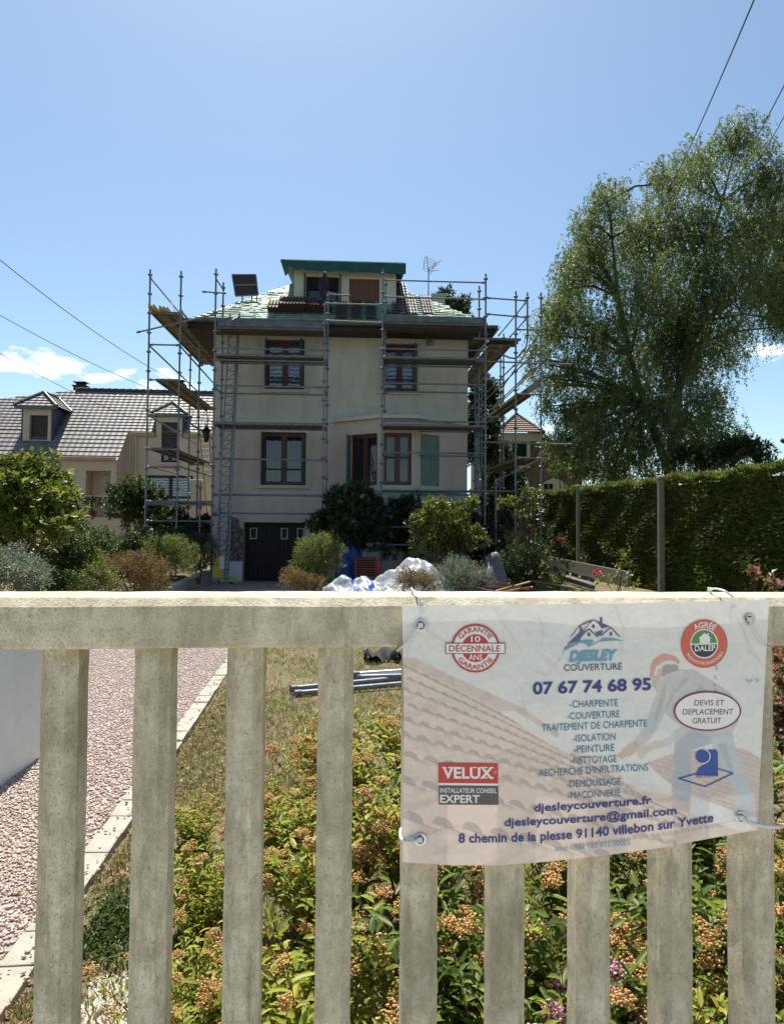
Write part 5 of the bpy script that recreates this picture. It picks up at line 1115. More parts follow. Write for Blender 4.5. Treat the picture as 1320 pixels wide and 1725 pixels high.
# yellow hose reel by the garage
q = FH.p(390, 983, -.9); hr = fthing('hose_reel', 'yellow hose coil leaning by the white plinth left of the garage', 'hose reel', FH); mb = MB()
for k in range(5): mb.tube([(q.x+(.17-.012*k)*math.cos(t*math.pi/9), q.y-.02*k, .02+q.z+(.17-.012*k)*math.sin(t*math.pi/9)) for t in range(19)], .014, 6)
mb.build('hose', M['yellow'], hr, True); MB().lathe([(.05, 0), (.05, .12)], (0, 0, 0), 12).build('hub', M['redbrown'], hr); hr.children[-1].location = (q.x, q.y+.02, q.z); hr.children[-1].rotation_euler = (math.pi/2, 0, 0)
# ramp retaining wall
a = FH.pu(285, 993, FH.u(300, 980, -3.2)); w0 = P(287, 990, 15.6); w1_ = P(357, 961, 19.4); mb = MB()
mb.add([(w0.x, w0.y, -.6), (w1_.x, w1_.y, -.6), (w1_.x, w1_.y, w1_.z), (w0.x, w0.y, w0.z), (w0.x-.2, w0.y, -.6), (w1_.x-.2, w1_.y, -.6), (w1_.x-.2, w1_.y, w1_.z), (w0.x-.2, w0.y, w0.z)], [(0, 1, 2, 3), (4, 7, 6, 5), (3, 2, 6, 7), (0, 3, 7, 4), (1, 5, 6, 2), (0, 4, 5, 1)])
tag(mb.build('retaining_wall', M['sill']), 'low pale retaining wall sloping up beside the garage ramp, left of the hoist foot', 'wall')
# ================================================================== NEIGHBOUR HOUSE, LEFT
FN = Frame((-10, 32, 0), 1.2)
HN = fthing('neighbour_house', 'cream villa with a long grey tiled roof and dormers at the left', 'house', FN)
n0 = lambda x, y, v=0: FN.p(x, y, v)
zE0 = n0(195, 770).z; uS = n0(196, 800).x; uL = -14.0
vr_ = 1.35; zE1 = n0(260, 728, vr_).z; slope = (zE1-zE0)/vr_
def onN(v): return zE0 + slope*v
# ridge depth: solve for the ridge row
vv = 2.0
for _ in range(60): vv += (FN.z(200, 659, vv) - onN(vv))*.4
vR = vv; zR = onN(vR); uR0 = FN.u(128, 656, vR); uEnd = FN.u(420, 662, vR)
dr = (n0(145, 793).x, n0(187, 793).x, n0(165, 868).z-.3, n0(165, 793).z); sw = (n0(98, 800).x, n0(111, 800).x, n0(100, 812).z, n0(100, 793).z)
mb = MB(); wall(mb, (uL, 0), (1, 0), 0, uS-uL, -.5, zE0, [(a-uL, b-uL, c, d) for a, b, c, d in (dr, sw)], .9)
wall(mb, (uS, 0), (0, 1), 0, vr_, -.5, zE0, []); mb.add([(uS, 0, zE0), (uS, vr_, zE0), (uS, vr_, zE1)], [(0, 1, 2)]); mb.build('front_wall', M['nwall'], HN)
rw = (FN.u(248, 820, vr_), FN.u(325, 820, vr_), FN.z(290, 840, vr_), FN.z(290, 801, vr_)); dwn = (FN.u(272, 740, vr_), FN.u(301, 740, vr_), FN.z(285, 779, vr_), FN.z(285, 711, vr_)); db = (FN.u(199, 800, vr_), FN.u(213, 800, vr_), FN.z(205, 830, vr_), FN.z(205, 798, vr_))
uE = uEnd+1
mb = MB(); wall(mb, (uS, vr_), (1, 0), 0, uE-uS, -.5, zE1, [(a-uS, b-uS, c, min(d, zE1)) for a, b, c, d in (rw, dwn, db)], .3); mb.build('recessed_wall', M['nwall'], HN)
MB().box((dr[0]-.1, .91, dr[2]), (dr[1]+.1, .95, dr[3]+.1)).build('porch_back', M['nwall'], HN)
MB().box((n0(172, 800, .9).x, .86, dr[2]), (dr[1]-.06, .905, dr[3]-.15)).build('front_door', M['sill'], HN, False, .01)
MB().box((sw[0], .25, sw[2]), (sw[1], .28, sw[3])).build('small_window', M['dark'], HN)
MB().box((db[0], vr_+.12, db[2]), (db[1], vr_+.15, db[3])).build('small_window', M['dark'], HN)
window(HN, (0, vr_), (1, 0), *rw, 'lace', 'black', .1); wn = window(HN, (0, vr_), (1, 0), dwn[0], dwn[1], dwn[2], dwn[2]+(dwn[3]-dwn[2])*.38, 'lace', 'black', .1)
MB().box((dwn[0], vr_+.08, dwn[2]+(dwn[3]-dwn[2])*.39), (dwn[1], vr_+.13, dwn[3])).build('roller_shutter', M['purple'], HN)
MB().box((dwn[0]-.15, vr_-.1, dwn[2]-.12), (dwn[1]+.15, vr_+.05, dwn[2]-.005)).build('window_sill', M['nwall'], HN, False, .01)
# roof
rp = MB(); courses(rp, [(uL, -.18, onN(-.18)), (uS+.1, -.18, onN(-.18)), (uS+.1, vr_, zE1+.0), (uL, vr_, zE1)], 7, .03)
uh = uL - 2
courses(rp, [(uL, vr_, zE1+.01), (uE, vr_, zE1+.01), (uE, vR, zR), (uR0, vR, zR)], int((vR-vr_)*math.hypot(1, slope)/.235), .03)
rp.add([(uL, 0, zE0), (uR0, vR, zR), (uL, 2*vR, zE0)], [(0, 1, 2)]); rp.add([(uR0, vR, zR), (uE, vR, zR), (uE, 2*vR, zE0), (uL, 2*vR, zE0)], [(0, 1, 2, 3)])
rn = rp.build('roof', M['ntile'], HN)
mb = MB(); u = uR0
while u < uE: mb.tube([(u, vR, zR+.02), (u+.34, vR, zR+.035)], [.10, .12], 8); u += .33
mb.build('ridge_tiles', M['ridge'], rn, True)
MB().box((uL, -.22, zE0-.18), (uS+.02, -.001, zE0-.02)).build('eave_moulding', M['nedge'], HN, False, .03)
e1 = FN.u(262, 730, vr_); e2 = FN.u(312, 730, vr_)
for a, b in ((uS+.3, e1), (e2, uE)): MB().box((a, vr_-.2, zE1-.22), (b, vr_-.001, zE1-.03)).build('eave_moulding', M['nedge'], HN, False, .03)
MB().tube([(FN.u(226, 740, vr_-.1), vr_-.1, zE1-.1), (FN.u(229, 745, vr_-.1), vr_-.08, zE1-.4), (FN.u(229, 745, vr_-.1), vr_-.08, .5)], .05, 8).build('downpipe', M['nwall'], HN, True)
def ndormer(x0, x1, ytop, ybot, xa, ya, xre, yre, v0, win, eav, name):
    a0, a1 = FN.u(x0, ytop, v0), FN.u(x1, ytop, v0); z1_, z0_ = FN.z(x0, ytop, v0), FN.z(x0, ybot, v0)-.1; vb_ = (z1_-zE0)/slope
    d_ = bpy.data.objects.new('dormer', None); S.collection.objects.link(d_); d_.parent = HN; d_.empty_display_size = .1
    m = MB(); h = (win[0]-a0, win[1]-a0, win[2], win[3]); wall(m, (a0, v0), (1, 0), 0, a1-a0, z0_, z1_, [h], .25); m.build('dormer_wall', M['nwall'], d_)
    m = MB(); 
    for x in (a0-.01, a1+.01): m.add([(x, v0+.03, z0_), (x, v0+.03, z1_), (x, vb_, z1_)], [(0, 1, 2)])
    m.box((a1-.04, v0-.01, z0_), (a1+.02, v0+.03, z1_)); m.box((a0-.02, v0-.01, z0_), (a0+.04, v0+.03, z1_)); m.build('slate_cheek', M['slate'], d_)
    MB().box((win[0], v0+.2, win[2]), (win[1], v0+.24, win[3])).build('roller_shutter', M['purple'], d_)
    am = (a0+a1)/2; o_ = eav; zt_ = z1_-.02; half = (a1-a0)/2+o_; va = v0-o_+half; zt2 = FN.z(xa, ya, va); vb2 = (zt2-zE0)/slope
    m = MB(); A = (a0-o_, v0-o_, zt_); B = (a1+o_, v0-o_, zt_); T_ = (am, va, zt2); Tb = (am, vb2, zt2); Bb = (a1+o_, (zt_-zE0)/slope, zt_); Ab = (a0-o_, (zt_-zE0)/slope, zt_)
    courses(m, [A, B, T_], 5, .04); courses(m, [B, Bb, Tb, T_], 5, .04); courses(m, [Ab, A, T_, Tb], 5, .04); m.build('dormer_roof', M['ntile'], d_)
    m = MB()
    for q0, q1 in ((A, T_), (B, T_), (T_, Tb), (Tb, Bb)):
        q0, q1 = Vector(q0), Vector(q1); n = max(2, int((q1-q0).length/.3))
        for k in range(n): m.tube([q0.lerp(q1, k/n)+Vector((0, 0, .03)), q0.lerp(q1, (k+1)/n)+Vector((0, 0, .05))], [.085, .065], 8)
    m.build('hip_tiles', M['ridge'], d_, True)
    m = MB(); m.box((a0-o_, v0-o_+.01, zt_-.12), (a1+o_, v0-o_+.12, zt_-.002)); m.build('dormer_gutter', M['galvdark'], d_)
    return d_
v0 = .75; ndormer(38, 89, 684, 745, 84, 662, 150, 698, v0, (FN.u(50, 715, v0), FN.u(81, 715, v0), FN.z(60, 741, v0), FN.z(60, 699, v0)), .25, 'dormer')
v0 = vr_-.03; ndormer(262, 309, 697, 733, 290, 679, 330, 715, v0, (FN.u(272, 715, v0), FN.u(300, 715, v0), zE1-.35, FN.z(285, 711, v0)), .18, 'dormer')
for (x0, x1, y0, y1) in ((124, 144, 643, 660), (289, 309, 640, 662)):
    vc = vR+.5; a, b = FN.u(x0, y0, vc), FN.u(x1, y0, vc); zt_ = FN.z(x0, y0, vc); ch = MB(); ch.box((a, vc, zR-.8), (b, vc+.5, zt_-.22)).box((a-.06, vc-.06, zt_-.22), (b+.06, vc+.56, zt_-.16)); 
    for k in range(3): ch.lathe([(.09, 0), (.08, .14)], (a+.12+(b-a-.24)*k/2, vc+.25, zt_-.16), 8)
    ch.box((a-.02, vc-.02, zt_-.02), (b+.02, vc+.52, zt_+.02)); ch.build('chimney', M['tilebrown'], HN)
# terrace wall, railing, pots
FT = Frame((-9, 29, 0), 1.2); t = fthing('terrace_railing', 'curved bar wrought iron railing on the neighbour terrace beside the round shrub', 'railing', FT)
a = FT.p(126, 836, 0); b = FT.p(186, 838, 0); zb_ = FT.p(150, 871, 0).z; mb = MB(); mb.tube([(a.x, 0, a.z), (b.x, 0, a.z)], .022, 6).tube([(a.x, 0, zb_+.06), (b.x, 0, zb_+.06)], .015, 6); mb.build('rail', M['black'], t, True)
mb = MB(); n = 15
for i in range(n+1): u = a.x+(b.x-a.x)*i/n; mb.tube([(u, 0, a.z), (u, -.02, a.z-.3), (u, -.14, a.z-.6), (u, -.02, zb_+.1)], .009, 5)
mb.build('bars', M['black'], t, True)
for u in (a.x, (a.x+b.x)/2, b.x): MB().box((u-.02, -.02, zb_-.1), (u+.02, .02, a.z+.03)).build('post', M['black'], t)
tw = FT.p(111, 873, .1); mb = MB(); mb.box((tw.x, .05, -.5), (FT.u(240, 873, .1), .3, zb_-.01)); o = mb.build('terrace_wall', M['nwall']); o.location = FT.O; o.rotation_euler = (0, 0, -FT.a); tag(o, 'cream terrace wall under the iron railing of the neighbour house', 'wall')
for x, y, r, l in ((118, 868, .16, 'orange clay pot standing left of the terrace railing'), (127, 868, .13, 'smaller orange clay pot against the first railing post')):
    c = FT.p(x, 875, .1); c = FT.O+FT.ux*c.x+FT.vy*.15+Vector((0, 0, zb_)); t = thing('flower_pot', l, 'flower pot', c, 0, 'terracotta pots on the terrace'); MB().lathe([(r*.7, 0), (r, .24), (r*1.08, .24), (r*1.08, .29), (r*.95, .29)], (0, 0, 0), 16).build('pot', M['orange'], t, True)
c = FT.O+FT.ux*FT.u(157, 870, .15)+FT.vy*.2+Vector((0, 0, zb_)); t = thing('potted_flower', 'small dark red flowering plant in a pot behind the terrace railing', 'potted plant', c); MB().lathe([(.1, 0), (.15, .22), (.16, .25)], (0, 0, 0), 14).build('pot', M['redbrown'], t, True); crown('foliage', [(0, 0, .5, .3, .25, .25)], 60, 8, .1, .05, M['L_dark'], t); crown('flowers', [(0, 0, .55, .24, .2, .14)], 12, 5, .06, .05, M['L_brown'], t)
# tall panel wall right of neighbour
FP_ = Frame((-5, 27, 0), 3); q0, q1 = FP_.p(322, 812, 0), FP_.p(336, 880, 0); t = fthing('garden_wall', 'pale capped garden wall and pillar between the two properties, left of the hoist', 'wall', FP_)
MB().box((q0.x, 0, 0), (q1.x, .3, q0.z)).build('pillar', M['nwall'], t, False, .01); MB().box((q0.x-.06, -.05, q0.z+.001), (q1.x+.06, .35, q0.z+.1)).build('pillar_cap', M['trim'], t, False, .02)
mb = MB(); e = FP_.p(358, 800, 3); mb.prismz([(q1.x, .08), (e.x, 3), (e.x, 3.15), (q1.x, .23)], 0, q0.z+.02); mb.build('wall_panel', M['nwall'], t)
# ladder on the neighbour side
t = fthing('ladder', 'thin metal ladder leaning upright in front of the neighbour wall by the lantern', 'ladder', FP_); a0, a1 = FP_.p(343, 800, -1), FP_.p(333, 690, 0); b0, b1 = FP_.p(358, 800, -1), FP_.p(348, 690, 0)
for a, b in ((a0, a1), (b0, b1)): MB().tube([a+(a-b)*.6, b], .02, 6).build('side_rail', M['wood'], t, True)
mb = MB()
for k in range(14): mb.tube([a0.lerp(a1, k/13), b0.lerp(b1, k/13)], .014, 5)
mb.build('rung', M['galv'], t, True)

# ================================================================== STONE HOUSE, RIGHT BACK
FS = Frame((11, 38, 0), 2); HS = fthing('stone_house', 'brown millstone house with white arched windows behind the right scaffold', 'house', FS)
s = lambda x, y, v=0: FS.p(x, y, v)
ul, ur = s(826, 760).x, s(962, 760).x; ze_ = s(870, 729).z; zg_ = s(962, 775).z; ua_, ub_ = s(838, 729).x, s(909, 729).x
mb = MB(); mb.prism([(ul, -.5), (ur+.6, -.5), (ur+.6, zg_-.6), (ub_, ze_), (ua_, ze_), (ul, s(826, 745).z)], 0, 6); mb.build('stone_wall', M['millstone'], HS)
mb = MB(); ap = s(869, 699, 3.2); courses(mb, [(ua_-.1, -.35, ze_), (ub_+.1, -.35, ze_), (ap.x, 3.2, ap.z)], 9, .06)
for a, b in (((ub_+.1, -.35, ze_), (ur+1.2, -.35, zg_-.9)), ((ul-.5, -.35, s(822, 752).z), (ua_-.1, -.35, ze_))):
    top = (ap.x, 3.2, ap.z); mb.add([a, b, (b[0], 6, b[2]), top], [(0, 1, 2), (0, 2, 3)]); mb.add([a, b, (b[0], b[1], b[2]-.25), (a[0], a[1], a[2]-.25)], [(0, 1, 2, 3)])
rs = mb.build('roof', M['rtile'], HS); MB().tube([(ua_-.1, -.3, ze_+.02), (ap.x, 3.2, ap.z+.05), (ub_+.1, -.3, ze_+.02)], .13, 8).build('hip_tiles', M['tilebrown'], rs, True)
MB().lathe([(.12, 0), (.05, .15), (.09, .3), (.01, .5)], (ap.x, 3.2, ap.z), 8).build('finial', M['tilebrown'], rs, True)
MB().box((ua_, -.06, ze_-.45), (ub_, -.002, ze_-.02)).build('frieze', M['trim'], HS)
def archwin(x0, x1, ya, yb, fr=5, inner=None):
    a, b = s(x0, ya).x, s(x1, ya).x; zt_, zb_ = s(x0, ya).z, s(x0, yb).z; r = (b-a)/2; cxm = (a+b)/2
    poly = [(a, zb_), (b, zb_)] + [(cxm+r*math.cos(R(k*15)), zt_-r+r*math.sin(R(k*15))) for k in range(0, 13)]
    f = MB().prism(poly, -.07, -.003).build('window', M['trim'], HS)
    ia, ib = s(inner[0], ya).x, s(inner[1], ya).x; MB().box((ia, -.085, s(x0, inner[3]).z), (ib, -.0705, s(x0, inner[2]).z)).build('pane', M['dark'], f)
    MB().box(((ia+ib)/2-.02, -.1, s(x0, inner[3]).z), ((ia+ib)/2+.02, -.0855, s(x0, inner[2]).z)).build('glazing_bar', M['sill'], f)
archwin(922, 945, 757, 775, inner=(928, 938, 769, 786)); archwin(868, 890, 802, 822, inner=(874, 883, 813, 835)); archwin(907, 958, 806, 830, inner=(915, 930, 815, 832))
f = MB().box((s(856, 745).x, -.05, s(856, 770).z), (s(892, 745).x, -.003, s(856, 738).z)).build('window', M['trim'], HS); MB().box((s(862, 745).x, -.065, s(856, 769).z), (s(886, 745).x, -.0505, s(856, 744).z)).build('pane', M['dark'], f)
for x0, x1, y in ((872, 891, 786), (924, 946, 788)): MB().box((s(x0, y).x, -.15, s(x0, y+2).z), (s(x1, y).x, -.001, s(x0, y-1).z)).build('window_sill', M['trim'], HS)

# ================================================================== HEDGE + POSTS (right boundary)
X0 = 7.45; hd = thing('clipped_hedge', 'long tall clipped dark green conifer hedge along the right boundary', 'hedge', (X0, 8, 0)); HY0, HY1, HT = -1.2, 16.2, 2.5
a = R(-2); hd.rotation_euler = (0, 0, 0)
mb = MB(); n = 40; vs = []
for i in range(n+1):
    y = HY0+(HY1-HY0)*i/n
    for (x, z) in ((.24, .0), (.24, HT-.16), (.9, HT-.14), (.95, 0)): vs.append((x, y, z))
mb.add(vs, [(4*i+j, 4*i+(j+1) % 4, 4*i+4+(j+1) % 4, 4*i+4+j) for i in range(n) for j in range(4)]+[(0, 1, 2, 3), (4*n, 4*n+1, 4*n+2, 4*n+3)]); M['hcore'] = surf('hedge_inner', (.012, .02, .006), (.03, .04, .012), 14, .95, bump=1); mb.build('dark_core', M['hcore'], hd)  # solid dark box added behind the leaves to block the gaps
n = 135000; y = HY0+(HY1-HY0)*rng.random(n)**1.1; z = HT*rng.random(n); wav = .05*np.sin(y*3.1+np.sin(z*4)*1.3)*np.cos(z*3.7+y)
top = rng.random(n) < .24
rag = .05*np.sin(y*5.3)+.04*np.sin(y*2.1+1)
Pn = np.stack([.10+wav*.9+.09*rng.random(n), y, z], 1); Pn[top] = np.stack([.9*rng.random(top.sum()), y[top], HT-.08+rag[top]+.03*rng.random(top.sum())], 1)
D = np.stack([-.75+.3*rng.normal(size=n), .75*rng.normal(size=n), .05+.32*rng.normal(size=n)], 1); D[top] = np.stack([.3*rng.normal(size=top.sum())-.2, .5*rng.normal(size=top.sum()), .5+.4*rng.random(top.sum())], 1)
Nn = rdir(n)*.5+[-.3, 0, 1]; V, F = leafarr(Pn, D, Nn, .06+.07*rng.random(n), .024+.016*rng.random(n), .15)
npmesh('foliage', V, F, M['L_hedge'], hd)
for k in range(9):       # a few longer shoots
    pass
def cpost(px, ytop, Y, lab, pw=.062):
    c = P(px, ytop, Y); t = thing('concrete_post', lab, 'post', (c.x, Y, 0), 0, 'posts along the hedge'); MB().box((-pw, -.055, -.1), (pw, .055, c.z-.04)).build('shaft', M['post'], t, False, .012)
    MB().lathe([(pw*.9, 0), (pw*1.4, .0), (pw*1.4, .03), (pw*1.1, .055), (pw*.4, .07)], (0, 0, c.z-.045), 16).build('cap', M['post'], t, True)
cpost(1112, 803, 14.6, 'grey concrete post with rounded cap, nearest and largest in front of the hedge'); cpost(973, 818, 19.3, 'middle thin concrete post in front of the hedge', .045); cpost(896, 822, 23.3, 'farthest concrete post at the far end of the hedge beside the rose', .045)
q0, q1 = G(925, 975, .0), P(1085, 992, 15.8); mb = MB(); mb.beam((7.15, 22.0, .2), (7.25, 15.9, .12), .05, .5); tag(mb.build('gravel_board', M['post']), 'low concrete gravel board at the foot of the hedge between the posts', 'board')
# wooden pallet ladder lying by the hedge
t = thing('wooden_ladder', 'short weathered wooden ladder lying on the ground below the hedge gravel board', 'ladder', P(955, 985, 15.2)); a, b = Vector((-.35, .3, .22)), Vector((.55, -.2, -.05)); o_ = Vector((.16, .42, .12))
for k in (0, 1): MB().beam(a+o_*k, b+o_*k, .05, .09).build('side_rail', M['deckm'], t)
mb = MB()
for k in range(5): q = a.lerp(b, .08+k*.2); mb.beam(q-o_*.1, q+o_*1.1, .05, .05)
mb.build('rung', M['deckm'], t)

# ================================================================== TREES
bir = thing('birch_tree', 'tall weeping birch rising above the hedge at the right', 'tree', P(1130, 872, 29)); bo = bir.location; bo.z = 0
LB = [(1245, 235, 42), (1180, 285, 48), (1290, 300, 58), (1120, 315, 38), (1025, 345, 38), (985, 385, 30), (1080, 400, 60), (1170, 390, 70), (1265, 400, 75), (1005, 445, 42), (1095, 490, 75), (1200, 490, 80), (1295, 490, 60), (955, 520, 36), (928, 560, 34), (908, 605, 20), (1010, 570, 58), (1110, 590, 72), (1210, 585, 52), (1315, 545, 36), (965, 450, 30), (962, 490, 34), (985, 425, 34), (942, 530, 28), (1150, 620, 48), (1135, 705, 46), (1145, 560, 44), (955, 625, 34), (932, 645, 26), (985, 695, 38), (975, 770, 36), (1025, 800, 34), (905, 640, 14), (945, 745, 24), (1040, 665, 62), (1100, 690, 50), (1190, 680, 40), (955, 700, 28), (1000, 745, 55), (1080, 765, 65), (1180, 755, 62), (1240, 755, 34), (925, 690, 16), (1330, 380, 55), (1345, 470, 60)]
rs_ = random.Random(11); lob = []
for (x, y, r) in LB:
    for k in range(2):
        Y = 29+rs_.uniform(-2.2, 2.2); p_ = P(x+rs_.uniform(-6, 6), y+rs_.uniform(-6, 6), Y)-bo; rm = r/FPX*Y; lob.append((p_.x, p_.y, p_.z, rm))
lob = np.array(lob); wgt = lob[:, 3]**2; ns = 14500; pk = rng.choice(len(lob), ns, p=wgt/wgt.sum()); d = rdir(ns); C0 = lob[pk, :3]+d*(lob[pk, 3]*(.2+1.0*rng.random(ns)**.8))[:, None]
low = (C0[:, 2] < 7); ln = np.where(low, .5+.6*rng.random(ns), .5+1.1*rng.random(ns)**1.5); per = 27
idx = np.repeat(np.arange(ns), per); tt_ = rng.random(ns*per); hd_ = rng.normal(size=(ns, 2))*.32+np.array([-.05, 0])
Pn = C0[idx].copy(); Pn[:, :2] += hd_[idx]*(ln[idx]*tt_)[:, None]; Pn[:, 2] += ln[idx]*(.12*np.sin(tt_*3.1)-tt_**1.4*.85)+.25; Pn += rng.normal(size=Pn.shape)*.035
D = np.stack([hd_[idx, 0]*1.1, hd_[idx, 1]*1.1, -.5-.4*tt_], 1)+rdir(len(idx))*.75
V, F = leafarr(Pn, D, rdir(len(idx))+[0, 0, .4], .068+.045*rng.random(len(idx)), .04+.024*rng.random(len(idx)), .15); npmesh('crown', V, F, M['L_birch'], bir)
mb = MB(); ph = random.Random(4)
tr_ = [P(x, y, 29)-bo for x, y in ((1130, 872), (1128, 800), (1132, 740), (1138, 690), (1144, 640), (1150, 590), (1165, 500), (1190, 420), (1215, 340), (1238, 250))]
mb.tube(tr_, [.27, .24, .21, .19, .17, .15, .12, .09, .06, .02], 10)
t2 = [P(x, y, 29)-bo for x, y in ((1128, 800), (1105, 740), (1085, 680), (1060, 600), (1040, 500), (1030, 400), (1022, 340))]; mb.tube(t2, [.2, .17, .14, .12, .09, .05, .02], 8)
t3_ = [P(x, y, 29)-bo for x, y in ((1150, 590), (1190, 540), (1240, 480), (1280, 400), (1300, 310))]; mb.tube(t3_, [.12, .1, .08, .05, .02], 8)
mb.build('trunk', M['birchbark'], bir, True); mb = MB()
src_ = tr_[3:]+t2[2:]+t3_
for k in range(0, len(lob)):
    e = Vector(lob[k, :3]); b_ = min([q for q in src_ if q.z < e.z+.3] or src_, key=lambda q: (q-e).length); m_ = (b_+e)/2+Vector((0, 0, .3)); mb.tube([b_, m_, e, e+Vector((ph.uniform(-.5, .5), ph.uniform(-.5, .5), -.6))], [.06, .045, .025, .01], 6)
    for j in range(3): f_ = e+Vector((ph.uniform(-1, 1), ph.uniform(-1, 1), ph.uniform(-.6, .8)))*lob[k, 3]*.8; mb.tube([m_.lerp(e, .4), (m_+f_)/2+Vector((0, 0, .2)), f_], [.022, .016, .006], 5)
mb.build('branch', M['birchbark'], bir, True)
def tree(label, lst, Y, ntw, per, L, W, mat, gx, ybase=905, group=None, tr=.1, dY=.8, **k):
    b = P(gx, ybase, Y); b.z = -.3; t = thing('tree', label, 'tree', b, 0, group); lo = [(l[0]-b.x, l[1]-b.y, l[2]-b.z, l[3], l[4], l[5]) for l in px_lobes(lst, Y, dY)]
    crown('crown', lo, ntw, per, L, W, mat, t, **k); top = max(l[2] for l in lo); m = MB(); m.tube([(0, 0, 0), (.05, 0, top*.4), (0, .05, top*.9)], [tr, tr*.8, tr*.3], 8)
    for l in lo: m.tube([(0, 0, min(top*.4, l[2]*.6)), ((l[0])*.5, l[1]*.5, l[2]*.75), l[:3]], [tr*.5, tr*.35, tr*.12], 6)
    m.build('trunk', M['bark'], t, True); return t
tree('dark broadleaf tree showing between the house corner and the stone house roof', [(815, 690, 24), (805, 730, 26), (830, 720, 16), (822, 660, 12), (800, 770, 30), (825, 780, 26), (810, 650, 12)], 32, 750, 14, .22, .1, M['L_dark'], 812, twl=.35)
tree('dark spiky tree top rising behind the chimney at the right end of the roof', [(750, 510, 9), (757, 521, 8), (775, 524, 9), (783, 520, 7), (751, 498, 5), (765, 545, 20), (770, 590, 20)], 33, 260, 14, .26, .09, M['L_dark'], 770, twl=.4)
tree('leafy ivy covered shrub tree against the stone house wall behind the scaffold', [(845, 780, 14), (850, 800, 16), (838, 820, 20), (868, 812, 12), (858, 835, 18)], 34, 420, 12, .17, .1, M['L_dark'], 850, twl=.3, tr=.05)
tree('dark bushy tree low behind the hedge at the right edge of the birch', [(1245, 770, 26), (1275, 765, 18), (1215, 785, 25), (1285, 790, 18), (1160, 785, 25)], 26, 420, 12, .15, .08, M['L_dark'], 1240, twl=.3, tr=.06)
tree('pale shoots of a young tree between the stone house and the birch', [(940, 800, 12), (955, 790, 9), (938, 775, 7), (965, 805, 16), (990, 800, 14)], 25, 130, 10, .12, .06, M['L_mid'], 950, twl=.3, tr=.04)
# dark back hedge right of the house
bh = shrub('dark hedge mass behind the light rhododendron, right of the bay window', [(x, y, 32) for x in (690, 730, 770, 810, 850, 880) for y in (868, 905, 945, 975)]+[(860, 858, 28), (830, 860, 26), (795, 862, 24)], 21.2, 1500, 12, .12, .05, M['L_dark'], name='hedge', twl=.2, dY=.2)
# ---- front garden plants
shrub('big light green bush with broad leaves at the left edge', [(40, 822, 30), (75, 828, 28), (30, 865, 38), (80, 870, 34), (8, 838, 34), (62, 905, 34), (102, 855, 14), (72, 788, 10), (82, 772, 6), (15, 812, 22), (20, 915, 34), (-20, 880, 40), (42, 796, 10), (110, 880, 10)], 10.5, 820, 13, .10, .065, M['L_lime'], twl=.2, dY=.45, gx=60, st=8, sr=.025)
shrub('grey green leafy shrub low in the left corner above the rail', [(20, 965, 30), (50, 975, 22), (-10, 970, 30), (25, 990, 25), (60, 990, 16)], 8.6, 420, 12, .06, .018, M['L_grey'], twl=.1)
shrub('dense mid green bush behind the grey green one at the left', [(100, 930, 32), (130, 945, 28), (85, 960, 30), (120, 970, 34), (150, 965, 22), (70, 930, 18)], 12.5, 900, 12, .05, .03, M['L_mid'])
shrub('loose shrub with pale leaves under the terrace wall', [(108, 890, 20), (130, 890, 14), (95, 880, 12), (90, 905, 18)], 16, 260, 10, .08, .045, M['L_mid'])
shrub('low dark planting filling the left border behind the russet bush', [(150, 930, 20), (185, 940, 20), (215, 935, 18), (235, 915, 14), (140, 955, 20), (200, 955, 18), (170, 905, 12)], 15.8, 800, 12, .055, .03, M['L_mid'])
shrub('dark mixed planting at the foot of the green bush by the left rail', [(70, 985, 18), (95, 990, 18), (120, 995, 16), (45, 1000, 16), (145, 1000, 14)], 10.8, 500, 12, .045, .022, M['L_mid'])
shrub('dark conifer foliage mass between the round bush and the feathery bush', [(245, 915, 18), (270, 925, 18), (300, 915, 18), (325, 905, 16), (240, 950, 16)], 18.5, 800, 12, .07, .03, M['L_dark'])
tp = shrub('clipped round dark green bush on bare stems in front of the neighbour house', [(205, 840, 22), (230, 830, 22), (255, 840, 20), (215, 865, 26), (245, 865, 24), (265, 860, 14), (228, 885, 20), (200, 855, 14)], 20, 1300, 12, .065, .035, M['L_mid'], gx=222, twl=.1, st=7, sr=.035)
shrub('dark green bush behind the left scaffold poles', [(285, 880, 26), (270, 905, 28), (300, 905, 24), (320, 895, 18), (255, 890, 16)], 21, 600, 12, .09, .05, M['L_mid'])
shrub('dark round bush by the garden pillar left of the hoist', [(345, 885, 14), (340, 905, 18), (355, 900, 16)], 22, 300, 12, .08, .045, M['L_dark'])
shrub('feathery yellow green conifer bush left of the ramp wall', [(262, 930, 22), (290, 925, 20), (310, 940, 22), (275, 955, 26), (250, 945, 14), (300, 965, 22)], 15.5, 1500, 14, .045, .010, M['L_lime'], twl=.12)
shrub('dark green conifer bush against the hoist foot', [(330, 925, 20), (340, 945, 20), (325, 960, 20), (345, 920, 14)], 17, 900, 13, .05, .012, M['L_dark'])
shrub('brown and russet dried bush in the left border just above the rail', [(205, 965, 22), (235, 960, 22), (260, 970, 20), (220, 985, 24), (255, 990, 22), (185, 980, 14)], 13, 1000, 13, .035, .018, M['L_brown'])
shrub('yellowish patchy low shrub between the russet bush and the green bush', [(165, 975, 18), (180, 990, 16), (150, 990, 14), (165, 950, 10)], 12, 350, 12, .04, .02, M['L_lime'])
shrub('thin stalky perennial clump below the terrace wall', [(180, 915, 16), (205, 925, 16), (170, 935, 18), (150, 910, 10), (195, 945, 18)], 17, 260, 10, .09, .02, M['L_mid'])
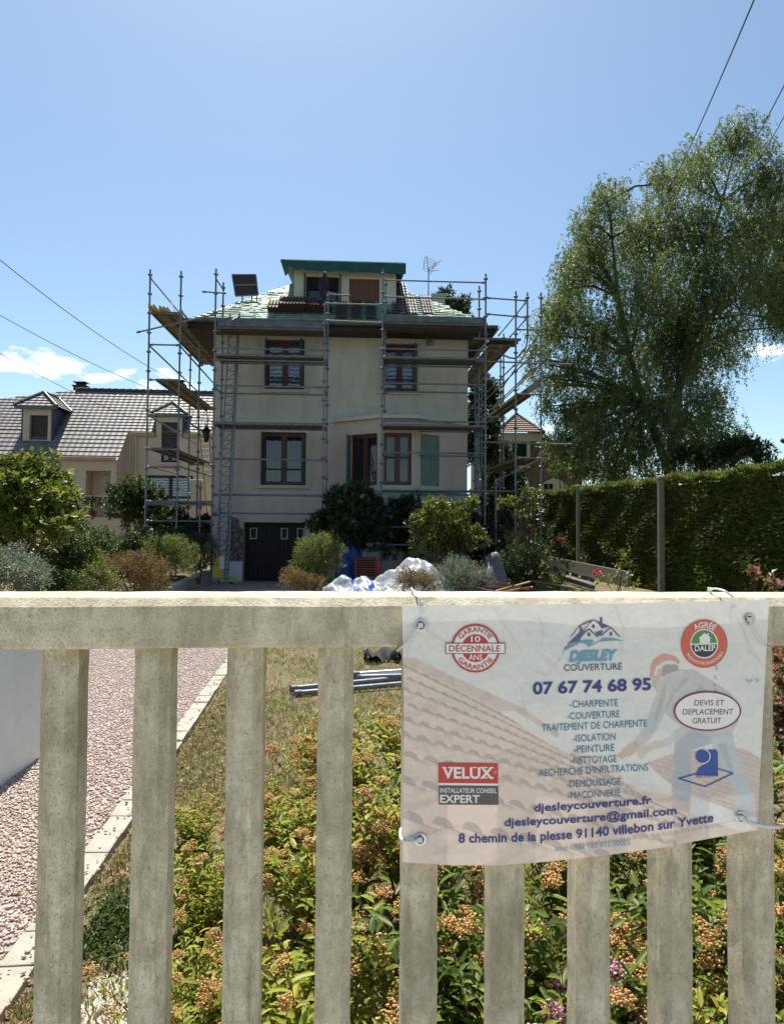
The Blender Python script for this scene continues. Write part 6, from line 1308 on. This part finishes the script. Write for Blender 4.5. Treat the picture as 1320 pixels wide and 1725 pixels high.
def sword(label, px, py, Y, n_, L, mat='L_mid'):
    c = P(px, py, Y); t = thing('sword_leaf_plant', label, 'plant', c); D = rdir(n_)*[1, 1, .3]; D[:, 2] = np.abs(D[:, 2])+.8; V, F = leafarr(np.zeros((n_, 3))+rng.normal(size=(n_, 3))*.03*[1, 1, 0], D, rdir(n_)+[0, -1, 0], L*(.6+.5*rng.random(n_)), .035, .1, True); npmesh('leaves', V, F, M[mat], t); return t
sword('strap leaved plant in front of the green bush at lower left', 92, 1000, 11, 22, .4); sword('narrow strap leaved clump left of the round bush stems', 120, 915, 17, 18, .6)
shrub('bright yellow green feathery bush right of the garage door', [(520, 930, 18), (545, 925, 20), (560, 932, 14), (535, 950, 24), (512, 950, 14), (555, 955, 18), (505, 968, 14), (535, 975, 24), (510, 985, 18)], 15, 1500, 14, .045, .012, M['L_lime'])
shrub('low orange brown twiggy shrub at the foot of the yellow green bush', [(492, 975, 12), (505, 985, 14), (525, 988, 16), (485, 985, 8)], 14.2, 320, 12, .035, .018, M['L_brown'])
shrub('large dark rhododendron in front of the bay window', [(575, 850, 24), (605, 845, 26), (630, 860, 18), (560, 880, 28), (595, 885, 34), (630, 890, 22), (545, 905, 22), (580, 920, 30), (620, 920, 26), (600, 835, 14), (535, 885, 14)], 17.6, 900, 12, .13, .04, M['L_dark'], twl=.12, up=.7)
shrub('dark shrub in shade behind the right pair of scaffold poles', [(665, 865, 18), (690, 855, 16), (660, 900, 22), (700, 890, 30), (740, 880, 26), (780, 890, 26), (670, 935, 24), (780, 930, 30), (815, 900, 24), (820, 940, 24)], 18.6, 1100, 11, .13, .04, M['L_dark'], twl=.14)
shrub('sunlit yellow green rhododendron with whorled leaves before the bay', [(735, 860, 20), (710, 880, 18), (760, 880, 24), (735, 895, 26), (790, 855, 11), (800, 848, 7), (700, 895, 12), (770, 905, 24), (805, 905, 13), (745, 920, 24), (710, 920, 16), (790, 925, 14), (725, 850, 10), (815, 918, 8), (702, 940, 9), (755, 940, 14)], 15, 330, 15, .12, .038, M['L_lime'], gx=742, twl=.07, up=.5, shell=.45, st=9, sr=.02, spread=1.3, trans=0) if False else shrub('sunlit yellow green rhododendron with whorled leaves before the bay', [(735, 860, 20), (710, 880, 18), (760, 880, 24), (735, 895, 26), (790, 855, 11), (800, 848, 7), (700, 895, 12), (770, 905, 24), (805, 905, 13), (745, 920, 24), (710, 920, 16), (790, 925, 14), (725, 850, 10), (815, 918, 8), (702, 940, 9), (755, 940, 14)], 15, 380, 15, .12, .038, M['L_lime'], gx=742, twl=.07, up=.5, shell=.45, st=9, sr=.02, spread=1.3)
shrub('grey green lavender like shrub below the sunlit rhododendron', [(770, 965, 22), (745, 975, 18), (795, 975, 20), (770, 985, 24), (810, 985, 16)], 13.5, 600, 12, .05, .010, M['L_grey'])
shrub('low dark brown green shrub on the right of the plastic sheet', [(690, 978, 16), (710, 985, 16), (680, 990, 14), (725, 990, 10)], 13.2, 500, 12, .035, .015, M['L_brown'])
shrub('dark leafy perennials under the climbing rose', [(850, 960, 18), (875, 950, 22), (900, 965, 20), (865, 985, 22), (905, 940, 14), (890, 990, 20), (930, 985, 14), (835, 985, 14)], 15, 480, 10, .12, .02, M['L_mid'], twl=.2)
# climbing rose
ro = thing('climbing_rose', 'arching climbing rose with pale leaves at the left end of the hedge', 'rose', P(882, 992, 15.4)); rb = ro.location
pth = [P(x, y, 15.4)-rb for x, y in ((885, 992), (888, 960), (886, 930), (880, 900), (876, 880), (884, 858), (893, 835))]; m = MB(); m.tube(pth, [.02, .018, .016, .014, .012, .01, .006], 6)
for e in ((842, 855), (858, 860), (870, 840), (905, 840), (868, 900), (925, 975)): m.tube([pth[4], (pth[4]+P(*e, 15.3)-rb)/2+Vector((0, 0, .1)), P(*e, 15.3)-rb], [.009, .007, .004], 5)
m.build('stem', M['twig'], ro, True); lo = [(*(P(x, y, 15.3)-rb), r/FPX*15.3, .15, r/FPX*15.3) for x, y, r in ((852, 855, 12), (868, 850, 10), (885, 838, 13), (905, 838, 9), (872, 870, 9), (895, 858, 9), (843, 850, 5))]; crown('foliage', lo, 85, 7, .075, .05, M['L_lime'], ro, twl=.1, shell=.2)
def rosebush(label, lst, Y, fl, n=60, mat='L_mid', fm='redpetal', L=.06):
    lo = px_lobes(lst, Y, .1); b = Vector((lo[0][0], Y, 0)); t = thing('rose_bush', label, 'rose bush', b); lo = [(l[0]-b.x, l[1]-b.y, *l[2:]) for l in lo]
    crown('foliage', lo, n, 7, L, L*.62, M[mat], t, twl=.12, shell=.1); stems('stem', (0, 0, 0), lo, .009, M['twig'], t, len(lo)+2)
    for x, y, r in fl:
        c = P(x, y, Y-.1)-b; c = [(c.x, c.y, c.z, r/FPX*Y, r/FPX*Y, r/FPX*Y)]; crown('blossom', c, 12, 6, r/FPX*Y*.9, r/FPX*Y*.8, M[fm], t, twl=.01, shell=.2)
    return t
rosebush('rose bush with three small red blooms beside the middle hedge post', [(940, 920, 12), (955, 955, 12), (925, 900, 10), (960, 935, 10), (930, 950, 16), (905, 915, 10)], 15.2, [(944, 910, 3.5), (895, 898, 3), (875, 963, 5)], 40)
rosebush('thin rose with one dark pink bloom in front of the hedge between two posts', [(1048, 940, 9), (1045, 958, 9), (1055, 980, 10), (1035, 985, 10), (1020, 980, 8), (1060, 990, 8)], 11, [(1006, 966, 5)], 34, 'L_lime', L=.07)
rosebush('reddish leafy twig low in front of the hedge at the right edge', [(1275, 975, 8), (1290, 985, 9), (1262, 972, 6), (1300, 992, 8)], 9, [], 22, 'L_pink', L=.08)
rosebush('small yellow flowered weed by the scrap wood', [(915, 955, 5), (925, 980, 8), (868, 990, 8)], 14.2, [], 24, 'L_lime')
# ---- builders' clutter
def crumple(name, label, cat, pts, Y0, mat, h=.25, seed=1, nx_=46, ny_=30, extra=None, dep=1.2):
    """a heap of sheeting: outline top profile pts (px,py) at distance Y0, sloping down towards the viewer"""
    g = np.random.default_rng(seed); xs_ = np.linspace(pts[0][0], pts[-1][0], nx_); tp_ = np.interp(xs_, [q[0] for q in pts], [q[1] for q in pts]); V = []
    c0 = P(xs_[nx_//2], 985, Y0)
    for j in range(ny_):
        t = j/(ny_-1)
        for i in range(nx_):
            top_ = P(xs_[i], tp_[i], Y0); prof = math.sin(min(1, t*1.6)*math.pi/2) if t < .62 else math.cos((t-.62)/.38*math.pi/2*.9)
            y = Y0-dep*.7+dep*1.3*t; z = max(-.02, (top_.z)*prof*(.9+.12*math.sin(i*.31+j*.5+seed))) + (.09*abs(math.sin(i*.23+j*.17+seed)) + .035*abs(math.sin(i*.41-j*.22)))*prof + g.normal()*.004
            V.append((top_.x+g.normal()*.006+.03*math.sin(j*.9+i*.3)-c0.x, y-c0.y, z))
    F = [(j*nx_+i, j*nx_+i+1, (j+1)*nx_+i+1, (j+1)*nx_+i) for j in range(ny_-1) for i in range(nx_-1)]
    o = npmesh(name, V, F, mat, None, True); o.location = (c0.x, c0.y, 0); return tag(o, label, cat)
crumple('plastic_sheet', 'crumpled milky white plastic sheeting heaped left of the sunlit rhododendron', 'sheeting', [(618, 1000), (630, 988), (650, 974), (668, 960), (690, 948), (705, 946), (722, 950), (740, 966), (755, 985), (765, 1000)], 14.2, M['ptarp'], seed=3)
sh_ = crumple('plastic_sheet', 'flat white plastic sheet with blue print spread before the red crate', 'sheeting', [(545, 998), (560, 984), (580, 979), (600, 982), (620, 980), (640, 986), (650, 998)], 13.6, [M['ptarp'], M['blue']], seed=8, dep=.9)
mi = np.zeros(len(sh_.data.polygons), np.int32); 
for k in range(len(mi)):
    i = k % 45
    if (19 < i < 24 and (k//45) > 4) or (31 < i < 35): mi[k] = 1
sh_.data.polygons.foreach_set('material_index', mi)
crumple('tarpaulin', 'dark blue tarpaulin in the shade under the dark rhododendron', 'tarpaulin', [(565, 965), (575, 930), (590, 922), (605, 928), (612, 960)], 16.9, M['bluetarp'], seed=5, dep=.5)
crumple('wrapped_bundle', 'grey plastic wrapped bundle standing on the pile of scrap wood', 'bundle', [(812, 980), (818, 945), (826, 940), (842, 936), (848, 955), (850, 985)], 14.6, M['greywrap'], seed=6, nx_=24, ny_=16, dep=.6)
c = P(618, 958, 16.4); t = thing('crate', 'dark red slatted plastic crate on the ground behind the white sheeting', 'crate', (c.x, c.y, 0)); zt_ = P(618, 938, 16.4).z; hw_ = (P(640, 950, 16.4).x-P(597, 950, 16.4).x)/2; mb = MB()
for k in range(8): z = max(0, zt_-.45)+k*(min(zt_, .45)/8); mb.box((-hw_, -.2, z), (hw_-.1, .2, z+min(zt_, .45)/8*.62))
mb.build('slats', M['redbrown'], t); mb = MB()
for x in (-hw_, hw_-.13):
    for y in (-.21, .18): mb.box((x, y, 0), (x+.04, y+.03, zt_))
mb.build('corner_posts', M['redbrown'], t); MB().box((hw_-.085, -.15, 0), (hw_, .15, zt_-.08)).build('end_cap', M['orange'] if False else M['redpetal'], t)
rw_ = random.Random(9)
for i in range(12):
    c = P(rw_.uniform(812, 872), 985, 14+rw_.uniform(-.4, .4)); a = rw_.uniform(-.6, .5); m = MB(); m.box((-rw_.uniform(.25, .5), -.03, 0), (rw_.uniform(.2, .5), .03, .025)); o = m.build('scrap_board', M['wood']); o.location = (c.x, c.y, .02+.03*i*.8); o.rotation_euler = (rw_.uniform(-.2, .2), rw_.uniform(-.25, .25), a); tag(o, 'short split scrap board in the pile under the grey wrapped bundle', 'board', 'scrap boards in the pile')
m = MB(); m.beam((0, 0, 0), (.75, -.6, -.1), .06, .03); o = m.build('loose_batten', M['wood']); o.location = P(893, 978, 14.6); tag(o, 'single light brown batten lying right of the scrap pile', 'batten')
# blue scrap in the foreground shrub row
q = P(1222, 1440, 2.9); m = MB(); m.box((-.03, -.02, -.012), (.03, .02, .012)); o = m.build('blue_bottle', M['blue'], None, True, .008); o.location = q; m = None; tag(o, 'small bright blue plastic container lying in the shrubs below the banner, right side', 'container')
# steel tubes on the lawn
def gp(x, y, z=0): return G(x, y, z)
tubes = [((596, 1136), (720, 1128), .10, 'uppermost steel tube of the bundle lying on the lawn'), ((598, 1141), (730, 1137), .075, 'second steel tube from the top of the bundle on the lawn'), ((491, 1160), (700, 1140), .05, 'longer steel tube whose end shows left of the fourth baluster, upper of two'), ((498, 1168), (700, 1150), .03, 'longer steel tube whose end shows left of the fourth baluster, lower of two')]
for (a, b, z, l) in tubes:
    A, B = gp(*a, z), gp(*b, z); d = (B-A).normalized(); t = thing('steel_tube', l, 'tube', A, 0, 'scaffold tubes on the lawn'); MB().tube([(0, 0, 0), (B-A)+d*1.2], .0245, 12).build('shaft', M['alu'] if z > .09 else M['galv'], t, True)
    MB().tube([-d*.012, d*.05], .030, 12).build('end_coupler', M['galvdark'], t, True)
A = gp(489, 1165, .05); m = MB(); m.tube([A+Vector((0, 0, .06)), A+Vector((0, 0, .0)), A+Vector((.0, -.1, -.05))], .009, 6); o = m.build('hook', M['galv'], None, True); tag(o, 'small metal hook hanging at the left end of the steel tubes', 'hook')
A = gp(640, 1108, .03); m = MB(); vs = []
for i in range(13):
    for j in range(4): vs.append((A.x-.18+.5*i/12, A.y+.12*j-.1-.05*math.sin(i*.7), .03+.05*math.sin(i*.8+j)+.03*(j % 2)+.03*math.sin(i*2.3)))
m.add(vs, [(i*4+j, i*4+j+1, i*4+5+j, i*4+4+j) for i in range(12) for j in range(3)]); o = m.build('rubber_sheet', M['cloth_dark'], None, True); tag(o, 'crumpled dark grey rubber sheet lying behind the steel tubes', 'sheet'); o.modifiers.new('s', 'SOLIDIFY').thickness = .006
# ---- spiraea shrubs right behind the fence
def spirea(name, leafm, nst, hgt, seed, heads=.3, pink=0):
    g = np.random.default_rng(seed); t = thing(name, '', 'shrub'); m = MB(); LP, LD, LS = [], [], []; HV = []; PV = []
    for i in range(nst):
        a = g.random()*6.28; lean = .12+.55*g.random(); h = hgt*(.6+.45*g.random()); b = Vector((math.cos(a), math.sin(a), 0))*(.13*g.random()); top_ = b+Vector((math.cos(a)*lean*h, math.sin(a)*lean*h, h)); mid = (b+top_)/2+Vector((math.cos(a), math.sin(a), 0))*(-.04)+Vector((g.normal(), g.normal(), 0))*.015
        m.tube([b, mid, top_], [.0028, .0022, .0012], 4, False)
        sz = .55+.75*g.random(); nl = int((15+9*g.random())/max(.8, sz)) if g.random() > .07 else 0
        for k in range(nl):
            s_ = .18+.82*(k+.5)/nl; p0 = b.lerp(mid, s_*2) if s_ < .5 else mid.lerp(top_, s_*2-1); an = k*2.4+g.random(); o_ = Vector((math.cos(an), math.sin(an), .35+.3*g.random()))
            LP.append(p0); LD.append(o_); LS.append(sz)
        r_ = g.random()
        if r_ < heads+pink:
            R_ = .026+.024*g.random(); n_ = 110; ds = g.normal(size=(n_, 3)); ds /= np.linalg.norm(ds, axis=1)[:, None]; rr_ = g.random(n_)**.5; cs = np.array(top_)+ds*rr_[:, None]*np.array([R_, R_, R_*.55]); (PV if r_ > heads else HV).append(cs)
            for k in range(5): an = g.random()*6.28; m.tube([top_-Vector((0, 0, .02)), top_+Vector((math.cos(an)*R_*.7, math.sin(an)*R_*.7, 0))], .001, 3, False)
    m.build('stem', M['redtwig'], t); LP = np.array([list(q) for q in LP]); LD = np.array([list(q) for q in LD]); n_ = len(LP); LS = np.array(LS); nn_ = np.stack([-LD[:, 0]*.4, -LD[:, 1]*.4, np.ones(n_)], 1)+g.normal(size=(n_, 3))*.35
    V, F = leafarr(LP, LD+g.normal(size=(n_, 3))*.2, nn_, (.034+.036*g.random(n_))*LS, (.014+.012*g.random(n_))*LS, .22, True); npmesh('leaves', V, F, M[leafm], t, True)
    for arr, mm, nm in ((HV, 'orangehead', 'flower_heads'), (PV, 'pinkpetal', 'pink_flowers')):
        if arr: c = np.concatenate(arr); V, F = scatter(c, .0032+.003*g.random(len(c))); npmesh(nm, V, F, M[mm], t)
    return t
protos = [spirea('spiraea_shrub', 'L_spirea', 95, .52, 1, .28), spirea('spiraea_shrub', 'L_spirea2', 100, .50, 2, .28), spirea('spiraea_shrub', 'L_spirea', 95, .46, 3, .42), spirea('spiraea_shrub', 'L_spirea', 60, .42, 4, .0, .6)]
spots = [  # x, y, scale, proto, rotation, label
 (-.33, 2.12, .62, 0, .3, 'small yellow green spiraea between the second and third baluster, low down'),
 (-.40, 2.72, .62, 0, 1.2, 'yellowish spiraea beside the edging, seen between the second and third baluster'),
 (-.55, 3.45, .42, 0, 2.2, 'small spiraea farthest back beside the edging stones'),
 (-.12, 3.3, .74, 2, 2.7, 'spiraea heavy with orange heads right behind the third baluster, back row'),
 (-.16, 1.72, .55, 1, .7, 'lowest green spiraea at the foot of the third baluster'),
 (.02, 1.95, .85, 0, 2.0, 'yellow leaved spiraea between the third and fourth baluster, nearest the fence'),
 (.05, 2.75, .95, 2, .1, 'spiraea with many orange heads seen through the gap left of the fourth baluster'),
 (.12, 3.75, 1.0, 2, 4.0, 'back row spiraea topped with orange heads and a pink tuft, left of the fourth baluster'),
 (.42, 2.0, 1.0, 1, .9, 'dark green spiraea rising between the fourth baluster and the banner, near row'),
 (.45, 2.9, 1.0, 0, 3.3, 'middle row spiraea between the fourth baluster and the banner'),
 (.62, 3.9, 1.05, 2, 5.0, 'back row spiraea thick with orange heads just left of the banner'),
 (.72, 1.98, .9, 1, 4.4, 'green spiraea below the left corner of the banner'),
 (1.0, 2.6, 1.0, 1, 1.6, 'middle row spiraea below the guarantee seal side of the banner'),
 (.98, 1.90, .85, 2, 2.6, 'spiraea with ochre heads below the middle of the banner'),
 (1.28, 2.15, .95, 1, 5.5, 'green spiraea below the address line of the banner'),
 (1.5, 2.9, 1.05, 1, .5, 'back spiraea seen in the gaps below the right half of the banner'),
 (.74, 1.64, .88, 3, 1.0, 'spiraea with fresh pink flowers low down between the seventh and eighth balusters'),
 (1.75, 2.3, 1.0, 2, 3.9, 'spiraea with ochre heads beside the last baluster at the right edge'),
 (1.1, 3.6, 1.0, 0, 2.9, 'back row spiraea hidden mostly behind the banner'),
 (2.0, 3.3, 1.1, 1, 4.8, 'far right back spiraea behind the last balusters')]
used = set()
for (x, y, s_, k, r_, l) in spots:
    o = protos[k] if k not in used else copy_tree(protos[k]); used.add(k); o.location = (x, y, -.01); o.rotation_euler = (0, 0, r_); o.scale = (s_*1.05, s_*1.05, s_); tag(o, l, 'shrub', 'spiraea shrubs behind the fence')
# reddish shrub at the far right
shrub('reddish pink leaved shrub glimpsed at the right edge beside the banner', [(1330, 1130, 26), (1345, 1180, 35), (1325, 1210, 25), (1350, 1240, 40), (1330, 1280, 30), (1320, 1110, 14), (1340, 1330, 35), (1330, 1390, 30)], 4.6, 420, 12, .05, .026, M['L_pink'], twl=.06, dY=.15)
# ground cover by the slab
n = 1500; c = G(185, 1570); Pn = np.stack([c.x+.12*np.abs(rng.normal(size=n))-.06, c.y+.14*rng.normal(size=n), .01+.05*rng.random(n)**2], 1); D = rdir(n); D[:, 2] = np.abs(D[:, 2])*.6+.25; V, F = leafarr(Pn, D, rdir(n)*.5+[0, 0, 1], .018+.02*rng.random(n), .008+.006*rng.random(n), .2, True)
tag(npmesh('ground_cover', V, F, M['L_mid']), 'dark green creeping ground cover beside the edging near the slab', 'ground cover', kind='stuff')
# ---- overhead wires
def wire(label, a, b, Ya, Yb, sag, r=.012):
    A, B = P(*a, Ya), P(*b, Yb); pts = [A.lerp(B, i/24)-Vector((0, 0, sag*4*(i/24)*(1-i/24))) for i in range(25)]; tag(MB().tube(pts, r, 6).build('overhead_wire', M['black'], None, True), label, 'wire', 'overhead wires')
wire('thin overhead wire from the left edge to behind the left scaffold, uppermost of three', (-40, 405), (300, 645), 18, 30, .25, .011)
wire('overhead wire crossing the sky above the neighbour roof, middle of three', (-40, 508), (300, 672), 20, 30, .2, .010)
wire('lowest overhead wire passing across the clouds onto the neighbour roof', (-40, 572), (225, 705), 22, 31, .15, .010)
wire('thick overhead wire dropping from the top right into the birch, leftmost on the right', (1290, -50), (1125, 320), 9, 27, .15, .013)
wire('overhead wire at the right edge entering the birch top, middle on the right', (1345, 95), (1205, 345), 11, 27, .15, .012)
wire('short overhead wire at the far right edge above the birch', (1345, 150), (1250, 310), 12, 27, .1, .011)
c = P(1322, 742, 30); pg = thing('lamp_head', 'dark rounded lamp head poking in at the right edge above the hedge', 'lamp', (c.x+.3, 30, 0)); MB().ball((-.3, 0, c.z), .22, 10, 6, (1, 1, .7)).build('head', M['black'], pg, True); MB().tube([(.1, 0, 0), (.1, 0, c.z-.1), (-.2, 0, c.z)], .05, 8).build('pole', M['black'], pg, True)
